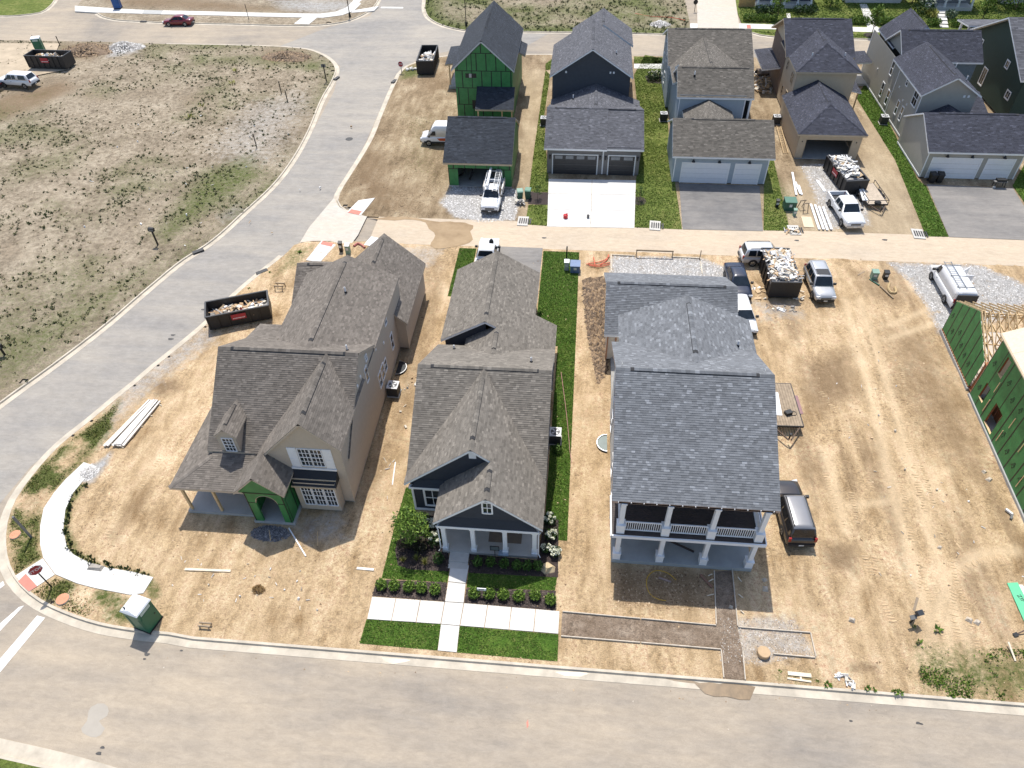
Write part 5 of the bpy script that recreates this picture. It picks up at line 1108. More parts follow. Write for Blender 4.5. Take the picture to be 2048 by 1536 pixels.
def wheel(p, x, y, r, w=.22):
    s = 1 if y > 0 else -1; mb = MB(); n = 18; prof = [(r*.62, -w/2), (r*.95, -w/2), (r, -w*.35), (r, w*.35), (r*.95, w/2), (r*.62, w/2)]
    vs = [(x+a*math.cos(2*PI*k/n), y+b, r+a*math.sin(2*PI*k/n)) for a, b in prof for k in range(n)]
    mb.add(vs, [(i*n+k, i*n+(k+1)%n, (i+1)*n+(k+1)%n, (i+1)*n+k) for i in range(5) for k in range(n)]); wh = mb.build('wheel', TYRE, p, fix=True, smooth=True)
    mb = MB(); yo = y+s*w*.42; rr = r*.63
    mb.add([(x, yo+s*.01, r)]+[(x+rr*math.cos(2*PI*k/n), yo, r+rr*math.sin(2*PI*k/n)) for k in range(n)], [(0, 1+k, 1+(k+1)%n) for k in range(n)])
    mb.build('rim', RIM, wh, fix=True)
    mb = MB()
    for k in range(5):
        a = 2*PI*k/5+.3; mb.bar((x+.03*math.cos(a), yo+s*.016, r+.03*math.sin(a)), (x+rr*.9*math.cos(a+.28), yo+s*.016, r+rr*.9*math.sin(a+.28)), .012, rr*.18)
    mb.build('spoke', TRIM, wh)
def car(label, cat, loc, rz, kind, pm, top=None, name='parked_car', group=None, **o):
    t = thing(name, label, cat, (loc[0], loc[1], loc[2] if len(loc) > 2 else 0), rz, group)
    K = dict(sedan=dict(L=4.75, W=.91, zb=.26, belt=.93, hood=.86, nose=.66, tail=.98, roof=1.44, c=(-1.75, -1.0, .38, 1.18), wt=.60, r=.33, wb=2.75, fx=1.42, deckz=.98),
             suv=dict(L=4.6, W=.93, zb=.34, belt=1.06, hood=1.03, nose=.82, tail=1.05, roof=1.76, c=(-2.2, -1.95, .42, 1.05), wt=.70, r=.37, wb=2.65, fx=1.38, deckz=1.06),
             pickup=dict(L=5.75, W=1.0, zb=.46, belt=1.24, hood=1.22, nose=1.0, tail=1.2, roof=1.92, c=(-.62, -.42, .72, 1.35), wt=.72, r=.41, wb=3.65, fx=1.88, deckz=1.2),
             van=dict(L=5.9, W=1.0, zb=.38, belt=1.2, hood=1.18, nose=.86, tail=1.25, roof=2.45, c=(-2.9, -2.82, 1.25, 2.15), wt=.80, r=.36, wb=3.7, fx=1.95, deckz=1.2),
             cargo=dict(L=5.7, W=1.0, zb=.36, belt=1.15, hood=1.12, nose=.8, tail=1.2, roof=2.0, c=(-2.8, -2.72, 1.35, 2.05), wt=.78, r=.36, wb=3.4, fx=1.85, deckz=1.2))[kind]
    K = {**K, **o.get('dims', {})}; L2 = K['L']/2; Wd = K['W']; zb = K['zb']; c0, c1, c2, c3 = K['c']
    xr = -L2 if kind != 'pickup' else c0-.03
    st = [(xr, K['tail']-.05, Wd*.93), (xr+.12, K['tail'], Wd*.985), (c0, K['deckz'], Wd), (0, K['belt'], Wd), (c3, K['hood']+.02, Wd), (L2-.75, K['hood']-.03, Wd*.985), (L2-.2, (K['hood']+K['nose'])/2+.05, Wd*.93), (L2, K['nose']-.05, Wd*.80)]
    st = sorted(set(st)); mb = MB(); rings = []
    for x, zt, w in st:
        lo = zb+(.10 if abs(x) > L2-.05 else 0)
        half = [(w*.90, lo), (w, lo+.16), (w*1.0, zt-.20), (w*.955, zt-.03), (w*.55, zt+.02), (0, zt+.03)]
        rings.append([(x, -y, z) for y, z in half]+[(x, y, z) for y, z in half[-2::-1]])
    loft(mb, rings)
    # cabin
    rz_ = K['roof']; wt = K['wt']; wbel = Wd*.95; bl = K['belt']-.02
    cs = [(c0, .02), (c1, 1.0), (c1+.35, 1.02), ((c1+c2)/2, 1.03), (c2-.2, 1.01), (c2, .96), (c3, .0)]; rg = []
    for x, f in cs:
        z = bl+(rz_-bl)*f; w = wbel+(wt-wbel)*min(f, 1)
        if f < .1: w = wbel*.96
        ring = [(wbel, bl), (w+.01, z-.06*f), (w*.93, z), (w*.5, z+.03*f), (0, z+.04*f)]
        rg.append([(x, -a, b) for a, b in ring]+[(x, a, b) for a, b in ring[-2::-1]])
    loft(mb, rg); mb.build('body', pm, t, smooth=True, fix=True)
    if top:
        mb = MB(); loft(mb, [[(x, y, z+.006) for x, y, z in r[1:-1]] for r in rg[1:-1]]); mb.build('roof', top, t, fix=True, smooth=True)
    def side(x, f, s, off=.014):
        """point on the cabin side at fraction f between belt and roof"""
        z = bl+(rz_-bl)*f; w = wbel+(wt-wbel)*f; return (x, s*(w+off+.01), z)
    glass = M('tinted_glass', (.012, .014, .018), .08) if o.get('tint') else CARGLASS
    wins = o.get('wins') or {'sedan': [(-1.22, -.92, -.45, -.45), (-.38, -.38, .22, .70)], 'suv': [(-1.85, -1.75, -1.12, -1.12), (-1.02, -1.02, -.30, -.30), (-.20, -.20, .34, .72)], 'pickup': [(-.36, -.33, .12, .12), (.20, .20, .66, .98)], 'van': [(1.05, 1.05, 1.38, 1.75)], 'cargo': [(1.05, 1.05, 1.45, 1.72)]}[kind]
    hi = .88 if kind not in ('van',) else .52
    lo = .16 if kind not in ('van', 'cargo') else .12
    for s in (-1, 1):
        for a, b, c, d in wins:
            mb = MB(); mb.poly([side(a, lo, s), side(d, lo, s), side(c, hi, s), side(b, hi, s)]); mb.build('side_window', glass, t)
    def slope(xb, xt, w0, w1, f0, f1, nm, off=.02):
        sg = 1 if xb > xt else -1; z0 = bl+(rz_-bl)*f0; z1 = bl+(rz_-bl)*f1
        X = lambda f: xb+(xt-xb)*f
        mb = MB(); mb.poly([(X(f0)+sg*off, -w0, z0+off), (X(f0)+sg*off*2.2, 0, z0+off), (X(f0)+sg*off, w0, z0+off), (X(f1)+sg*off, w1, z1+off), (X(f1)+sg*off*1.8, 0, z1+off*1.6), (X(f1)+sg*off, -w1, z1+off)]); return mb.build(nm, glass, t)
    wf1 = .93 if kind != 'van' else .60
    slope(c3, c2+(c2-c3)*0, wbel*.88, wt*.9+(wbel-wt)*.1 if kind != 'van' else .80, .10, wf1, 'windscreen')
    if kind in ('sedan', 'suv', 'pickup'): slope(c0, c1, wbel*.80, wt*.86, .18 if kind != 'sedan' else .12, .9, 'rear_window')
    f = K['fx']
    for x in (f, f-K['wb']):
        for s in (-1, 1):
            mb = MB(); n = 14; R = K['r']*1.17; yy = s*(Wd+.004)
            mb.add([(x+R*math.cos(PI*k/n), yy, K['r']+R*math.sin(PI*k/n)) for k in range(n+1)]+[(x-R, yy, zb+.02), (x+R, yy, zb+.02)][::1], [tuple(range(n+3))]); mb.build('wheel_arch', TRIM, t)
            wheel(t, x, s*(Wd-.075), K['r'])
    for s in (-1, 1):
        mb = MB(); mb.obox((L2-.11, s*Wd*.72, K['nose']-.02), (.22, .36, .17), s*-.25, 0, -.25); mb.build('headlight', LAMP, t)
        mb = MB(); mb.obox((-L2+.05 if kind != 'pickup' else -L2+.05, s*Wd*.87, K['tail']-.20 if kind in ('sedan', 'pickup') else K['tail']-.05), (.12, .16, .34 if kind != 'sedan' else .16)); mb.build('tail_light', TAIL, t)
        mb = MB(); mb.obox((c3-.32, s*(Wd+.10), K['belt']+.10), (.16, .24, .19)); mb.build('wing_mirror', o.get('mirror', TRIM), t)
        mb = MB(); mb.box(-.02+c2-.5, .1+c2-.5, s*(Wd-.01), s*(Wd+.03), K['belt']-.24, K['belt']-.20); mb.build('door_handle', TRIM, t)
    mb = MB(); mb.box(L2-.06, L2+.045, -Wd*.82, Wd*.82, zb+.02, zb+.24); mb.build('front_bumper', o.get('bump', TRIM), t)
    mb = MB(); mb.box(-L2-.06, -L2+.05, -Wd*.92, Wd*.92, zb+.04, zb+.27); mb.build('rear_bumper', o.get('bump', TRIM), t)
    mb = MB(); mb.box(L2-.12, L2+.02, -Wd*.48, Wd*.48, K['nose']-.24, K['nose']-.05); g = mb.build('grille', TRIM, t)
    mb = MB(); mb.box(L2+.021, L2+.032, -Wd*.44, Wd*.44, K['nose']-.155, K['nose']-.125); mb.build('grille_bar', RIM, g)
    mb = MB(); mb.box(L2+.046, L2+.052, -.16, .16, zb+.08, zb+.2); mb.build('number_plate', PLATE, t)
    mb = MB(); mb.box(-L2-.07, -L2-.061, -.16, .16, zb+.1, zb+.22); mb.build('number_plate', PLATE, t)
    if o.get('rails'):
        for s in (-1, 1):
            mb = MB(); mb.tube([(c1+.15, s*wt*.86, rz_+.02), (c1+.2, s*wt*.86, rz_+.09), (c2-.2, s*wt*.86, rz_+.09), (c2-.1, s*wt*.86, rz_+.02)], .025, 6); mb.build('roof_rail', o['rails'], t)
    if kind == 'pickup':
        xb = -L2; xc = c0-.05; z0 = .78; zt = K['tail']
        mb = MB()
        for s in (-1, 1): mb.box(xb+.04, xc, s*Wd*.86 if s > 0 else -Wd, Wd if s > 0 else -Wd*.86, zb+.06, zt)
        mb.box(xb, xb+.10, -Wd*.96, Wd*.96, zb+.1, zt-.01); mb.box(xc-.06, xc-.001, -Wd*.859, Wd*.859, zb+.1, zt-.015); mb.build('cargo_bed', pm, t)
        mb = MB(); mb.box(xb+.101, xc-.061, -Wd*.859, Wd*.859, zb+.06, z0); mb.build('bed_floor', TRIM, t)
    return t
def head(a, b): return math.atan2(b[1]-a[1], b[0]-a[0])
def off(p, rz, dx, dy): return (p[0]+dx*math.cos(rz)-dy*math.sin(rz), p[1]+dx*math.sin(rz)+dy*math.cos(rz))
# dark red saloon: near-side wheels at two photo points, nose to the left
a, b = G(377, 51), G(333, 51.5); rz = head(a, b); c = ((a[0]+b[0])/2, (a[1]+b[1])/2); c = off(c, rz, 0, -.85)
car('dark red saloon car parked along the far kerb near the blue portable toilet', 'car', (*c, -.13), rz, 'sedan', PR)
a, b = G(56, 180), G(12, 177); rz = head(a, b); c = off(((a[0]+b[0])/2, (a[1]+b[1])/2), rz, 0, -.9)
wt_ = car('white pickup truck with a matching canopy over its bed beside the weedy lot', 'pickup truck', (*c, .12), rz, 'suv', PW, name='pickup_truck', dims=dict(L=5.4, W=.95, zb=.42, belt=1.18, hood=1.15, nose=.95, tail=1.15, roof=1.86, c=(-2.55, -2.2, .75, 1.3), r=.38, wb=3.3, fx=1.75, deckz=1.18), wins=[(-2.1, -2.0, -.95, -.95), (-.55, -.5, .02, .02), (.12, .12, .62, .95)])
mb = MB(); mb.box(-.80, -.72, -.93, .93, 1.16, 1.2); mb.build('canopy_joint', TRIM, wt_)
a = G(-26, 190); car('black car at the left edge of the picture behind the white canopy pickup', 'car', (a[0]-1.0, a[1]+1.2, .12), PI*.97, 'sedan', PB)
# van beside the green garage
fw = G(858.5, 292); rz = PI; c = (fw[0]+1.95, fw[1]+.92)
v = car('white high roof delivery van with an orange stripe beside the green garage', 'van', c, rz, 'van', PW, name='delivery_van')
mb = MB(); 
for s in (-1, 1): mb.add([(-2.6, s*1.008, .72), (.6, s*1.008, .72), (.9, s*1.008, 1.02), (-2.6, s*1.008, 1.2)], [(0, 1, 2, 3)])
mb.build('side_stripe', M('orange_stripe', (.55, .09, .02), .5), v, fix=True)
mb = MB()
for s in (-1, 1): mb.box(-2.85, 2.5, s*1.0-.012, s*1.0+.012, .38, .62)
mb.build('sill_trim', TRIM, v)
# service truck with a ladder
fc = G(980, 431); c = (fc[0], fc[1]+2.75); u = car('white service pickup with ladder rack backed up to the green garage', 'pickup truck', c, -PI/2, 'pickup', PW, name='service_truck')
for s in (-1, 1):
    mb = MB(); mb.box(-2.75, -.66, s*1.02 if s > 0 else -1.10, 1.10 if s > 0 else -1.02, .7, 1.42)
    mb.build('tool_box', M('dusty_white_box', (.5, .46, .42), .6), u)
mb = MB()
for x in (-2.6, -.75, .75):
    for s in (-1, 1): mb.bar((x, s*.80, 1.3 if x < .5 else 1.55), (x, s*.78, 2.2), .05)
    mb.bar((x, -.80, 2.2), (x, .80, 2.2), .05)
for s in (-1, 1): mb.bar((-2.6, s*.78, 2.2), (.8, s*.78, 2.2), .04)
mb.build('ladder_rack', WHITE, u)
def ladder(label, p0, p1, w, mat, wid=.42, n=14):
    t = thing('ladder', label, 'ladder', p0); d = Vector(p1)-Vector(p0); L = d.length; d.normalize(); s = Vector((-d.y, d.x, 0)).normalized()
    for k in (-1, 1):
        mb = MB(); mb.bar(s*(k*wid/2), s*(k*wid/2)+d*L, .05, .09); mb.build('ladder_rail', mat, t)
    for i in range(n):
        q = d*(L*(i+.5)/n); mb = MB(); mb.bar(q-s*wid/2, q+s*wid/2, .04); mb.build('rung', mat, t)
    return t
ALU = M('aluminium', (.62, .62, .60), .4, .08)
ladder('pale extension ladder lying on the rack of the white service pickup', (c[0]+.42, c[1]+2.9, 2.27), (c[0]+.42, c[1]-1.75, 2.27), 0, ALU)
t = thing('pipe_tube', 'white conduit tube strapped to the rack of the white service pickup', 'tube', (c[0]-.45, c[1], 2.3)); mb = MB(); mb.tube([(0, 3.0, .02), (0, -.9, .02)], .14, 12); mb.build('tube_body', WHITE, t); mb = MB(); mb.tube([(0, 2.98, .02), (0, 3.06, .02)], .155, 12); mb.build('end_cap', WHITE, t)
# pickup in front of the straw coloured house
f1, f2 = G(1683, 461), G(1729, 465); fc = ((f1[0]+f2[0])/2, (f1[1]+f2[1])/2); rz = -PI/2+.10; c = off(fc, rz, -2.85, 0)
hp = car('white crew cab pickup parked in front of the loaded dumpster on the fourth drive', 'pickup truck', c, rz, 'pickup', PW, name='pickup_truck', dims=dict(L=5.9, c=(-1.0, -.82, .72, 1.35)), wins=[(-.75, -.72, -.1, -.1), (0, 0, .66, .98)], bump=RIM)
tag(hp, hp['label'], 'pickup truck')
# alley SUV, nose to the right
a, b = G(1501, 533), G(1556, 533); rz = head(a, b); c = off(((a[0]+b[0])/2, (a[1]+b[1])/2), rz, 0, .88); c = (c[0]+.1, c[1])
car('bright silver boxy estate car parked along the alley edge', 'car', c, rz, 'suv', PG, rails=TRIM)
car('dark blue saloon car parked behind the grey roofed garage', 'car', (*off(G(1473, 572), 0, 0, 0),), -PI/2+.06, 'sedan', paint('midnight_blue_paint', (.018, .024, .045)))
g_ = G(1490, 642); car('white saloon car half hidden by the grey roof beside the dark blue one', 'car', (g_[0]-.35, g_[1]+.2), -PI/2+.08, 'sedan', PW)
f1, f2 = G(1627, 609), G(1668, 610); rz = -PI/2+.04; c = off(((f1[0]+f2[0])/2, (f1[1]+f2[1])/2), rz, -2.25, 0)
x_ = car('silver off road vehicle with a black roof hatch parked on the sandy lot', 'car', c, rz, 'suv', PS, rails=PS, dims=dict(roof=1.8))
mb = MB(); mb.box(-.55, .28, -.56, .56, 1.835, 1.86); mb.build('roof_hatch', TRIM, x_)
# cargo van with a ladder rack
a, b = G(1890, 612), G(1859, 556); rz = head(a, b); c = off(((a[0]+b[0])/2, (a[1]+b[1])/2), rz, 0, -.93)
cv_ = car('white cargo van with open doors and roof ladder rack on the gravel drive', 'van', c, rz, 'cargo', PW, name='cargo_van')
mb = MB()
for s in (.15, .75): mb.bar((-2.4, s-.1, 2.16), (1.6, s-.1, 2.16), .05)
for i in range(12): mb.bar((-2.2+i*.33, .05, 2.16), (-2.2+i*.33, .65, 2.16), .035)
for x in (-2.0, -.4, 1.2): mb.bar((x, -.75, 2.08), (x, .75, 2.08), .05)
mb.build('roof_ladder', M('grey_metal', (.22, .23, .24), .5), cv_)
mb = MB(); mb.obox((1.2, -1.35, 1.15), (1.05, .06, 1.2), -.9); mb.obox((.2, -1.3, 1.1), (.06, .6, 1.3), 0); mb.build('open_door', PW, cv_)
mb = MB(); mb.box(-2.95, -2.83, -.85, .85, .55, 1.85); mb.build('rear_opening', TRIM, cv_)
# dark SUV beside the grey roofed house, tail to the camera
f1, f2 = G(1572, 1094), G(1622, 1097); rz = PI/2+.055; m = ((f1[0]+f2[0])/2, (f1[1]+f2[1])/2); c = off(m, rz, 2.35, 0)
car('dark bronze family SUV with silver bonnet parked beside the two storey porch', 'car', c, rz, 'suv', PD, top=paint('pewter_paint', (.26, .26, .27), .4), rails=TRIM, tint=True, dims=dict(L=4.9, wb=2.85, fx=1.5, c=(-2.32, -2.1, .5, 1.15)), wins=[(-1.98, -1.9, -1.15, -1.15), (-1.05, -1.05, -.25, -.25), (-.15, -.15, .42, .8)])
g_ = G(979, 505); car('white pickup truck parked on the drive behind the navy cottage garage', 'pickup truck', (g_[0], g_[1]-2.0), PI/2, 'pickup', PW, name='pickup_truck')
# trailers
def trailer(label, c, rz, L, Wd, z, deckm, ramp=False, rail=0.0):
    t = thing('trailer', label, 'trailer', (c[0], c[1], 0), rz); n = int(Wd/.19)
    for i in range(n):
        y0 = -Wd/2+i*Wd/n; mb = MB(); mb.box(-L/2, L/2, y0+.008, y0+Wd/n-.008, z, z+.05); mb.build('plank', deckm, t)
    mb = MB()
    for s in (-1, 1): mb.box(-L/2-.04, L/2+.04, s*(Wd/2+.03)-.03, s*(Wd/2+.03)+.03, z-.12, z+.055)
    for s in (-1, 1): mb.box(s*(L/2+.03)-.03, s*(L/2+.03)+.03, -Wd/2, Wd/2, z-.12, z+.055)
    for k in range(4): mb.box(-L/2+L*k/3-.03, -L/2+L*k/3+.03, -Wd/2, Wd/2, z-.12, z-.001)
    mb.build('frame', DKSTEEL, t)
    mb = MB()
    for s in (-1, 1): mb.bar((L/2, s*Wd*.42, z-.06), (L/2+1.25, s*.08, z-.14), .09)
    mb.build('tongue', M('rusty_steel', (.10, .065, .045), .8), t); mb = MB(); mb.lathe((L/2+1.05, 0, z-.30), [(.06, 0), (.05, .55), (.10, .56), (.10, .62)], 10); mb.build('jack', DKSTEEL, t)
    for x in (-.45, .45):
        for s in (-1, 1): wheel(t, x, s*(Wd/2+.16), .32, .2)
    for s in (-1, 1):
        mb = MB(); mb.box(-.95, .95, s*(Wd/2+.16)-.13, s*(Wd/2+.16)+.13, z-.02, z+.03); mb.build('mudguard', DKSTEEL if rail else M('faded_red_steel', (.24, .13, .13), .6), t)
    if rail:
        mb = MB()
        for s in (-1, 1):
            mb.bar((-L/2, s*(Wd/2+.03), z+rail), (L/2, s*(Wd/2+.03), z+rail), .05)
            for k in range(4): mb.bar((-L/2+L*k/3, s*(Wd/2+.03), z), (-L/2+L*k/3, s*(Wd/2+.03), z+rail), .05)
        mb.bar((L/2, -Wd/2, z+rail), (L/2, Wd/2, z+rail), .05); mb.build('side_rail', DKSTEEL, t)
        mb = MB(); mb.lathe((L/2-.1, 0, z+.06), [(.18, 0), (.33, .03), (.33, .17), (.18, .2)], 16); mb.build('spare_wheel', TYRE, t); 
    return t
GREYWD = M('weathered_plank', (.30, .235, .165), .9, .25, 3)
a, b = G(1604, 853, .7), G(1566, 768, .7); rz = -PI/2+.03; trc = (a[0]-1.15, (a[1]+b[1])/2)
trailer('flat plank trailer with triangular tongue beside the grey roofed house', trc, rz, abs(b[1]-a[1]), 2.35, .68, GREYWD)
a = G(1740, 386, .6); trailer('low railed plank trailer with spare wheel beside the loaded dumpster', (a[0]+.1, a[1]), -PI/2+.08, 4.2, 2.0, .5, M('pale_weathered_plank', (.48, .40, .31), .9, .2, 3), rail=.45)
# ---------------------------------------------------------------- dumpsters and waste
def dumpster(label, c, rz, L, Wd, H, zf=0, red=True):
    t = thing('dumpster', label, 'dumpster', (c[0], c[1], zf), rz); e = .07
    for nm, b in (('side_wall', (-L/2, L/2, -Wd/2, -Wd/2+e)), ('side_wall', (-L/2, L/2, Wd/2-e, Wd/2)), ('end_wall', (-L/2, -L/2+e, -Wd/2+e, Wd/2-e)), ('end_door', (L/2-e, L/2, -Wd/2+e, Wd/2-e))):
        mb = MB(); mb.box(*b, .18, H); mb.build(nm, DKSTEEL, t)
    mb = MB(); mb.box(-L/2, L/2, -Wd/2, Wd/2, .12, .18); mb.build('floor_plate', DKSTEEL, t)
    mb = MB()
    for s in (-1, 1): mb.box(-L/2-.05, L/2+.05, s*Wd/2-.07, s*Wd/2+.07, H+.001, H+.10)
    for s in (-1, 1): mb.box(s*L/2-.07, s*L/2+.07, -Wd/2+.071, Wd/2-.071, H+.001, H+.10)
    mb.build('top_rail', M('worn_black_steel', (.035, .036, .04), .5, .4, 6), t)
    n = int(L/.8)
    for k in range(n+1):
        for s in (-1, 1):
            x = -L/2+.06+(L-.12)*k/n; mb = MB(); mb.box(x-.05, x+.05, s*(Wd/2+.045)-.044, s*(Wd/2+.045)+.044, .2, H-.01); mb.build('rib', DKSTEEL, t)
    for s in (-1, 1):
        for x in (-L/2+.4, L/2-.4):
            mb = MB(); mb.tube([(x, s*Wd*.42-.1, .11), (x, s*Wd*.42+.1, .11)], .11, 10); mb.build('roller', DKSTEEL, t)
    if red:
        for s in (-1, 1):
            mb = MB(); mb.box(-.62, .62, s*(Wd/2+.10)-.008, s*(Wd/2+.10)+.008, H*.52, H*.9); p = mb.build('sign_plate', M('red_sign', (.35, .015, .03), .5), t)
            for r in range(2):
                mb = MB(); zc = H*(.60+.12*r)
                for k in range(9): mb.box(-.5+k*.115, -.43+k*.115, s*(Wd/2+.112)-.006, s*(Wd/2+.112)+.006, zc, zc+.09 if k % 3 else zc+.07)
                if r == 0: mb.build('sign_marks', WHITE, p)
    return t
DEB = [M('debris_white', (.72, .71, .69), .7), M('debris_wood', (.52, .38, .23), .8), M('debris_cardboard', (.46, .31, .18), .85), M('debris_grey', (.3, .29, .28), .8), M('debris_pale', (.62, .57, .48), .8)]
def debris(label, c, rz, L, Wd, z0, z1, n, wts, size=1.0, cat='debris', nm='construction_debris'):
    mb = MB(); rnd = random.Random(int(c[0]*10+c[1]*7))
    for i in range(n):
        x = rnd.uniform(-L/2, L/2); y = rnd.uniform(-Wd/2, Wd/2); f = max(0, 1-(abs(x)/(L/2))**2*.6-(abs(y)/(Wd/2))**2*.5); z = z0+(z1-z0)*f*rnd.uniform(.5, 1)
        k = rnd.choices(range(5), wts)[0]
        if rnd.random() < .62: sz = (rnd.uniform(.5, 1.5)*size, rnd.uniform(.06, .18)*size, rnd.uniform(.02, .06))
        else: sz = (rnd.uniform(.25, .7)*size, rnd.uniform(.2, .5)*size, rnd.uniform(.02, .25))
        lx = min(sz[0], L*.9)
        mb.obox((x*.85, y*.85, z), (lx, sz[1], sz[2]), rnd.uniform(0, PI), rnd.gauss(0, .3), rnd.gauss(0, .3), k)
    if z0 > .6: mb.box(-L/2+.02, L/2-.02, -Wd/2+.02, Wd/2-.02, z0-.4, z0-.05, 3)
    o = mb.build(nm, DEB, None, 'stuff'); o.location = (c[0], c[1], 0); o.rotation_euler = (0, 0, rz); tag(o, label, cat); return o
a, b = G(428, 662), G(540, 640); rz = head(a, b); c = off(((a[0]+b[0])/2, (a[1]+b[1])/2), rz, 0, 1.15)
dumpster('black dumpster with red sign and wood scraps beside the tan corner house', c, rz, 5.3, 2.2, 1.5); debris('pale boards and cardboard lying low in the dumpster beside the tan house', c, rz, 5.0, 1.9, .75, 1.1, 75, (3, 5, 5, 1, 3))
t = thing('traffic_cone', 'small red cone on cardboard in the dumpster beside the tan house', 'cone', (c[0]+.4, c[1]-.3, 1.1)); mb = MB(); mb.lathe((0, 0, 0), [(.16, 0), (.15, .03), (.11, .04), (.03, .36)], 10); mb.build('cone_body', M('cone_red', (.55, .03, .03), .5), t)
a, b = G(66, 139), G(130, 141); rz = head(a, b); c = off(((a[0]+b[0])/2, (a[1]+b[1])/2), rz, 0, 1.2)
dumpster('black dumpster with red markings beside the far green portable toilet', c, rz, 6.0, 2.3, 1.8, .1)
debris('white bags and boards filling the dumpster beside the far green portable toilet', c, rz, 5.6, 2.0, 1.3, 1.8, 50, (5, 3, 2, 2, 3))
a, b = G(833, 151), G(864, 150); c = off(((a[0]+b[0])/2, (a[1]+b[1])/2), 0, .1, 3.0)
dumpster('tall black dumpster standing at the kerb near the far stop sign', c, PI/2+.05, 6.0, 2.3, 1.9, 0, False); debris('white torn wrapping and scraps in the dumpster near the far stop sign', (c[0]+.1, c[1]-.6), PI/2, 3.2, 2.0, 1.4, 2.0, 60, (8, 1, 2, 1, 2))
a = G(1694, 352, 1.0); rz = -PI/2+.16
dumpster('black dumpster heaped with white siding scraps in front of the straw coloured house', (a[0], a[1]+.6), rz, 5.6, 2.3, 1.6); debris('heap of white siding offcuts in the dumpster in front of the straw coloured house', (a[0]-.1, a[1]+1.0), rz, 5.0, 2.1, 1.45, 2.2, 120, (9, 1, 1.4, 2, 2))
a, b = G(1535, 597), G(1591, 600); c = off(((a[0]+b[0])/2, (a[1]+b[1])/2), 0, 0, 2.7)
dumpster('brown black dumpster piled over its rim with mixed rubbish beside the alley', c, PI/2+.03, 5.2, 2.5, 1.75, 0, False); debris('mixed white and wooden rubbish piled above the dumpster beside the alley', c, PI/2, 5.1, 2.5, 1.75, 2.3, 220, (7, 4, 2, 2, 6))
# ---------------------------------------------------------------- gardens
def c6(x, y): return G(700+x/4.2667, 1040+y/4.2667)
def c8(x, y): return G(860+x/7.314, 1060+y/7.314)
def Mleaf(name, stops, trans=.25):
    m, t, b = newmat(name); g = N(t, 'ShaderNodeNewGeometry')
    t.links.new(ramp(t, g.outputs['Random Per Island'], stops), b.inputs['Base Color']); b.inputs['Roughness'].default_value = .6; b.inputs['Specular IOR Level'].default_value = .25
    MATS[name] = m; return m
LF_D = Mleaf('dark_leaf', [(0, (.012, .030, .008)), (.5, (.028, .062, .014)), (1, (.06, .11, .025))])
LF_M = Mleaf('mid_leaf', [(0, (.022, .055, .010)), (.5, (.055, .115, .018)), (1, (.12, .20, .035))])
LF_L = Mleaf('lime_leaf', [(0, (.04, .08, .012)), (.5, (.095, .17, .022)), (1, (.20, .29, .05))])
LF_Y = Mleaf('yellow_leaf', [(0, (.14, .15, .03)), (.6, (.32, .31, .07)), (1, (.5, .47, .14))])
LF_P = Mleaf('plum_leaf', [(0, (.015, .012, .010)), (.6, (.035, .032, .018)), (1, (.06, .075, .02))])
PETAL = Mleaf('white_petal', [(0, (.55, .56, .38)), (.5, (.70, .71, .56)), (1, (.80, .80, .72))])
BARK = M('bark', (.13, .095, .065), .9, .3, 6)
GRS = Mleaf('lawn_blade', [(0, (.05, .10, .018)), (.5, (.105, .185, .034)), (.8, (.18, .25, .055)), (1, (.38, .34, .13))])
GRSF = Mleaf('bright_lawn_blade', [(0, (.06, .105, .015)), (.5, (.13, .20, .03)), (.85, (.20, .27, .05)), (1, (.32, .32, .11))])
WEED = Mleaf('weed_blade', [(0, (.018, .030, .009)), (.5, (.042, .062, .018)), (.85, (.085, .105, .03)), (1, (.20, .19, .07))])
STRAWG = Mleaf('dry_grass_blade', [(0, (.10, .085, .04)), (.5, (.22, .18, .09)), (1, (.38, .32, .18))])
def leafquads(C, size, rs, flat=.0, asp=.6):
    n = len(C); d = rs.randn(n, 3); d[:, 2] *= (1-flat); d /= np.linalg.norm(d, axis=1)[:, None]+1e-9
    a = rs.randn(n, 3); a -= d*(a*d).sum(1)[:, None]; a /= np.linalg.norm(a, axis=1)[:, None]+1e-9
    s = (size*(.6+.8*rs.rand(n)))[:, None]
    V = np.stack([C-d*s, C+a*s*asp*.6-d*s*.1, C+d*s, C-a*s*asp*.6-d*s*.1], 1).reshape(-1, 3)
    return V, np.arange(4*n).reshape(n, 4)
def blob_pts(n, r, rs, shell=.55):
    d = rs.randn(n, 3); d /= np.linalg.norm(d, axis=1)[:, None]; u = rs.rand(n)**.5; return d*np.array(r)*(shell+(1-shell)*u)[:, None]
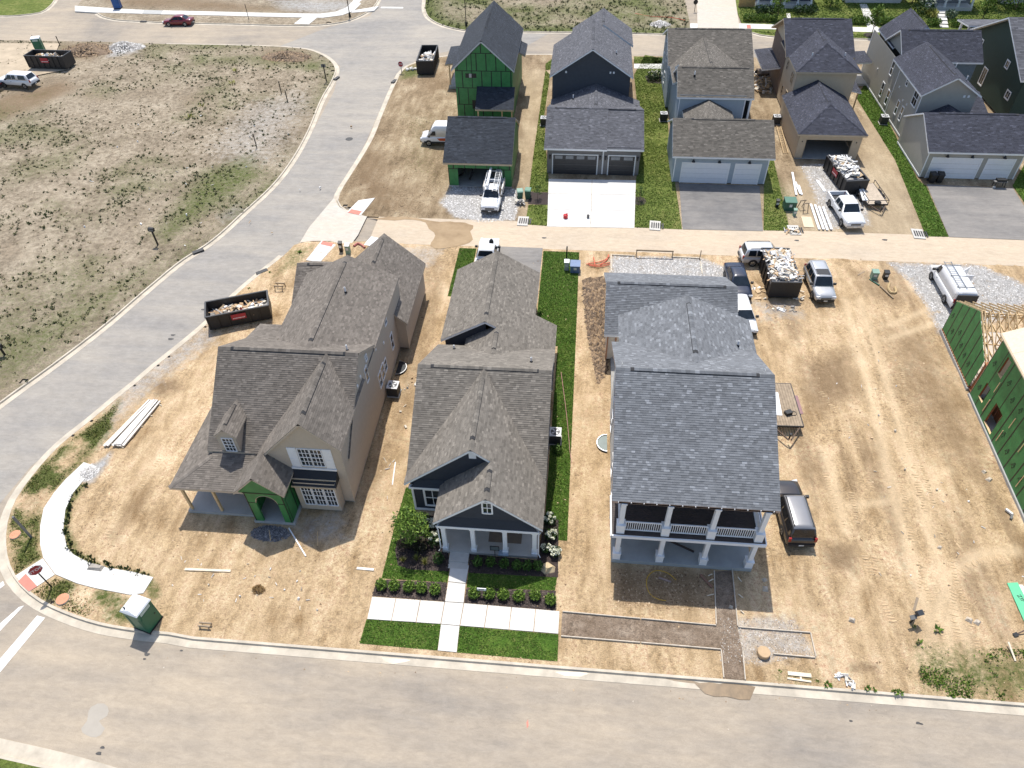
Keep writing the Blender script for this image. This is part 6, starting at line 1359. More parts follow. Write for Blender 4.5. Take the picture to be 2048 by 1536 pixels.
def shrub(label, loc, r, h, n, size, mat, name='shrub', group=None, cat='shrub', flowers=0, fm=None, seed=1):
    rs = np.random.RandomState(seed); t = thing(name, label, cat, (*loc, 0), 0, group)
    C = blob_pts(n, (r, r, h*.5), rs, .5); C *= (1+.18*np.sin(C[:, :1]*9/r+seed)*np.cos(C[:, 1:2]*8/r)); C[:, 2] = np.abs(C[:, 2]+h*.5)+.03
    V, F = leafquads(C, size, rs); npmesh('foliage', V, F, mat, t)
    mb = MB()
    for k in range(4):
        a = k*1.6+seed; mb.tube([(0, 0, -.05), (.4*r*math.cos(a), .4*r*math.sin(a), h*.55)], [.025, .01], 5)
    mb.build('stem', BARK, t)
    for k in range(flowers):
        a = rs.rand()*2*PI; q = rs.rand()**.5*r*.95; z = h*(.55+.5*math.sqrt(max(0, 1-(q/r)**2))); 
        Cf = blob_pts(26, (.10, .10, .08), rs, .7)+np.array([q*math.cos(a), q*math.sin(a), z]); V, F = leafquads(Cf, .055, rs, 0, 1.3); npmesh('flower_head', V, F, fm or PETAL, t)
    return t
def grass(name, polys, n, mat, h=.09, w=.035, seed=1, mask=None, z=0.0, lab=None):
    rs = np.random.RandomState(seed); out = []; ars = []
    for p in polys:
        ars.append(abs(sum(p[i][0]*p[(i+1)%len(p)][1]-p[(i+1)%len(p)][0]*p[i][1] for i in range(len(p))))/2)
    for p, a in zip(polys, ars):
        m = int(n*a/sum(ars)); xs = [q[0] for q in p]; ys = [q[1] for q in p]; bb = (max(xs)-min(xs))*(max(ys)-min(ys)); k = int(m*bb/max(a, .01))
        x = min(xs)+rs.rand(k)*(max(xs)-min(xs)); y = min(ys)+rs.rand(k)*(max(ys)-min(ys)); ok = inpoly(x, y, p)
        if mask is not None: ok &= rs.rand(k) < mask(x, y)
        out.append(np.column_stack([x[ok], y[ok]]))
    P = np.concatenate(out); m = len(P); a = rs.rand(m)*2*PI; hh = h*(.5+rs.rand(m)); lean = rs.randn(m, 2)*h*.55; ww = w*(.6+.8*rs.rand(m))
    dx, dy = np.cos(a)*ww, np.sin(a)*ww; zz = np.full(m, z)
    V = np.stack([np.column_stack([P[:, 0]-dx, P[:, 1]-dy, zz]), np.column_stack([P[:, 0]+dx, P[:, 1]+dy, zz]), np.column_stack([P[:, 0]+lean[:, 0], P[:, 1]+lean[:, 1], zz+hh])], 1).reshape(-1, 3)
    o = npmesh(name, V, np.arange(3*m).reshape(m, 3), mat, None, 'stuff')
    if lab: tag(o, lab, 'grass')
    return o
def tufts(name, P, mat, r=.22, h=.22, nb=9, seed=2, lab=None, zf=None):
    rs = np.random.RandomState(seed); m = len(P); sc = .55+rs.rand(m)**2*1.1
    a = rs.rand(m, nb)*2*PI; q = rs.rand(m, nb)**.5*r*sc[:, None]; bx = P[:, :1]+np.cos(a)*q*.5; by = P[:, 1:2]+np.sin(a)*q*.5
    tx = P[:, :1]+np.cos(a)*q*1.25; ty = P[:, 1:2]+np.sin(a)*q*1.25; tz = h*sc[:, None]*(.45+.7*rs.rand(m, nb)); w = .055*sc[:, None]
    z0 = (zf(P[:, 0], P[:, 1]) if zf is not None else np.zeros(m))[:, None]+np.zeros_like(bx)
    V = np.stack([np.stack([bx-np.sin(a)*w, by+np.cos(a)*w, z0], 2), np.stack([bx+np.sin(a)*w, by-np.cos(a)*w, z0], 2), np.stack([tx, ty, z0+tz], 2)], 2).reshape(-1, 3)
    o = npmesh(name, V, np.arange(3*m*nb).reshape(m*nb, 3), mat, None, 'stuff')
    if lab: tag(o, lab, 'weeds')
    return o
def stones(name, poly, n, mat, r=.035, seed=3, lab=None, mask=None, zf=None):
    rs = np.random.RandomState(seed); xs = [q[0] for q in poly]; ys = [q[1] for q in poly]; x = min(xs)+rs.rand(n)*(max(xs)-min(xs)); y = min(ys)+rs.rand(n)*(max(ys)-min(ys)); ok = inpoly(x, y, poly)
    if mask is not None: ok &= rs.rand(n) < mask(x, y)
    x, y = x[ok], y[ok]; m = len(x); base = np.array([(1,0,0),(-.5,.87,0),(-.5,-.87,0),(0,0,.8)]); s = r*(.4+rs.rand(m)**2*1.6); a = rs.rand(m)*6.28; jit = 1+.5*rs.randn(m, 4, 1)*.5
    B = base[None]*jit*s[:, None, None]; ca, sa = np.cos(a)[:, None], np.sin(a)[:, None]; z0 = zf(x, y) if zf is not None else np.zeros(m)
    V = np.stack([B[:, :, 0]*ca-B[:, :, 1]*sa+x[:, None], B[:, :, 0]*sa+B[:, :, 1]*ca+y[:, None], B[:, :, 2]+z0[:, None]], 2).reshape(-1, 3)
    F = (np.arange(m)[:, None, None]*4+np.array([(0,1,3),(1,2,3),(2,0,3)])[None]).reshape(-1, 3); o = npmesh(name, V, F, mat, None, 'stuff')
    if lab: tag(o, lab, 'gravel' if 'gravel' in name else 'soil')
    return o
GRAV = Mleaf('gravel_stone', [(0, (.2, .195, .19)), (.5, (.42, .41, .40)), (1, (.72, .71, .70))]); CLOD = Mleaf('soil_clod', [(0, (.14, .09, .05)), (.5, (.34, .235, .135)), (1, (.55, .42, .28))]); DCLOD = Mleaf('dark_soil_clod', [(0, (.05, .032, .02)), (.5, (.13, .085, .05)), (1, (.32, .22, .13))])
MULCH = M('dark_mulch', (.040, .028, .025), .95, .45, 9, .8, 25); CHIP = Mleaf('mulch_chip', [(0, (.012, .009, .008)), (.6, (.045, .032, .028)), (1, (.11, .08, .068))])
# --- navy cottage lot
lawn_l = GP([(763, 1157), (895, 1165), (898, 1143), (820, 1139), (796, 1131), (790, 1100), (800, 1070), (822, 1040), (832, 1030), (832, 975), (812, 975), (790, 1050)])
lawn_r = GP([(937, 1146), (1114, 1155), (1110, 1181), (933, 1175)])
tree_l = GP([(733, 1239), (881.6, 1249), (875, 1301), (719, 1287)]); tree_r = GP([(919.5, 1252.5), (1117, 1269), (1115, 1323), (914, 1305)])
side_s = [(-1.0, 25.6), (.55, 25.6), (.6, 44.2), (.6, 58.3), (-2.9, 58.3), (-2.9, 44.5), (-.9, 44.5)]
rear_l = [(-11.2, 50.6), (-9.5, 50.6), (-9.5, 58.3), (-11.2, 58.3)]; side_l = [(-11.1, 27), (-10.0, 27), (-10.0, 50.6), (-11.2, 50.6)]
lawns = [lawn_l, lawn_r, tree_l, tree_r, side_s, rear_l]
for p in lawns: sheet('lawn', p, .012, LAWNY)
bald = lambda x, y: np.clip(1.35-np.clip(fbm(x, y, 1.3, 71)-.48, 0, 1)*5*np.clip(pmask(x, y, tree_r, 1)+.25, 0, 1), .12, 1)
grass('grass', lawns, 62000, GRS, .05, .03, 5, bald, .012, 'short fresh turf round the navy cottage')
bed_l = GP([(754, 1159.5), (894.5, 1165.5), (889.5, 1203), (744.5, 1192)]); bed_r = GP([(933, 1176), (1111, 1182), (1111, 1221), (928.5, 1205.5)])
bed_h = GP([(796, 1131), (820, 1139), (898, 1143), (900, 1128), (895, 1095), (880, 1045), (866, 1032), (835, 1028), (822, 1041), (800, 1072), (790, 1100)]); bed_p = GP([(939, 1108), (1074, 1121), (1085, 1060), (1092, 1035), (1117, 1040), (1116, 1155), (937, 1146)])
for i, p in enumerate((bed_l, bed_r, bed_h, bed_p)): sheet('mulch_bed', p, .02+.002*i, MULCH); stones('mulch_chips', p, 2600, CHIP, .05, 20+i, 'dark bark mulch chips '+('in the left front bed', 'in the right front bed', 'under the small tree', 'along the porch')[i], None, lambda x, y: np.full(len(x), .02))
def paving(label, polys, z=.05):
    t = empty('pavement', (0, 0, 0)); t['kind'] = 'structure'
    for p in polys:
        ar = sum(p[i][0]*p[(i+1)%4][1]-p[(i+1)%4][0]*p[i][1] for i in range(4)); p = p if ar > 0 else p[::-1]
        cx = sum(q[0] for q in p)/4; cy = sum(q[1] for q in p)/4; q2 = [(cx+(q[0]-cx)*(1-.022/max(.3, abs(q[0]-cx))), cy+(q[1]-cy)*(1-.022/max(.3, abs(q[1]-cy)))) for q in p]
        mb = MB(); mb.prism(q2, -.1, z+random.uniform(-.004, .004)); mb.build('paving_slab', CONC2, t)
    return t
def strip(a0, a1, b0, b1, n): 
    L = lambda p, q, t: (p[0]+(q[0]-p[0])*t, p[1]+(q[1]-p[1])*t)
    return [[L(a0, a1, i/n), L(a0, a1, (i+1)/n), L(b0, b1, (i+1)/n), L(b0, b1, i/n)] for i in range(n)]
w0, w1, w2_, w3 = G(744, 1193.5), G(889.5, 1204), G(928, 1206.5), G(1119.5, 1222.5); v0, v1, v2, v3 = G(734, 1239), G(881.6, 1248.8), G(919.8, 1252.2), G(1117, 1268.5)
paving('white concrete pavement', strip(w0, w1, v0, v1, 3)+[[w1, w2_, v2, v1]]+strip(w2_, w3, v2, v3, 4))
k0, k1 = G(896, 1164), G(932, 1168); m0, m1 = G(901, 1129), G(938.5, 1131)
paving('front path', strip(v1, G(875, 1302), v2, G(914, 1305.5), 1)+strip(k0, w1, k1, w2_, 1)+strip(m0, k0, m1, k1, 1), .052)
sheet('asphalt_drive', [(-9.4, 50.2), (-3.0, 50.2), (-3.0, 58.8), (-9.4, 58.8)], .018, NEWASPH)
bush0 = shrub('leftmost clipped green bush in the left front mulch bed', c6(270, 572), .36, .62, 420, .085, LF_L, group='clipped bushes in the front mulch beds', seed=4)
bl = ['second bush from the left in the left front mulch bed', 'middle bush of the five in the left front mulch bed', 'fourth bush from the left in the left front mulch bed', 'bush of the left front bed nearest the front path']
for (x, y), l in zip(((383, 578), (507, 588), (615, 597), (730, 612)), bl): copytree(bush0, (*c6(x, y), 0), random.random()*6, l)
br = ['bush of the right front bed nearest the front path', 'bush just right of the small house number sign', 'third bush from the path in the right front bed', 'fourth bush from the path in the right front bed', 'fifth bush from the path in the right front bed', 'rightmost bush in the right front mulch bed']
for (x, y), l in zip(((1062, 645), (1190, 648), (1310, 655), (1440, 670), (1580, 660), (1712, 700)), br): copytree(bush0, (*c6(x, y), 0), random.random()*6, l)
sb0 = shrub('shaded bush beside the porch steps on their right', c8(700, 500), .33, .6, 300, .085, LF_M, group='shaded bushes along the porch edge', seed=9)
sl_ = ['second shaded bush right of the porch steps', 'third shaded bush right of the porch steps', 'fourth shaded bush right of the porch steps', 'fifth shaded bush right of the porch steps', 'shaded bush nearest the sandstone boulder']
for (x, y), l in zip(((885, 505), (1085, 525), (1270, 555), (1420, 560), (1575, 560)), sl_): copytree(sb0, (*c8(x, y), 0), random.random()*6, l)
shrub('dark round bush left of the porch steps', c6(758, 350), .36, .65, 360, .085, LF_D, seed=12); shrub('small round bush beside the air conditioner of the navy cottage', G(1115, 903), .36, .6, 360, .08, LF_M, seed=13)
for (x, y), l, s in (((640, 370), 'yellow ornamental grass clump nearest the porch steps', 1), ((568, 335), 'yellow green grass clump under the small tree', .9), ((455, 350), 'straw coloured grass clump at the left of the planting bed', .8)):
    t = thing('ornamental_grass', l, 'plant', (*c6(x, y), .02), 0, 'ornamental grasses in the planting bed'); rs = np.random.RandomState(int(x)); m = 90; a = rs.rand(m)*6.28; q = rs.rand(m)*.42*s
    V = np.stack([np.column_stack([.03*np.cos(a)-.012*np.sin(a), .03*np.sin(a)+.012*np.cos(a), 0*a]), np.column_stack([.03*np.cos(a)+.012*np.sin(a), .03*np.sin(a)-.012*np.cos(a), 0*a]), np.column_stack([q*np.cos(a), q*np.sin(a), .55*s-.6*q])], 1).reshape(-1, 3); npmesh('foliage', V, np.arange(3*m).reshape(m, 3), LF_Y, t)
for (x, y), l, r, sd in (((725, 195), 'white flowering hydrangea left of the porch', .5, 3), ((700, 55), 'shaded white hydrangea behind the left porch column', .38, 5), ((1715, 145), 'white hydrangea right of the porch', .40, 6), ((1672, 262), 'small white hydrangea above the sandstone boulder', .34, 7), ((1752, 290), 'low white hydrangea above the sandstone boulder at the lot line', .38, 8), ((1700, 15), 'uppermost white hydrangea along the right side of the porch', .42, 10)):
    shrub(l, c6(x, y), r, r*1.5, 300, .09, LF_D, 'hydrangea', 'white hydrangeas round the porch', 'shrub', 11 if r > .37 else 7, seed=sd)
for (x, y), l in (((470, 215), 'dark plum shrub under the small tree'), ((560, 225), 'plum leaved shrub between the tree and the hydrangea'), ((600, 250), 'low plum shrub at the middle of the planting bed')): shrub(l, c6(x, y), .5, .8, 320, .09, LF_P, seed=int(x), group='plum shrubs in the planting bed')
def tree(label, loc, H, R, n, size, mat, name='tree', seed=1, trunk=.06, base=.35, group=None, zs=.5, clumps=9):
    rs = np.random.RandomState(seed); t = thing(name, label, 'tree', (*loc, 0), 0, group); mb = MB(); top = H*.85
    mb.tube([(0, 0, -.1), (.04, .03, H*.4), (0, .05, top)], [trunk, trunk*.7, trunk*.25], 7); mb.build('trunk', BARK, t)
    cs = []
    for k in range(clumps):
        a = k*2.4+rs.rand()*.7; z = H*(base+(1-base)*(k+.7)/clumps*.95); q = R*(.25+.5*rs.rand())*math.sqrt(max(.12, 1-((z/H-base)/(1-base)-.35)**2*1.6)); cs.append((q*math.cos(a), q*math.sin(a), z, R*(.38+.25*rs.rand())))
    lb = MB()
    for c in cs: lb.tube([(0, 0, c[2]*.62), (c[0]*.5, c[1]*.5, c[2]*.85), (c[0], c[1], c[2])], [trunk*.4, trunk*.25, .008], 5)
    lb.build('branch', BARK, t, 'stuff')
    C = np.concatenate([blob_pts(n//clumps, (c[3], c[3], c[3]*.75), rs, .25)+np.array(c[:3]) for c in cs]); V, F = leafquads(C, size, rs, .3); npmesh('crown', V, F, mat, t); return t
tree('young leafy tree in the mulch bed left of the navy porch', c6(545, 205), 3.3, 1.25, 1500, .12, LF_L, seed=3, trunk=.05, base=.28, clumps=13)
# --- second row gardens
l2 = [GP([(1091, 140), (1100, 150), (1088, 235), (1092, 300), (1097, 358), (1096, 385), (1058, 383), (1068, 300)]), GP([(1057, 410), (1096, 410), (1094, 452), (1050, 449)]), GP([(1268, 150), (1290, 110), (1330, 118), (1335, 230), (1340, 310), (1350, 366), (1364, 459), (1269, 455), (1272, 360), (1284, 300)]),
      GP([(1528, 372), (1530, 330), (1545, 310), (1570, 420), (1580, 462), (1527, 461)]), GP([(1712, 195), (1735, 160), (1780, 250), (1836, 361), (1852, 372), (1897, 474), (1852, 473), (1790, 320)]), GP([(2025, 372), (2048, 330), (2110, 350), (2150, 440), (2080, 450)]), GP([(1268, 113), (1325, 115), (1325, 128), (1268, 127)]), GP([(1091, 128), (1104, 118), (1104, 140), (1091, 140)])]
brt = l2[4:6]; dul = l2[:4]+l2[6:]
for p in l2: sheet('lawn', p, .02, LAWN if p in dul else LAWNY)
grass('grass', dul, 30000, GRSF, .06, .06, 8, lambda x, y: np.clip(1.4-np.clip(fbm(x, y, 2.2, 75)-.45, 0, 1)*4.5, .15, 1), .02, 'patchy lawn strips beside the second row houses'); grass('grass', brt, 20000, GRSF, .06, .06, 9, None, .02, 'bright green lawn strips beside the greige house')
dq = GP([(1097, 358), (1272, 361), (1269, 456.5), (1094, 453.5)])
drv = [q for (a, b, c, d) in ((0, .5, 0, .33), (.5, 1, 0, .33), (0, .5, .33, .66), (.5, 1, .33, .66), (0, .5, .66, 1), (.5, 1, .66, 1)) for q in [[tuple(np.array(dq[0])*(1-u)*(1-v)+np.array(dq[1])*u*(1-v)+np.array(dq[2])*u*v+np.array(dq[3])*(1-u)*v) for u, v in ((a, c), (b, c), (b, d), (a, d))]]]
paving('concrete drive', drv, .035)
sheet('asphalt_drive', GP([(1358, 367), (1519, 372), (1526, 462.5), (1365, 459)]), .03, NEWASPH); sheet('asphalt_drive', GP([(1853, 369), (2026, 377), (2090, 482), (1898, 474.5)]), .03, NEWASPH)
sheet('mulch_bed', GP([(1060, 384), (1097, 386), (1096, 410), (1056, 408)]), .03, MULCH); sheet('mulch_bed', [(G(1278, 402)[0]+.75*math.cos(a), G(1278, 402)[1]+.9*math.sin(a)) for a in np.linspace(0, 2*PI, 15)[:-1]], .03, MULCH)
sheet('mulch_bed', GP([(1290, 152), (1325, 150), (1325, 168), (1295, 166)]), .03, MULCH)
for q, l in (((1075, 395), 'thin young sapling in the mulch bed beside the white drive'), ((1279, 398), 'young sapling in the round mulch ring right of the white drive')): tree(l, G(q[0], q[1]+3), 1.7, .5, 130, .1, LF_M, 'sapling', int(q[0]), .025, .3, clumps=5)
for q, l in (((1303, 160), 'white flowering shrub left of the pale blue house'), ((1316, 158), 'larger white flowering shrub left of the pale blue house')): shrub(l, G(*q), .7, 1.1, 260, .14, LF_D, 'hydrangea', None, 'shrub', 9, seed=int(q[0]))
sheet('front_path', GP([(1326, 128), (1268, 128), (1268, 137), (1300, 138), (1326, 138)]), .03, CONC2)
# --- across the far street
far_y = pr[10][1]
sheet('pavement_strip', GP([(1380, 47), (1480, 47), (1800, 57), (2060, 67), (2200, 72), (2200, 81), (2060, 76), (1800, 66), (1560, 59), (1480, 57), (1380, 57)]), .02, CONC2)
sheet('side_drive', GP([(1393, -20), (1468, -20), (1478, 48), (1478, 58), (1395, 58)]), .025, PALE)
sheet('tactile_pad', GP([(1493, 50), (1501, 50), (1502, 57), (1494, 57)]), .03, M('red_tactile_pad', (.55, .17, .13), .8)); 
grass('grass', [GP([(1500, 62), (1700, 68), (2100, 80), (2100, 86), (1700, 76), (1556, 72)]), GP([(1480, 5), (2200, 5), (2200, 66), (1800, 54), (1480, 44)])], 30000, GRSF, .07, .12, 31, None, 0, 'green front lawns across the far street')
hb0 = shrub('leftmost bush of the clipped hedge row across the far street', G(1493, 42), .62, 1.1, 260, .17, LF_L, group='clipped hedge bushes across the far street', seed=41)
hx = [1506, 1519, 1533, 1546]+[1704, 1716, 1728, 1756, 1768, 1780, 1792, 1860, 1872]+[1908, 1922, 1936, 1950, 1964, 1978, 1990, 2004]
for i, x in enumerate(hx):
    y = 42+(x-1493)*.026; l = 'hedge bush '+('before the navy porch house, counted %s from the drive' % ['second', 'third', 'fourth', 'fifth'][i] if i < 4 else 'before the pale green house, counted %s from the left' % ['first', 'second', 'third', 'fourth', 'fifth', 'sixth', 'seventh', 'eighth', 'ninth'][i-4] if i < 13 else 'before the tall column porch, counted %s from the front steps' % ['first', 'second', 'third', 'fourth', 'fifth', 'sixth', 'seventh', 'eighth'][i-13])
    copytree(hb0, (*G(x, y), 0), random.random()*6, l)
for x, s in ((1518, 0), (1532, 1), (1546, 2), (1594, 3), (1608, 4), (1622, 5)): shrub('dark hedge bush at the foot of the navy porch, %s from the left' % ['first', 'second', 'third', 'fourth', 'fifth', 'sixth'][s], G(x, 27), .85, 1.3, 220, .18, LF_D, seed=50+s, group='dark bushes at the navy porch')
for (x, y), H, R, l, m, b in (((1553, 40), 4.6, 1.3, 'young street tree before the navy porch across the far street', LF_L, .2), ((1742, 71), 4.2, 1.0, 'young street tree in a mulch ring on the far verge', LF_L, .35), ((1965, 38), 4.0, 1.5, 'young tree right of the tall column porch steps', LF_L, .2), ((1985, 18), 4.5, 2.0, 'dark bushy tree behind the young tree at far right', LF_D, .1), ((1660, 14), 3.5, 1.6, 'leafy tree between the navy and pale green houses', LF_L, .1), ((2030, 20), 3.5, 1.8, 'lime tree at the far right edge across the street', LF_L, .1), ((1824, 6), 3.6, 1.5, 'bright bushy tree right of the pale green house', LF_L, .1)):
    tree(l, G(x, y), H, R, 700, .2, m, 'tree', int(x), .07, b, clumps=9)
sheet('mulch_bed', [(G(1742, 71)[0]+1.1*math.cos(a), G(1742, 71)[1]+1.1*math.sin(a)) for a in np.linspace(0, 2*PI, 15)[:-1]], .03, MULCH)
shrub('big creamy white flowering bush left of the tall column porch steps', G(1846, 28), 1.6, 2.2, 420, .22, LF_D, 'shrub', None, 'shrub', 26, seed=61); shrub('yellow bush beside the steps of the tall column porch', G(1862, 34), .9, 1.2, 260, .2, LF_Y, seed=62); shrub('silvery round bush right of the tall column porch steps', G(1899, 36), .95, 1.2, 260, .2, Mleaf('sage_leaf', [(0, (.06, .09, .06)), (1, (.2, .26, .17))]), seed=63)
for i in range(5):
    a, b, c, d = G(1872+i*1.6, 26+i*6), G(1889+i*1.6, 26.5+i*6), G(1890.6+i*1.6, 31.5+i*6), G(1873.6+i*1.6, 31+i*6); slab('front_step', [a, b, c, d], -.1, .42-.09*i, CONC2)
sheet('front_path', GP([(1573, 27), (1580, 27), (1583, 46), (1575, 46)]), .03, CONC2); sheet('front_path', GP([(1719, 8), (1733, 8), (1757, 56), (1735, 56)]), .03, CONC2)
fe = thing('timber_fence', 'tan timber fence at the corner of the drive across the far street', 'fence', (*G(1476, 14), 0)); o0 = G(1476, 14); o1 = G(1508, 13)
for i in range(18): 
    mb = MB(); x = (o1[0]-o0[0])*i/18; mb.box(x+.005, x+(o1[0]-o0[0])/18-.005, 0, .03, 0, 1.8); mb.build('fence_board', M('tan_fence_board', (.42, .27, .12), .8, .2, 4), fe)
# --- weeds
def scatter(poly, n, mask, seed):
    rs = np.random.RandomState(seed); xs = [q[0] for q in poly]; ys = [q[1] for q in poly]; x = min(xs)+rs.rand(n)*(max(xs)-min(xs)); y = min(ys)+rs.rand(n)*(max(ys)-min(ys)); ok = inpoly(x, y, poly) & (rs.rand(n) < mask(x, y)); return np.column_stack([x[ok], y[ok]])
vis = [(-300, 1056)]; 
dv = lambda x, y: np.clip((.30+.9*np.clip(fbm(x, y, 7, 15)*2.8-1.2, 0, 1)+1.0*mv(x, y)[1]-1.2*mv(x, y)[2])*np.clip(fbm(x, y, 1.8, 19)*3-1.0, .05, 1), 0, 1)
zv = lambda x, y: ((fbm(x, y, 6, 4)-.45)*.35+(fbm(x, y, 1.6, 6)-.5)*.16)*np.clip(pdist(x, y, blkv)/1.2, 0, 1)-.02
vb = [(-95, 30), (-22, 30), (-22, 110), (-95, 110)]
bx = [q for q in blkv]
Pv = scatter(bx, 80000, dv, 81); tufts('weeds', Pv, WEED, .15, .12, 9, 82, 'low dark weed tufts scattered over the vacant lot', zv)
Pd = scatter(bx, 16000, lambda x, y: .5*fbm(x, y, 5, 90), 83); tufts('dry_grass', Pd, STRAWG, .16, .14, 6, 84, 'dry straw coloured grass on the vacant lot', zv)
fb = pm_+[(xr+.3, 165), (pm_[0][0], 165)]
tufts('weeds', scatter(fb, 9000, lambda x, y: np.clip(.1+mm(x, y)[1], 0, 1), 85), WEED, .26, .22, 8, 86, 'weed tufts on the lot beyond the far street')
cg = GP([(36, 1000), (66, 952), (124, 895), (200, 838), (238, 803), (228, 850), (190, 890), (164, 918), (127, 956), (104, 984), (83, 1014), (76, 1050), (76, 1090), (82, 1113), (32, 1147), (23, 1110), (20, 1050)]); cg2 = GP([(66, 1186), (113, 1155), (153, 1172), (191, 1182), (255, 1195), (275, 1250), (195, 1240), (125, 1217)])
grass('grass', [cg, cg2], 9000, Mleaf('olive_blade', [(0, (.07, .09, .02)), (.5, (.15, .17, .04)), (.85, (.26, .25, .08)), (1, (.42, .36, .17))]), .10, .04, 88, lambda x, y: np.clip(fbm(x, y, 1.6, 78)*4-1.6, .02, 1), 0, 'rough olive grass between the corner kerb and pavement')
edge = smooth_path(GP([(172, 970), (148, 992), (137, 1022), (133, 1058), (140, 1094), (164, 1114), (218, 1132), (268, 1141), (300, 1150)]), .12); rs = np.random.RandomState(5); tufts('weeds', np.array(edge)+rs.randn(len(edge), 2)*.10, WEED, .13, .13, 12, 6, 'green weeds along the inner edge of the curved pavement')
rb = GP([(1830, 1290), (2048, 1300), (2200, 1320), (2200, 1420), (2048, 1405), (1840, 1390)]); grass('grass', [rb], 9000, LF_L, .11, .045, 93, lambda x, y: np.clip(fbm(x, y, 1.2, 91)*5-2.5, .02, 1), .0, 'green weeds at the right end of the near kerb')
wl = [G(*q) for q in ((1560, 1343), (1635, 1362), (1655, 1370), (1735, 1378), (1748, 1380), (1790, 1384), (1800, 1385), (1828, 1253), (1838, 1285), (1875, 1260), (1905, 1392), (600, 505), (540, 545), (498, 577), (470, 595), (500, 880))]; tufts('weeds', np.array(wl), LF_L, .18, .14, 18, 95, 'single green weeds along the near kerb')
yw = [G(*q) for q in ((535, 138), (465, 168), (470, 143), (380, 237), (405, 214))]; tufts('weeds', np.array(yw), LF_Y, .5, .35, 22, 96, 'yellow flowering weeds on the vacant lot')
# --- loose stones and soil
def zb(x, y): return h1(x, y)*np.clip(pdist(x, y, blk1)/1.2, 0, 1)
m1c = lambda x, y: m1(x, y)
gp = [GP([(1220, 512), (1400, 515), (1470, 540), (1460, 600), (1218, 590)]), GP([(1775, 525), (1960, 530), (2100, 590), (2000, 640), (1880, 670), (1850, 610), (1815, 560)]), GP([(1440, 1235), (1590, 1240), (1630, 1310), (1540, 1325), (1440, 1330)])]
for p, n, l in zip(gp, (7000, 9000, 3200), ('pale gravel behind the grey roofed garage', 'pale gravel drive under the cargo van', 'spilled white gravel round the new path forms')): stones('gravel', p, n, GRAV if n > 4000 else Mleaf('spilled_gravel_stone', [(0, (.15, .13, .11)), (.5, (.32, .29, .26)), (1, (.58, .56, .53))]), .05 if n > 4000 else .032, n, l, None, zb)
stones('gravel', GP([(880, 405), (905, 372), (1030, 378), (1040, 400), (1030, 440), (960, 445), (910, 435)]), 6000, GRAV, .055, 3, 'grey gravel before the green garage'); stones('gravel', GP([(1600, 330), (1710, 325), (1730, 400), (1740, 450), (1650, 460), (1625, 380)]), 5000, GRAV, .055, 4, 'thin gravel on the drive of the straw coloured house')
stones('soil_clods', blk1, 16000, CLOD, .05, 6, 'small soil clods over the sandy building lots', lambda x, y: np.clip(fbm(x, y, 2.5, 55)*4-1.7, .02, 1), zb)
stones('soil_clods', GP([(1165, 560), (1212, 555), (1215, 740), (1195, 770), (1172, 650)]), 5200, DCLOD, .12, 7, 'lumpy dark soil heap left of the grey roofed garage', None, zb); stones('soil_clods', GP([(1225, 1135), (1430, 1145), (1432, 1225), (1230, 1215)]), 1800, CLOD, .045, 8, 'dark crumbly soil before the two storey porch', None, zb)
stones('soil_clods', blk2, 26000, DCLOD, .055, 9, 'soil clods over the brown lots of the second row', lambda x, y: np.clip(fbm(x, y, 3, 57)*2.2-.7, .03, 1)*(x < -14.2))
# tyre tread ridges pressed into the dirt
def treads(name, px, width, gap, mat, lab, hgt=.032):
    path = smooth_path(GP(px), gap); mb = MB(); n = len(path); rnd = random.Random(len(px)*n)
    for i in range(1, n-1):
        a, b = np.array(path[i-1]), np.array(path[i+1]); d = (b-a)/np.linalg.norm(b-a); o = np.array([d[1], -d[0]]); c = np.array(path[i]); 
        if rnd.random() < .12 or vnoise(c[0], c[1], 1.1, 3) < .42: continue
        z = float(zb(np.array([c[0]]), np.array([c[1]]))[0]); w = width*rnd.uniform(.22, .55); c = c+o*rnd.uniform(-.08, .08); sk = d*width*rnd.uniform(-.05, .05)
        p, q = c-o*w-sk, c+o*w-sk; e = d*gap*.28
        mb.add([(*(p-e), z-.01), (*(q-e), z-.01), (*(q+e), z-.01), (*(p+e), z-.01), (*p, z+hgt), (*(c+sk*1.6), z+hgt*1.2), (*q, z+hgt)], [(0, 1, 6, 5, 4), (2, 3, 4, 5, 6), (1, 2, 6), (3, 0, 4)])
    o = mb.build(name, mat, None, 'stuff'); tag(o, lab, 'tracks'); return o
TRD = M('pressed_soil', (.53, .39, .235), .95, .2, 2.5, .5, 30)
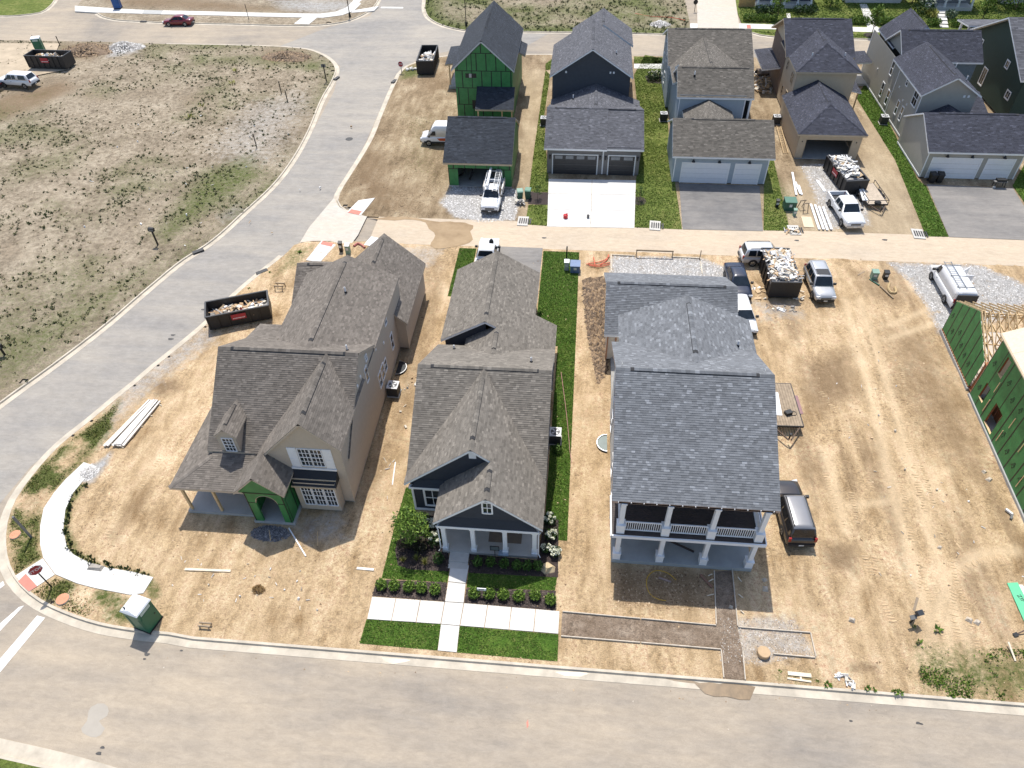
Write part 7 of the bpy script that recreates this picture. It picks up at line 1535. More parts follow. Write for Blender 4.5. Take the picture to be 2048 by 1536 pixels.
for pts, w, l in (([(1700, 980), (1716, 1060), (1748, 1160), (1790, 1250)], .42, 'tread marks left of the main ruts on the sandy lot'), ([(1815, 880), (1840, 980), (1862, 1060)], .42, 'tread marks right of the main ruts on the sandy lot'), ([(2010, 1115), (1950, 1125), (1912, 1165), (1908, 1230), (1925, 1300), (1950, 1350)], .45, 'curved digger track near the green sheet on the sandy lot'),
    ([(1925, 1090), (1880, 1105), (1850, 1130), (1842, 1180), (1850, 1240)], .42, 'short curved tread track beside the ruts'), ([(1640, 780), (1690, 850), (1725, 920), (1750, 1000)], .42, 'tread marks near the flat trailer'), ([(1760, 640), (1850, 630), (1960, 600)], .36, 'tread marks crossing below the gravel drive'), ([(1790, 690), (1812, 780), (1835, 870)], .4, 'tread marks at the middle of the sandy lot'), ([(1530, 625), (1570, 645), (1600, 655)], .42, 'tread marks below the alley dumpster'),
    ([(1725, 640), (1750, 740), (1776, 850), (1800, 960), (1822, 1060), (1850, 1160), (1885, 1270), (1905, 1340)], .34, 'long straight rut treads down the middle of the sandy lot'), ([(1760, 620), (1790, 740), (1822, 860), (1850, 960), (1880, 1060), (1920, 1180), (1960, 1300)], .34, 'long rut treads just right of the middle of the sandy lot'), ([(1640, 900), (1660, 980), (1690, 1060)], .36, 'tread marks right of the dark family SUV'), ([(1745, 1080), (1755, 1150), (1770, 1210)], .5, 'broad tread marks above the broken sign stand'), ([(210, 1080), (240, 1030), (290, 960), (330, 900)], .3, 'faint tread marks left of the tan house')):
    treads('tyre_tracks', pts, w*1.1, .21, TRD, l)

nst = [(-60, 11), (40, 11), (40, 16.6), (-22, 16.6), (-27, 15.5), (-60, 12)]
stones('road_grit', nst, 1500, Mleaf('grit', [(0, (.12, .10, .08)), (.6, (.38, .31, .23)), (1, (.6, .55, .48))]), .022, 77, 'loose grit along the near street', lambda x, y: np.clip((y-13.5)/3.5, .06, 1)**2, lambda x, y: np.full(len(x), -.138))
stones('soil_clods', nst, 1600, CLOD, .03, 78, 'soil crumbs in the near gutter', lambda x, y: (y > 15.9)*np.clip(fbm(x, y, 3, 12)*3-1, 0, 1), lambda x, y: np.full(len(x), -.136))
# ---------------------------------------------------------------- street details
def proj(X):
    v = CR @ (np.array(X, float)-np.array([0, 0, CAMH])); return 1024+FPX*v[0]/v[2], 768+FPX*v[1]/v[2]
def top_z(b, t):
    g = G(*b); best = (9, 1e9)
    for z in np.arange(.2, 12, .05):
        q = proj((g[0], g[1], z)); e = (q[0]-t[0])**2+(q[1]-t[1])**2
        if e < best[1]: best = (z, e)
    return best[0]
CW = M('worn_white_line', (.72, .71, .67), .8, .08, 2); REDP = M('red_tactile_pad2', (.60, .20, .15), .8, .08, 3)
out_ = [(168, 925), (131, 960), (108, 987), (88, 1017), (81, 1052), (81, 1090), (87, 1116), (111, 1149), (154, 1167), (192, 1177), (261, 1190), (287, 1187)]
inn_ = [(192, 933), (165, 964), (146, 987), (131, 1021), (127, 1060), (134, 1094), (147, 1109), (161, 1117), (188, 1129), (215, 1136), (265, 1144), (307, 1155)]
cp = empty('pavement'); cp['kind'] = 'structure'
def slabs(par, quads, z=.05, m=CONC2, nm='paving_slab'):
    for q in quads:
        ar = sum(q[i][0]*q[(i+1)%len(q)][1]-q[(i+1)%len(q)][0]*q[i][1] for i in range(len(q))); q = q if ar > 0 else q[::-1]; mb = MB(); mb.prism(q, -.12, z+random.uniform(-.003, .003)); mb.build(nm, m, par)
slabs(cp, [GP([out_[i], inn_[i], inn_[i+1], out_[i+1]]) for i in range(11)]); slabs(cp, [GP([(86, 1117), (31, 1152), (58, 1184), (110, 1149.5)])], .035)
sheet('tactile_pad', GP([(37, 1163), (58, 1183.5), (75, 1173), (52, 1148)]), .045, REDP)
st1 = empty('pavement'); st1['kind'] = 'structure'; slabs(st1, [GP([(643, 482), (672, 490), (656, 507), (627, 502)]), GP([(656, 507.4), (640, 525), (612, 520.5), (627, 502.5)])], .03); sheet('tactile_pad', GP([(645, 483), (667, 487), (663, 494), (641, 489)]), .04, REDP)
slabs(st1, [GP([(717, 401), (750, 396), (722, 431), (694, 424)])], .03); sheet('tactile_pad', GP([(703, 419), (724, 423), (718, 430), (696, 425.5)]), .04, REDP)
tl = [(150, 12), (195, 15), (240, 18), (288, 20.5), (327, 21.5), (440, 24), (540, 26.5), (640, 28), (672, 24), (692, 16), (705, 4), (712, -10)]; bl_ = [(150, 23), (193, 25.5), (240, 26.5), (285, 28), (322, 29), (440, 31.5), (540, 34), (645, 36), (684, 31), (708, 22), (722, 8), (730, -8)]
st2 = empty('pavement'); st2['kind'] = 'structure'
for i in range(len(tl)-1): slabs(st2, [GP([tl[i], tl[i+1], bl_[i+1], bl_[i]])], .06, CONC3 if i == 3 else CONC2)
slabs(st2, [GP([(604, 35.5), (634, 36), (618, 49), (588, 48)]), GP([(708, 21), (757, 13), (748, 22), (702, 26)])], .055)
for q in ([(-60, 1303), (-60, 1320), (0, 1257.5), (46, 1209), (36, 1212), (0, 1243)], [(-60, 1375), (-60, 1402), (0, 1340), (88, 1233.5), (72.5, 1229), (0, 1313)], [(-30, 1185), (-30, 1196), (7, 1168), (4, 1160)], [(762, 12), (806, 12.5), (806, 15), (761, 14.5)]): sheet('road_marking', GP(q), -.128, CW)
sheet('red_paint_mark', GP([(1053, 1443), (1056, 1437), (1057, 1450), (1054, 1455)]), -.13, REDP)
PATCH = M('pale_road_patch', (.37, .335, .285), .9, .06, 1.5)
pp = smooth_path(GP([(172, 1440), (180, 1412), (206, 1405), (212, 1430), (196, 1440), (208, 1455), (200, 1468), (170, 1468), (160, 1455), (172, 1440)]), .25); sheet('road_patch', pp[:-1], -.134, PATCH)
STAIN = M('oil_stain', (.05, .047, .045), .6, .3)
for i, (x, y, r) in enumerate(((292, 1307, .16), (287, 1316, .09), (361, 1299, .09), (203, 1493, .12), (196, 1505, .15), (406, 617, .2), (345, 668, .2), (340, 676, .25), (1703, 1440, .09), (1838, 1444, .12), (1845, 1446, .08), (1594, 481, .22), (1770, 480, .25), (1088, 476, .22))):
    g = G(x, y); zz = .016 if y < 1000 and x > 900 else -.126
    sheet('oil_stain', [(g[0]+r*(1+.3*math.sin(3*a+i))*math.cos(a), g[1]+r*.7*(1+.25*math.cos(2*a))*math.sin(a)) for a in np.linspace(0, 2*PI, 13)[:-1]], zz, STAIN)
BLK = M('black_post_paint', (.010, .011, .012), .5); GPOST = M('grey_post', (.16, .16, .155), .7)
def stop_sign(label, b, tcen, face, pm):
    z = top_z(b, tcen); g = G(*b); t = thing('stop_sign', label, 'sign', (*g, 0), face); mb = MB(); mb.bar((0, 0, -.1), (0, 0, z+.36), .07); mb.build('post', pm, t)
    def octo(r, y0, y1, nm, m, par):
        mb = MB(); p = [(r*math.cos(PI/8+k*PI/4), z+r*math.sin(PI/8+k*PI/4)) for k in range(8)]; mb.add([(a, y0, c) for a, c in p]+[(a, y1, c) for a, c in p], [tuple(range(8)), tuple(range(15, 7, -1))]+[(i+8, (i+1)%8+8, (i+1)%8, i) for i in range(8)]); return mb.build(nm, m, par, fix=True)
    pl = octo(.41, -.045, -.06, 'sign_plate', WHITE, t); octo(.375, -.061, -.066, 'red_face', M('stop_red', (.30, .008, .02), .45), pl); lettering(pl, 'STOP', .30, (0, -.069, z), (PI/2, 0, 0), WHITE, 'letters'); return t
stop_sign('red stop sign at the near left corner beside the red ramp pad', (104, 1175), (72, 1138), .85, BLK); stop_sign('small distant red stop sign at the kerb near the tall dumpster', (803.5, 146), (801, 128), -.1, GPOST)
def post(label, b, t_, w, mat, cat='post', head=None, name='post', grp=None):
    z = top_z(b, t_); g = G(*b); t = thing(name, label, cat, (*g, 0), random.uniform(-.2, .2), grp); mb = MB(); mb.bar((0, 0, -.1), (0, 0, z), w); mb.build('pole', mat, t)
    if head == 'lamp':
        mb = MB(); mb.lathe((0, 0, z), [(.10, -.05), (.24, .12), (.20, .34), (.06, .5)], 10); mb.build('lantern', BLK, t); mb = MB(); mb.lathe((0, 0, z), [(.12, -.09), (.14, -.055)], 10); mb.build('lens', WHITE, t); mb = MB(); mb.lathe((0, 0, 0), [(.2, 0), (.18, .5), (.1, .7)], 10); mb.build('base', mat, t)
    if head == 'box':
        mb = MB(); mb.box(-.28, .28, -.12, .12, z-.32, z+.05); b_ = mb.build('letter_box', mat, t); mb = MB(); mb.box(-.24, .24, -.135, -.121, z-.27, z-.05); mb.build('door', GPOST, b_)
    if head == 'plate':
        mb = MB(); mb.box(-.32, .32, -.05, -.03, z-.45, z); mb.build('plate', GPOST, t)
    if head == 'disc':
        mb = MB(); mb.add([(0, .04, z)]+[(.4*math.cos(k*PI/4+.39), .04, z+.4*math.sin(k*PI/4+.39)) for k in range(8)], [(0, 1+k, 1+(k+1)%8) for k in range(8)]); mb.build('sign_back', BLK, t)
    return t
post('thick grey timber post leaning over the corner verge', (63, 1075), (30, 1030), .12, GPOST)
lot = 'black lot posts along the vacant lot'
for b, t_, h, l in (((316, 490), (293, 460), 'box', 'black letter box post nearest the bend of the side street'), ((10, 710), (-2, 688), 'box', 'black letter box post at the left edge of the picture'), ((514, 296), (508, 267), None, 'black post at the middle of the vacant lot kerb'), ((575, 202), (569, 181), None, 'black post, right one of the close pair on the vacant lot'), ((563, 187), (556, 163), None, 'thin black post, left one of the close pair on the vacant lot'), ((653, 163), (646, 128), 'plate', 'black post with small grey plate near the far bend'), ((120, 91), (112, 72), None, 'short dark post beside the far green portable toilet')):
    post(l, b, t_, .13 if h else .10, BLK, head=h, grp=lot)
post('tall street lamp at the left of the far junction', (700, 34), (695, -6), .11, BLK, 'street lamp', 'lamp', 'street_lamp'); post('tall street lamp behind the green house gable', (932.5, 52), (929, -16), .12, BLK, 'street lamp', 'lamp', 'street_lamp'); post('thin pole on the bare lot beyond the far street', (498, 40), (490, 8), .08, BLK); post('sign post seen from behind beside the far drive', (1389, 22), (1388, 4), .08, BLK, 'sign', 'disc', 'sign_post')
post('dark alley lamp post with a domed lantern behind the navy cottage', (984, 512), (985, 487), .1, BLK, 'street lamp', 'lamp', 'street_lamp'); post('slim dark post behind the lawn at the rear of the navy cottage', (1133, 521), (1137, 493), .12, BLK)
def toilet(label, pts, zf, m, roofm, rz, doorside=True):
    g = G(*pts); t = thing('portable_toilet', label, 'portable toilet', (*g, zf), rz); mb = MB(); s = .57
    mb.box(-s-.03, s+.03, -s-.03, s+.03, .0, .14); mb.build('skid_base', DKSTEEL, t)
    mb = MB(); mb.box(-s, s, -s, s, .14, 2.12); mb.build('cabin', m, t)
    mb = MB()
    for i in range(4):
        for k in (-1, 1): mb.box(-s+.06+i*.30, -s+.18+i*.30, k*(s+.012)-.012, k*(s+.012)+.012, .25, 1.55)
    for k in (-1, 1): mb.box(k*(s+.012)-.012, k*(s+.012)+.012, -s+.08, -s+.2, .25, 1.55); mb.box(k*(s+.012)-.012, k*(s+.012)+.012, s-.2, s-.08, .25, 1.55)
    mb.build('rib', m, t)
    mb = MB()
    for k in (-1, 1): mb.box(-.38, .38, k*(s+.012)-.012, k*(s+.012)+.012, 1.78, 2.02)
    mb.box(s, s+.03, -.38, .38, 1.78, 2.02); mb.build('vent_panel', M('pale_vent', (.42, .52, .48), .6), t)
    mb = MB(); mb.box(-.43, .43, -s-.03, -s, .2, 1.74); d = mb.build('door', m if doorside else roofm, t); mb = MB(); mb.box(.28, .36, -s-.05, -s-.031, .95, 1.05); mb.build('door_latch', DKSTEEL, d)
    mb = MB(); r = s+.05; mb.add([(-r, -r, 2.12), (r, -r, 2.12), (r, r, 2.12), (-r, r, 2.12), (-r*.9, -r*.9, 2.22), (r*.9, -r*.9, 2.22), (r*.9, r*.9, 2.22), (-r*.9, r*.9, 2.22), (-r*.75, 0, 2.33), (r*.75, 0, 2.33)], [(0,1,5,4), (1,2,6,5), (2,3,7,6), (3,0,4,7), (4,5,9,8), (6,7,8,9), (5,6,9), (7,4,8), (3,2,1,0)]); mb.build('roof', roofm, t, fix=True)
    mb = MB(); mb.tube([(-.4, .35, 2.15), (-.4, .35, 2.42)], .05, 8); mb.build('vent_pipe', DKSTEEL, t); return t
TG = M('toilet_green', (.008, .115, .062), .45, .06); TW = M('toilet_white_roof', (.74, .76, .78), .5, .04)
toilet('green portable toilet with white roof at the near left kerb', (298, 1245), -.02, TG, TW, PI/2-.25); toilet('green portable toilet standing behind the far left dumpster', (84, 106), .1, TG, TW, .35); toilet('blue portable toilet on the pavement at the far top left', (237, 17), .05, M('toilet_blue', (.012, .08, .26), .45, .06), TW, .2)
def inlet(label, p, rz):
    t = thing('storm_drain', label, 'drain', (*G(*p), -.1), rz); mb = MB(); mb.box(-.55, .55, -.22, .22, 0, .14); mb.build('frame', M('cast_iron', (.05, .05, .05), .7), t); mb = MB(); mb.box(-.48, .48, -.235, -.221, .02, .12); mb.build('opening', BLACK, t)
for p, rz, l in (((396, 502), .75, 'black kerb drain on the vacant lot side near the corner house'), ((524, 543), .75, 'black kerb drain on the house side opposite the dumpster'), ((788, 162), 1.3, 'black kerb drain below the distant stop sign'), ((673, 156), 1.3, 'black kerb drain at the far bend of the vacant lot'), ((287, 42.5), 0, 'black kerb drain left of the dark red car')): inlet(l, p, rz)
def grate(label, p, w=.9):
    t = thing('yard_drain', label, 'drain', (*G(*p), .02), random.uniform(-.1, .1)); mb = MB(); mb.box(-w, w, -.85, .85, 0, .06); mb.build('concrete_collar', CONC, t); mb = MB()
    for i in range(6): mb.box(-w*.7+i*.22, -w*.7+i*.22+.13, -.5, .5, .06, .075)
    mb.build('grate', DKSTEEL, t, 'stuff')
for p, l in (((1046, 443), 'concrete yard drain left of the white drive'), ((1310, 452), 'concrete yard drain between the two middle drives'), ((1588, 461), 'concrete yard drain at the foot of the broken boards'), ((1836, 468.5), 'concrete yard drain below the bright lawn strip')): grate(l, p, .55)
LID = M('orange_lid', (.55, .26, .15), .8, .1); LIDT = M('tan_lid', (.48, .34, .20), .85, .1)
def lid(label, p, r, h, m):
    t = thing('access_cover', label, 'cover', (*G(*p), 0)); mb = MB(); mb.lathe((0, 0, 0), [(r, -.05), (r, h)], 18); mb.build('riser', CONC if m is LID else LIDT, t); mb = MB(); mb.lathe((0, 0, h), [(r*.97, 0), (r*.95, .03)], 18); mb.build('lid', m, t)
lid('orange round cover in the grass left of the stop sign', (31, 1070), .36, .06, LID); lid('orange round cover in the grass below the stop sign', (126, 1199), .40, .07, LID); lid('round tan concrete riser beside the path forms', (1526, 1308), .36, .28, LIDT)
t = thing('manhole', 'round manhole cover in the side street', 'cover', (*G(698, 276), -.125)); mb = MB(); mb.lathe((0, 0, 0), [(.45, 0), (.45, .012)], 18); mb.build('cover', M('cast_iron', (.05, .05, .05), .7), t)
# ---------------------------------------------------------------- site materials
def boards(label, cat, name, items, mat, part='board'):
    """items: (p0, p1, width, thick, z) boards lying on the ground"""
    g = items[0][0]; t = thing(name, label, cat, (g[0], g[1], 0))
    for a, b, w, h, z in items:
        mb = MB(); mb.bar((a[0]-g[0], a[1]-g[1], z+h/2), (b[0]-g[0], b[1]-g[1], z+h/2), w, h); mb.build(part, mat, t)
    return t
WB = M('primed_white_board', (.70, .66, .60), .7, .08, 3)
it = []
a0, b0 = G(213, 893), G(301, 802); a1, b1 = G(253, 893), G(322, 805); dl = np.array(a1)-np.array(a0); de = np.array(b1)-np.array(b0)
for i, f in enumerate((0, .13, .42, .55, .68, .81, .94)): it.append((tuple(np.array(a0)+dl*f+np.array([random.uniform(-.1, .1)]*2)), tuple(np.array(b0)+de*f), .19, .10, .08 if i < 2 else .10))
for i, f in enumerate((.48, .62, .75)): it.append((tuple(np.array(a0)+dl*f), tuple(np.array(b0)+de*f), .17, .08, .21))
boards('stack of long white timbers on bearers beside the curved pavement', 'lumber stack', 'lumber_stack', it, WB, 'timber'); 
boards('thin bearer sticks under the long white timber stack', 'sticks', 'bearer_stick', [(G(222+i*22, 888-i*21), G(248+i*19, 896-i*21), .06, .05, .02) for i in range(5)], LUMB2)
boards('single pale board lying before the tan house porch', 'board', 'loose_board', [(G(370, 1139), G(462, 1142.5), .16, .05, .02)], LUMB2); boards('short pale board at the left edge of the navy cottage lot', 'board', 'loose_board', [(G(714, 1137), G(748, 1140), .16, .05, .02)], WB)
boards('white downpipe length lying beside the arched porch', 'pipe', 'loose_pipe', [(G(578, 1057), G(612, 1113), .08, .07, .02)], WHITE); boards('white strip lying between the tan house and the navy cottage', 'strip', 'loose_strip', [(G(791, 925), G(785, 970), .07, .04, .02)], WHITE)
boards('wooden sticks standing loose before the bay window', 'sticks', 'loose_stick', [(G(543, 1085), G(540, 1064), .05, .04, .2), (G(636, 1092), G(635, 1064), .05, .04, .02)], LUMBER)
def frame4(label, p, w, d, h, rz=0):
    t = thing('saw_horse', label, 'stand', (*G(*p), 0), rz); 
    for sx in (-1, 1):
        for sy in (-1, 1):
            mb = MB(); mb.bar((sx*w/2, sy*d/2, 0), (sx*w/2, sy*d/4, h), .06); mb.build('leg', GREYWD, t)
    for sy in (-1, 1):
        mb = MB(); mb.bar((-w/2-.1, sy*d/4, h), (w/2+.1, sy*d/4, h), .07, .10); mb.build('top_rail', GREYWD, t)
frame4('small weathered saw horse near the low dumpster', (561, 578), .7, .9, .5); frame4('low pallet wood stand in the dirt near the near kerb', (412, 1253), .55, .4, .25)
t = thing('hay_clump', 'brown clump of straw on the dirt before the tan house', 'straw', (*G(517, 1180), 0)); rs = np.random.RandomState(3); V, F = leafquads(np.abs(blob_pts(420, (.45, .34, .32), rs, .3)*np.array([1, 1, 1]))*np.sign(np.column_stack([rs.randn(420), rs.randn(420), np.ones(420)])), .10, rs, 0, .25); npmesh('straw', V, F, Mleaf('straw_strand', [(0, (.10, .055, .02)), (.6, (.27, .16, .06)), (1, (.45, .31, .14))]), t)
def mound(label, p, rx, ry, h, mat, stm, n=500, nm='gravel_heap', cat='heap', seed=1, r=.05, z0=0):
    g = G(*p); t = thing(nm, label, cat, (*g, z0)); k, m = 12, 28; vs = [(0, 0, h)]; fs = []; rnd = random.Random(seed)
    for i in range(1, k+1):
        for j in range(m):
            a = 2*PI*j/m; f = i/k; e = 1+.16*math.sin(3*a+seed)+.09*math.sin(7*a); vs.append((rx*e*f*math.cos(a), ry*e*f*math.sin(a), h*(.5+.5*math.cos(PI*f))*(1+.25*rnd.random())-.02))
    fs = [(0, 1+j, 1+(j+1)%m) for j in range(m)]+[(1+i*m+j, 1+(i+1)*m+j, 1+(i+1)*m+(j+1)%m, 1+i*m+(j+1)%m) for i in range(k-1) for j in range(m)]
    mb = MB(); mb.add(vs, fs); mb.build('heap_body', mat, t, fix=True, smooth=True); rs = np.random.RandomState(seed); q = rs.rand(n)**.5; a = rs.rand(n)*6.28
    base = np.array([(1, 0, 0), (-.5, .87, 0), (-.5, -.87, 0), (0, 0, .9)]); s = r*(.5+rs.rand(n)*1.3); C = np.column_stack([rx*q*np.cos(a), ry*q*np.sin(a), h*(.5+.5*np.cos(PI*q))*1.1-.01]); V = (base[None]*(1+.3*rs.randn(n, 4, 1))*s[:, None, None]+C[:, None]).reshape(-1, 3); F = (np.arange(n)[:, None, None]*4+np.array([(0,1,3),(1,2,3),(2,0,3)])[None]).reshape(-1, 3); npmesh('stones', V, F, stm, t, 'stuff'); return t
DGR = M('dark_grey_gravel', (.17, .17, .175), .95, .35, 14, .8, 30); DGS = Mleaf('dark_gravel_stone', [(0, (.08, .08, .085)), (.6, (.19, .19, .2)), (1, (.36, .36, .37))]); BRN = M('heap_soil', (.21, .15, .10), .95, .3, 4, .9, 14)
mound('dark grey gravel mound before the green arched porch', (541, 1067), 1.35, .62, .16, DGR, DGS, 1600); mound('grey gravel heap at the far end of the vacant lot', (250, 97), 3.4, 2.0, .9, M('grey_heap', (.25, .235, .22), .95, .3, 5, .8, 14), GRAV, 1200, seed=2, r=.1); mound('brown soil heap beside the far green portable toilet', (178, 102), 4.6, 2.6, .9, BRN, DCLOD, 1400, 'soil_heap', seed=3, r=.13); mound('brown soil heap at the far bend of the vacant lot', (572, 114), 3.8, 1.8, .7, BRN, DCLOD, 1200, 'soil_heap', seed=4, r=.12); mound('small pale gravel heap at the end of the curved pavement', (176, 945), .75, .8, .12, M('grey_heap2', (.33, .32, .31), .95, .3, 8), GRAV, 700, seed=5); mound('low pale heap beyond the far street', (1320, 49), 1.6, 1.2, .5, M('grey_heap2', (.33, .32, .31)), GRAV, 300, seed=6, r=.1)
# forms for the new path
BEDM = Mdirt('path_bed_soil', (.20, .145, .10), (.27, .205, .15), (.35, .28, .215))
sheet('path_bed', GP([(1124, 1226), (1432, 1252), (1442, 1298), (1122, 1273)]), .012, BEDM); sheet('path_bed', GP([(1429, 1143), (1463, 1141), (1475, 1256), (1485, 1304), (1489, 1361), (1447, 1357), (1442, 1299), (1432, 1252)]), .013, BEDM)
fb_ = [((1125, 1224), (1280, 1238)), ((1282, 1238), (1432, 1251.5)), ((1122, 1273), (1280, 1286)), ((1282, 1286), (1441, 1299.5)), ((1428, 1142), (1432, 1249)), ((1464, 1140), (1475, 1253)), ((1476, 1255), (1620, 1266)), ((1620.5, 1267), (1631, 1314)), ((1546, 1308.5), (1630, 1316)), ((1442, 1301), (1447, 1356)), ((1485, 1305), (1490, 1360))]
fm = thing('path_form', 'pale timber formwork boards laid out for the new path', 'formwork', (*G(1432, 1251), 0))
gg = G(1432, 1251)
for a, b in fb_:
    a, b = G(*a), G(*b); mb = MB(); mb.bar((a[0]-gg[0], a[1]-gg[1], .05), (b[0]-gg[0], b[1]-gg[1], .05), .055, .14); mb.build('form_board', M('form_timber', (.50, .44, .36), .85, .2, 4), fm)
for a, b in (((1475, 1156), (1483, 1164)), ((1476, 1190), (1486, 1196)), ((1480, 1222), (1488, 1228)), ((1426, 1160), (1412, 1166)), ((1427, 1190), (1414, 1192)), ((1424, 1150), (1416, 1152))):
    a, b = G(*a), G(*b); mb = MB(); mb.bar((a[0]-gg[0], a[1]-gg[1], .12), (b[0]-gg[0], b[1]-gg[1], .03), .05, .05); mb.build('stake', LUMB2, fm)
fg_ = thing('gravel_form', 'white bordered gravel pad forms behind the grey roofed garage', 'formwork', (*G(1227, 513), 0)); gg2 = G(1227, 513)
for a, b in (((1222, 510), (1222, 545)), ((1400, 517), (1404, 549)), ((1224, 511), (1270, 513)), ((1345, 515), (1400, 518))):
    a, b = G(*a), G(*b); mb = MB(); mb.bar((a[0]-gg2[0], a[1]-gg2[1], .06), (b[0]-gg2[0], b[1]-gg2[1], .06), .06, .16); mb.build('form_board', LUMB2, fg_)
bz = thing('barrier', 'low dark rail barrier across the gravel behind the grey roofed garage', 'barrier', (*G(1308, 514), 0)); a, b = G(1272, 513), G(1344, 516); L = b[0]-a[0]
for s in (-1, 1):
    mb = MB(); mb.bar((s*L/2, 0, -.1), (s*L/2, 0, .75), .09); mb.build('post', GREYWD, bz)
mb = MB(); mb.bar((-L/2-.05, 0, .72), (L/2+.05, 0, .72), .09, .14); mb.build('rail', GREYWD, bz); post('single dark stake at the right of the gravel pad', (1399, 519), (1400, 500), .08, GREYWD)
def wire(label, pts, r, mat, cat, name):
    g = pts[0]; t = thing(name, label, cat, (g[0], g[1], 0)); mb = MB(); mb.tube(smooth_path3([(p[0]-g[0], p[1]-g[1], p[2]) for p in pts], .15), r, 6); mb.build('line', mat, t); return t
def smooth_path3(P, st):
    P = [np.array(p, float) for p in P]; out = []
    for i in range(len(P)-1):
        a, b, c, d = P[max(i-1, 0)], P[i], P[i+1], P[min(i+2, len(P)-1)]; n = max(2, int(np.linalg.norm(c-b)/st))
        for k in range(n): t = k/n; out.append(tuple(.5*((2*b)+(-a+c)*t+(2*a-5*b+4*c-d)*t*t+(-a+3*b-3*c+d)*t**3)))
    return out+[tuple(P[-1])]
YEL = M('yellow_hose', (.55, .33, .04), .5); ORG = M('orange_conduit', (.60, .13, .06), .5)
wire('yellow gas hose looped on the dark soil before the two storey porch', [(*G(*p), .06) for p in ((1352, 1161), (1335, 1147), (1312, 1142), (1296, 1153), (1293, 1172), (1301, 1190), (1318, 1200), (1332, 1202))], .03, YEL, 'hose', 'hose')
for i, (pts, l) in enumerate((([(1172, 530), (1195, 532), (1220, 527)], 'lowest orange conduit at the alley corner'), ([(1176, 529), (1205, 524), (1219, 514)], 'rising orange conduit at the alley corner'), ([(1187, 516), (1190, 533)], 'short upright orange conduit at the alley corner'), ([(1200, 531), (1213, 522), (1217, 511)], 'rightmost orange conduit at the alley corner'), ([(1178, 533), (1200, 535), (1219, 531)], 'orange conduit nearest the grey roofed garage'))): wire(l, [(*G(*p), .12) for p in pts], .05, ORG, 'conduit', 'conduit')
wire('pink cord trailing down the side lawn of the navy cottage', [(*G(*p), .06) for p in ((1122, 745), (1128, 790), (1133, 830), (1137, 870), (1140, 905), (1143, 925))], .018, M('pink_cord', (.45, .2, .2), .6), 'cord', 'cord')
wire('orange fence line lying across the weedy lot beyond the far street', [(*G(*p), .1) for p in ((1270, 28), (1300, 34), (1340, 36), (1370, 42))], .05, ORG, 'fence line', 'fence_line')
zs = thing('sheathing_sheet', 'bright green sheathing sheet lying on the dirt at the right edge', 'sheet', (*G(2052, 1225), .05), 0); a, b, c, d = [G(*q) for q in ((2013, 1167), (2034, 1166), (2082, 1262), (2058, 1268))]; g = G(2052, 1225)
mb = MB(); q = [(p[0]-g[0], p[1]-g[1]) for p in (d, c, b, a)]; mb.prism(q, 0, .03); mb.build('sheet_panel', M('mint_sheathing', (.12, .50, .27), .5, .05), zs, fix=True); lettering(zs, 'ZIP', .36, (q[3][0]+.42, q[3][1]-1.0, .036), (0, 0, -1.22), BLK, 'printed_letters')
mb = MB(); e = [G(*q_) for q_ in ((2036, 1170), (2070, 1172), (2100, 1240), (2078, 1250))]; mb.prism([(p[0], p[1]) for p in e[::-1]], .03, .06); o_ = mb.build('pale_sheet', WB, None, fix=True); tag(o_, 'pale board leaning beside the bright green sheet at the right edge', 'board')
# mailbox knocked over, downspout elbow etc
ml = thing('sign_stand', 'dark broken sign stand with a short board on the sandy lot', 'sign stand', (*G(1820, 1245), 0)); 
mb = MB(); mb.bar((0, 0, 0), (.12, .05, 1.0), .09); mb.build('post', BLK, ml); mb = MB(); mb.obox((.2, .1, 1.0), (.42, .3, .22), .4, .3, .2); mb.build('box', M('dark_box', (.04, .045, .05), .5), ml); mb = MB(); mb.bar((-.05, .25, .95), (.25, .95, 1.25), .14, .03); mb.build('board', GREYWD, ml); mb = MB(); mb.obox((-.1, -.05, .75), (.4, .25, .05), .3, .5, 0); mb.build('plate', GPOST, ml)
el = thing('downspout_elbow', 'white and grey downspout elbow lying near the green framed house', 'pipe', (*G(2018, 1030), .05)); mb = MB(); mb.bar((-.15, .35, .12), (.12, -.05, .12), .13); mb.build('white_leg', WHITE, el); mb = MB(); mb.bar((.12, -.05, .12), (-.05, -.35, .02), .13); mb.build('grey_leg', GPOST, el)
sk_ = thing('stake', 'pale wooden stake leaning at the right edge of the sandy lot', 'stake', (*G(2031, 1322), 0)); mb = MB(); mb.bar((0, 0, 0), (-.12, 1.0, .25), .10, .04); mb.build('stick', LUMB2, sk_)
tl_ = thing('shovel', 'dark handled tool leaning on a post at the right edge', 'tool', (*G(2034, 1268), 0)); mb = MB(); mb.bar((0, 0, 0), (.9, .35, .5), .06); mb.build('handle', M('dark_handle', (.06, .03, .025), .6), tl_); mb = MB(); mb.obox((-.1, -.05, .03), (.3, .22, .03), .4); mb.build('blade', DKSTEEL, tl_)
tr_ = tag(debris('green and white plastic wrapping by the near kerb', G(1692, 1360), -.6, 1.1, .45, .03, .15, 16, (6, 0, 0, 1, 1), .5, 'wrapping', 'plastic_wrap'), 'green and white plastic wrapping by the near kerb', 'wrapping')
boards('pale pallet boards lying by the near kerb', 'boards', 'pallet_board', [(G(1575, 1347), G(1622, 1352), .22, .06, .02), (G(1574, 1357), G(1622, 1364), .10, .05, .02), (G(1600, 1345), G(1602, 1362), .1, .04, .0)], LUMB2)
boards('dark plank lying diagonally on the lower porch floor', 'plank', 'plank', [((5.05, 26.9), (8.6, 25.2), .14, .05, .31)], DECKW)
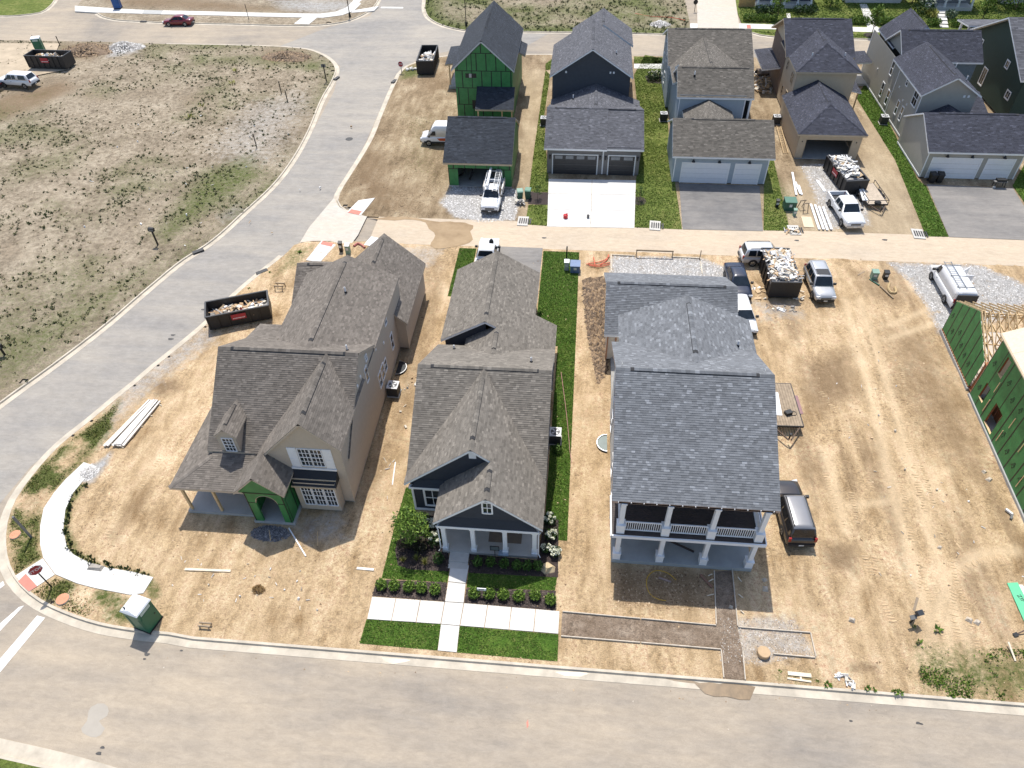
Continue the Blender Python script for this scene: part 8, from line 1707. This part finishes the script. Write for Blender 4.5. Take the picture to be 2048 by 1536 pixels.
boards('reddish plank in the soil beside the path forms', 'plank', 'plank', [(G(1400, 1150), G(1424, 1176), .16, .05, .05)], M('reddish_plank', (.22, .12, .08), .85, .2)); boards('pinkish plank inside the loop of the yellow hose', 'plank', 'plank', [(G(1317, 1156), G(1342, 1165), .12, .04, .05)], M('pink_grey_plank', (.30, .22, .19), .85, .2))
# utilities
UG = M('utility_green', (.035, .11, .075), .5); UL = M('utility_pale_green', (.20, .32, .25), .5)
def pedestal(label, p, sx, sy, sz, m, cat='utility box', lidm=None, rz=0, name='utility_box'):
    t = thing(name, label, cat, (*G(*p), 0), rz); mb = MB(); mb.box(-sx/2, sx/2, -sy/2, sy/2, 0, sz); mb.build('cabinet', m, t); mb = MB(); mb.add([(-sx/2-.03, -sy/2-.03, sz), (sx/2+.03, -sy/2-.03, sz), (sx/2+.03, sy/2+.03, sz+.08), (-sx/2-.03, sy/2+.03, sz+.08), (-sx/2-.03, -sy/2-.03, sz-.05), (sx/2+.03, -sy/2-.03, sz-.05), (sx/2+.03, sy/2+.03, sz-.05), (-sx/2-.03, sy/2+.03, sz-.05)], [(0,1,2,3), (4,5,1,0), (5,6,2,1), (6,7,3,2), (7,4,0,3)]); mb.build('lid', lidm or m, t, fix=True); mb = MB(); mb.box(-.14, .14, -sy/2-.012, -sy/2-.001, sz*.45, sz*.75); mb.build('notice', PLATE, t); return t
pedestal('large green transformer box beside the fourth drive', (1577, 417), 1.15, 1.0, 1.0, UG, lidm=M('utility_mid_green', (.06, .16, .11), .5), name='transformer'); pedestal('small green utility post below the transformer', (1588, 431), .3, .3, .7, UL); pedestal('small black utility post left of the transformer', (1553, 414), .3, .3, .8, BLK)
pedestal('pale grey utility box on the rear lawn of the navy cottage', (1133, 539), .42, .42, .95, M('pale_cabinet', (.42, .45, .42), .5), lidm=WHITE); pedestal('blue grey box at the rear right corner of the navy lot', (1150, 541), .9, .9, .8, M('blue_cabinet', (.10, .16, .3), .5)); pedestal('green utility box at the alley end of the sandy lot', (1746, 557), .55, .5, .8, UL); pedestal('round black utility post beside the green box on the sandy lot', (1769, 557), .4, .4, .75, BLK); pedestal('pale green utility cabinet behind the corner house', (697, 506), .42, .42, .95, UL, lidm=WHITE); pedestal('black utility post behind the corner house', (683, 502), .32, .32, 1.0, BLK)
for p, l, r in (((1786, 585), 'tan coiled drain hose beside the sandy lot utility boxes', 0),): wire(l, [(*G(*q), .1) for q in ((1778, 568), (1776, 578), (1782, 587), (1791, 586), (1789, 576))], .11, M('coir_hose', (.42, .31, .16), .9), 'hose', 'hose')
for a, b, m, l in (((1738, 560), (1758, 572), UG, 'green pipe beside the coiled drain hose'), ((1760, 574), (1786, 598), M('mud_pipe', (.25, .19, .12), .9), 'muddy pipe beside the coiled drain hose'), ((1715, 552), (1728, 545), GREYWD, 'dark stick near the sandy lot utility boxes')): boards(l, 'pipe', 'loose_pipe', [(G(*a), G(*b), .11, .1, .03)], m)
t = wire('crumpled red conduit behind the corner house', [(*G(*q), .12) for q in ((708, 494), (716, 489), (724, 492), (730, 497))], .12, M('faded_red', (.42, .15, .12), .7), 'conduit', 'conduit')
boards('white sheet leaning behind the corner house garage', 'sheet', 'white_sheet', [(G(738, 500), G(752, 484), .9, .05, .5)], WHITE)
def bin_(label, p, m, rz, lidm=None):
    t = thing('wheelie_bin', label, 'bin', (*G(*p), 0), rz); mb = MB(); mb.add([(-.24, -.28, .06), (.24, -.28, .06), (.24, .22, .06), (-.24, .22, .06), (-.31, -.36, 1.0), (.31, -.36, 1.0), (.31, .34, 1.0), (-.31, .34, 1.0)], [(3,2,1,0), (0,1,5,4), (1,2,6,5), (2,3,7,6), (3,0,4,7), (4,5,6,7)]); mb.build('tub', m, t)
    mb = MB(); mb.add([(-.34, -.4, 1.001), (.34, -.4, 1.001), (.34, .4, 1.04), (-.34, .4, 1.04), (-.30, -.3, 1.08), (.30, -.3, 1.08), (.30, .32, 1.12), (-.30, .32, 1.12)], [(0,1,5,4), (1,2,6,5), (2,3,7,6), (3,0,4,7), (4,5,6,7)]); mb.build('lid', lidm or m, t)
    for s in (-1, 1):
        mb = MB(); mb.tube([(s*.22, .3, .12), (s*.3, .3, .12)], .12, 10); mb.build('wheel', TYRE, t)
bin_('dark green wheelie bin by the gravel before the green garage', (1040, 398), UG, .2, UL); bin_('dark green wheelie bin on the mulch left of the white drive', (1056, 396), UG, -.1, M('mid_green_lid', (.10, .22, .15), .5)); bin_('black wheelie bin, left one before the greige garage', (1861, 364), BLK, .1); bin_('black wheelie bin, right one before the greige garage', (1876, 364), BLK, -.1)
bg_ = debris('black rubbish bags beside the green wheelie bins', G(1040, 408), 0, .9, .6, .2, .5, 14, (0, 0, 0, 5, 1), .8, 'bags', 'rubbish_bags')
gc = thing('grill_cart', 'dark wheeled grill cart before the right garage door', 'cart', (*G(1996, 374), 0)); mb = MB(); mb.box(-.5, .5, -.25, .25, .75, .95); mb.build('lid', BLK, gc); mb = MB(); mb.box(-.75, .6, -.3, .3, .70, .749); mb.build('shelf', GPOST, gc)
for sx in (-.55, .5):
    for sy in (-.25, .25): mb = MB(); mb.bar((sx, sy, 0), (sx*.9, sy*.9, .7), .05); mb.build('leg', BLK, gc)
mb = MB(); mb.tube([(-.6, -.32, .15), (-.6, -.38, .15)], .15, 10); mb.build('wheel', M('pale_wheel', (.5, .5, .48), .6), gc)
rc_ = thing('fuel_can', 'bright red can standing on the white drive', 'can', (*G(1131, 436), .03)); mb = MB(); mb.lathe((0, 0, 0), [(.24, 0), (.24, .35), (.1, .42)], 10); mb.build('can_body', M('can_red', (.55, .012, .02), .4), rc_); mb = MB(); mb.tube([(0, 0, .4), (.12, 0, .52), (.22, 0, .5)], .03, 6); mb.build('spout', M('can_red', (.55, .012, .02)), rc_)
pc = thing('paint_can', 'small grey can standing on the white drive', 'can', (*G(1176, 436), .03)); mb = MB(); mb.lathe((0, 0, 0), [(.14, 0), (.14, .3)], 10); mb.build('can_body', GPOST, pc); mb = MB(); mb.lathe((0, 0, .3), [(.15, 0), (.15, .02)], 10); mb.build('lid', DKSTEEL, pc)
def acunit(label, p, z=0, s=.42):
    t = thing('air_conditioner', label, 'air conditioner', (*G(*p), z), random.uniform(-.05, .05)); mb = MB(); mb.box(-s-.06, s+.06, -s-.06, s+.06, -.05, .08); mb.build('pad', CONC, t); mb = MB(); mb.box(-s, s, -s, s, .08, .95); mb.build('casing', M('ac_casing', (.035, .037, .04), .6), t)
    mb = MB(); mb.box(-s-.015, s+.015, -s-.015, s+.015, .951, 1.0); mb.build('top_panel', M('ac_top', (.55, .56, .57), .45), t); mb = MB(); mb.lathe((0, 0, 1.0), [(s*.80, 0), (s*.80, .012)], 18); f = mb.build('fan_grille', M('ac_fan', (.05, .052, .055), .5), t)
    mb = MB()
    for k in range(4): a = k*PI/2+.4; mb.add([(0, 0, 1.016), (s*.7*math.cos(a), s*.7*math.sin(a), 1.016), (s*.7*math.cos(a+.6), s*.7*math.sin(a+.6), 1.022)], [(0, 1, 2)])
    mb.build('fan_blade', M('ac_top', (.55, .56, .57)), f, 'stuff')
acunit('air conditioner on the lawn right of the navy cottage', (1110, 881)); acunit('air conditioner in the shade right of the tan house', (789, 787)); acunit('air conditioner left of the pale blue house', (1326, 241)); acunit('air conditioner left of the straw coloured house', (1551, 247)); acunit('air conditioner left of the greige house', (1765, 247)); acunit('air conditioner left of the slate sided house', (1088, 250))
def well(label, p, rz, cov):
    t = thing('window_well', label, 'window well', (*G(*p), 0), rz); pts = [(.0, -.8)]+[(.75*math.cos(a), .8*math.sin(a)) for a in np.linspace(-PI/2, PI/2, 12)]+[(0, .8)]; mb = MB(); mb.tube([(x, y, .12) for x, y in pts], .05, 6); mb.build('rim', STEEL, t); mb = MB(); mb.poly([(x*.95, y*.95, .1) for x, y in pts[1:-1]]); mb.build('well_cover', cov, t)
well('dark window well with steel rim right of the tan house', (795, 737), 0, M('well_dark', (.02, .025, .03), .3)); well('grey green covered window well left of the grey roofed house', (1214, 888), PI, M('well_cover', (.12, .16, .15), .4))
boards('stack of long white trim boards on the gravel beside the white pickup', 'lumber stack', 'lumber_stack', [(G(1621+i*8, 410+i*2.2), G(1638+i*8, 462-abs(i-2)*.6), .22, .1, .06+.05*(i % 2)) for i in range(4)], WHITE, 'trim_length'); boards('leaning white board bundle at the left of the fourth drive', 'boards', 'board_bundle', [(G(1584, 347), G(1592, 392), .22, .08, .1), (G(1590, 366), G(1600, 390), .2, .07, .1), (G(1597, 372), G(1603, 391), .2, .07, .06)], WHITE); boards('white trim lengths beside the loaded dumpster', 'boards', 'trim_length', [(G(1633, 361), G(1649, 384), .2, .06, .02), (G(1637, 362), G(1651, 383), .12, .05, .02)], WHITE)
boards('pale sheet of chipboard on the ground before the fourth drive', 'sheet', 'chipboard_sheet', [(G(1612, 434), G(1618, 455), 1.0, .03, .02)], OSB); boards('white lengths lying on the low railed trailer', 'boards', 'trim_length', [(G(1711, 352, .55), G(1727, 402, .55), .22, .1, .56), (G(1716, 353, .55), G(1733, 402, .55), .2, .1, .56)], WHITE)
frame4('dark work trestle between the board stacks on the fourth drive', (1605, 420), .5, 1.2, .95, .3); ladder('tan wooden ladder leaning flat along the straw coloured house', (*G(1571, 308), .12), (*G(1556, 258), .35), 0, LUMBER, .5, 14)
debris('broken offcuts and boards at the foot of the fourth drive', G(1583, 464), 0, 1.6, .8, .05, .25, 22, (6, 2, 2, 1, 3), .7, 'offcuts', 'offcuts'); debris('scattered building rubbish left of the straw coloured house', G(1526, 165), 1.4, 9.0, 2.6, .02, .6, 110, (3, 6, 4, 2, 4), .9, 'rubbish', 'building_rubbish'); debris('white wrapping and scraps around the tall dumpster', G(822, 140), .6, 1.6, 1.0, .02, .3, 20, (8, 0, 0, 1, 1), .6, 'scraps', 'scraps')
debris('loose timber offcuts left of the alley dumpster', G(1518, 585), 1.4, 3.0, 1.4, .02, .12, 14, (1, 5, 1, 0, 4), .9, 'offcuts', 'offcuts'); debris('scraps and stones below the alley dumpster', G(1560, 615), 0, 3.4, 1.2, .02, .12, 22, (2, 1, 1, 3, 2), .5, 'scraps', 'scraps'); debris('light offcuts right of the alley dumpster', G(1598, 590), 0, 1.2, 1.6, .02, .15, 10, (3, 2, 0, 0, 4), .7, 'offcuts', 'offcuts'); boards('white rectangular tray lying below the alley dumpster', 'tray', 'white_tray', [(G(1554, 617), G(1570, 623), .35, .06, .03)], WHITE)
ex = thing('scissor_lift', 'folded rusty lift frame beside the straw coloured house', 'machine', (*G(1524, 152), 0), .15); 
mb = MB(); mb.box(-.6, .6, -1.0, 1.0, .35, .7); mb.build('chassis', M('rusty_machine', (.12, .085, .06), .8, .3), ex)
for k in range(4): mb = MB(); mb.bar((-.45, -.9+.1*k, .7+.45*k), (.45, .9, 1.15+.45*k), .09); mb.build('scissor_arm', M('rusty_machine', (.12, .085, .06)), ex)
mb = MB(); mb.box(-.5, .5, .2, 1.5, 2.5, 2.56); mb.build('platform', GPOST, ex)
for sx in (-1, 1):
    for sy in (-1, 1): wheel(ex, sx*.55, sy*.75, .3, .2)
# porch things
rug = slab('porch_rug', [(-4.55, 25.0), (-2.4, 25.0), (-2.4, 26.6), (-4.55, 26.6)], .221, .235, M('brown_rug', (.20, .155, .115), .95, .1), 'thing'); tag(rug, 'brown rug on the navy cottage porch floor', 'rug')
def chair(label, x, y, rz):
    t = thing('porch_chair', label, 'chair', (x, y, .236), rz, 'white porch chairs')
    for sx in (-1, 1):
        for sy in (-1, 1): mb = MB(); mb.bar((sx*.27, sy*.25, 0), (sx*.25, sy*.23, .42), .05); mb.build('leg', WHITE, t)
    mb = MB(); mb.box(-.3, .3, -.28, .28, .42, .47); mb.build('seat', WHITE, t); mb = MB(); mb.obox((0, .30, .78), (.58, .05, .62), 0, -.2); mb.build('backrest', WHITE, t)
    for sx in (-1, 1): mb = MB(); mb.box(sx*.31-.04, sx*.31+.04, -.3, .28, .64, .67); mb.build('armrest', WHITE, t)
chair('left white porch chair on the brown rug', -4.1, 26.2, .4); chair('right white porch chair on the brown rug', -2.8, 26.1, -.4)
ys = thing('yard_sign', 'black framed yard sign on a stake before the navy porch', 'sign', (*c6(1238, 305), .02)); mb = MB()
for a, b, c, d in ((-.3, .3, .62, .66), (-.3, .3, 1.06, 1.1), (-.3, -.26, .661, 1.059), (.26, .3, .661, 1.059)): mb.box(a, b, -.02, .02, c, d)
mb.build('frame', BLK, ys); mb = MB(); mb.box(-.259, .259, -.008, .008, .661, 1.059); mb.build('panel', M('sign_grey_panel', (.12, .14, .14), .5), ys); mb = MB(); mb.bar((0, 0, -.1), (0, 0, .62), .04); mb.build('stake', BLK, ys)
hs_ = thing('house_number_sign', 'small white house number sign between bushes in the right front bed', 'sign', (*c6(1128, 640), .02)); mb = MB(); mb.box(-.28, .28, -.02, .02, .55, .8); pl2 = mb.build('plate', WHITE, hs_); mb = MB()
for k in range(6): mb.box(-.17+k*.055, -.135+k*.055, -.027, -.021, .62, .73)
mb.build('dark_print', BLK, pl2, 'stuff')
for s in (-1, 1): mb = MB(); mb.bar((s*.22, 0, -.05), (s*.22, 0, .55), .03); mb.build('stake', WHITE, hs_)
tr2 = thing('porch_tray', 'pale blue tray at the porch edge beside the third column', 'tray', (*c6(1312, 300), .22)); mb = MB(); mb.box(-.3, .3, -.18, .18, 0, .03); mb.build('tray_base', M('pale_blue_tray', (.35, .43, .5), .4), tr2); mb = MB()
for a, b, c, d in ((-.3, .3, -.2, -.181), (-.3, .3, .181, .2), (-.32, -.301, -.2, .2), (.301, .32, -.2, .2)): mb.box(a, b, c, d, 0, .08)
mb.build('tray_rim', M('pale_blue_tray', (.35, .43, .5)), tr2)
bo = thing('boulder', 'pale sandstone boulder at the right end of the porch bed', 'boulder', (*c6(1680, 415), 0)); V = [(-.55, -.05, 0), (-.1, -.45, 0), (.5, -.25, 0), (.55, .15, 0), (.1, .45, 0), (-.4, .3, 0), (-.35, 0, .32), (.05, -.22, .42), (.38, .02, .3), (0, .25, .38)]
mb = MB(); mb.add(V, [(0,1,7,6), (1,2,8,7), (2,3,8), (3,4,9,8), (4,5,6,9), (5,0,6), (6,7,9), (7,8,9)]); mb.build('rock', M('sandstone', (.55, .43, .26), .9, .15, 3, .3, 20), bo, fix=True)
bo2 = thing('boulder', 'grey slab of rock at the edge of the curved pavement', 'boulder', (*G(192, 1136), .04)); mb = MB(); mb.add([(-.5, -.2, 0), (.5, -.25, 0), (.55, .15, 0), (-.4, .3, 0), (-.4, -.1, .16), (.4, -.1, .2), (.42, .1, .17), (-.3, .2, .14)], [(0,1,5,4), (1,2,6,5), (2,3,7,6), (3,0,4,7), (4,5,6,7)]); mb.build('rock', M('grey_rock', (.33, .30, .26), .9, .25, 5), bo2, fix=True)
for i, (x, y) in enumerate(((1968, 944), (1978, 960), (1704, 1240), (1462, 1214), (1529, 1160), (1531, 1178), (1880, 1095), (1938, 1240), (1955, 1245))):
    t = thing('stone', 'loose pale stone '+['near the foundation of the green framed house', 'just below the stone nearest the green framed house foundation', 'left of the dark broken sign stand', 'at the corner of the new path forms', 'at the foot of the porch slab right of the path', 'right of the path forms below the porch', 'in the ruts at the middle of the sandy lot', 'left of the curved digger track', 'inside the curved digger track'][i], 'stone', (*G(x, y), 0), random.random()*6, 'loose stones on the sandy lot'); s = random.uniform(.14, .24); mb = MB(); mb.add([(-s, -s*.7, -.02), (s*.9, -s*.8, -.02), (s, s*.7, -.02), (-s*.8, s, -.02), (-s*.5, -s*.3, s*.8), (s*.5, -s*.4, s*.7), (s*.4, s*.4, s*.85), (-s*.4, s*.4, s*.65)], [(0,1,5,4), (1,2,6,5), (2,3,7,6), (3,0,4,7), (4,5,6,7)]); mb.build('rock', M('pale_stone', (.48, .42, .34), .9, .2, 5), t)
rl = thing('roll', 'grey wrapped bundle on the left porch floor of the tan house', 'bundle', (-24.55, 28.3, .33), .5); mb = MB(); mb.tube([(-.1, -.75, 0), (.1, .75, 0)], .16, 10); mb.build('bundle_body', M('grey_wrap', (.17, .18, .19), .6, .4, 8), rl)
tb = thing('tool_bag', 'dark tool and coiled cable on the flat plank trailer', 'tool', (trc[0]+.35, trc[1]-1.0, .74), .4); mb = MB(); mb.box(-.25, .25, -.18, .18, 0, .25); mb.build('tool_body', BLK, tb); mb = MB(); mb.tube([(.4+.22*math.cos(a), -.1+.22*math.sin(a), .02) for a in np.linspace(0, 6.0, 16)], .02, 5); mb.build('cable', BLK, tb); boards('white sheets lying on the flat plank trailer', 'sheet', 'white_sheet', [((trc[0]-.35, trc[1]+1.2), (trc[0]-.45, trc[1]-1.2), .7, .02, .735)], WHITE)
for p in ((1160, 0),): pass
debris('small pale scraps dropped along the right side of the tan house', (-12.3, 34), PI/2, 15, 1.2, .02, .08, 16, (4, 2, 0, 1, 3), .35, 'scraps', 'scraps'); debris('small scraps scattered over the sandy lot', G(1800, 900), PI/2, 26, 11, .0, .06, 46, (5, 2, 0, 1, 4), .22, 'scraps', 'scraps'); debris('small scraps before the tan house porch', G(520, 1170), 0, 14, 3.5, .0, .06, 30, (4, 2, 0, 1, 4), .22, 'scraps', 'scraps'); debris('litter scattered on the vacant lot', G(430, 330), 0, 34, 40, .05, .2, 40, (8, 1, 1, 1, 1), .35, 'litter', 'litter')
# slack cable lying by the kerb and thin crack seals on the near street
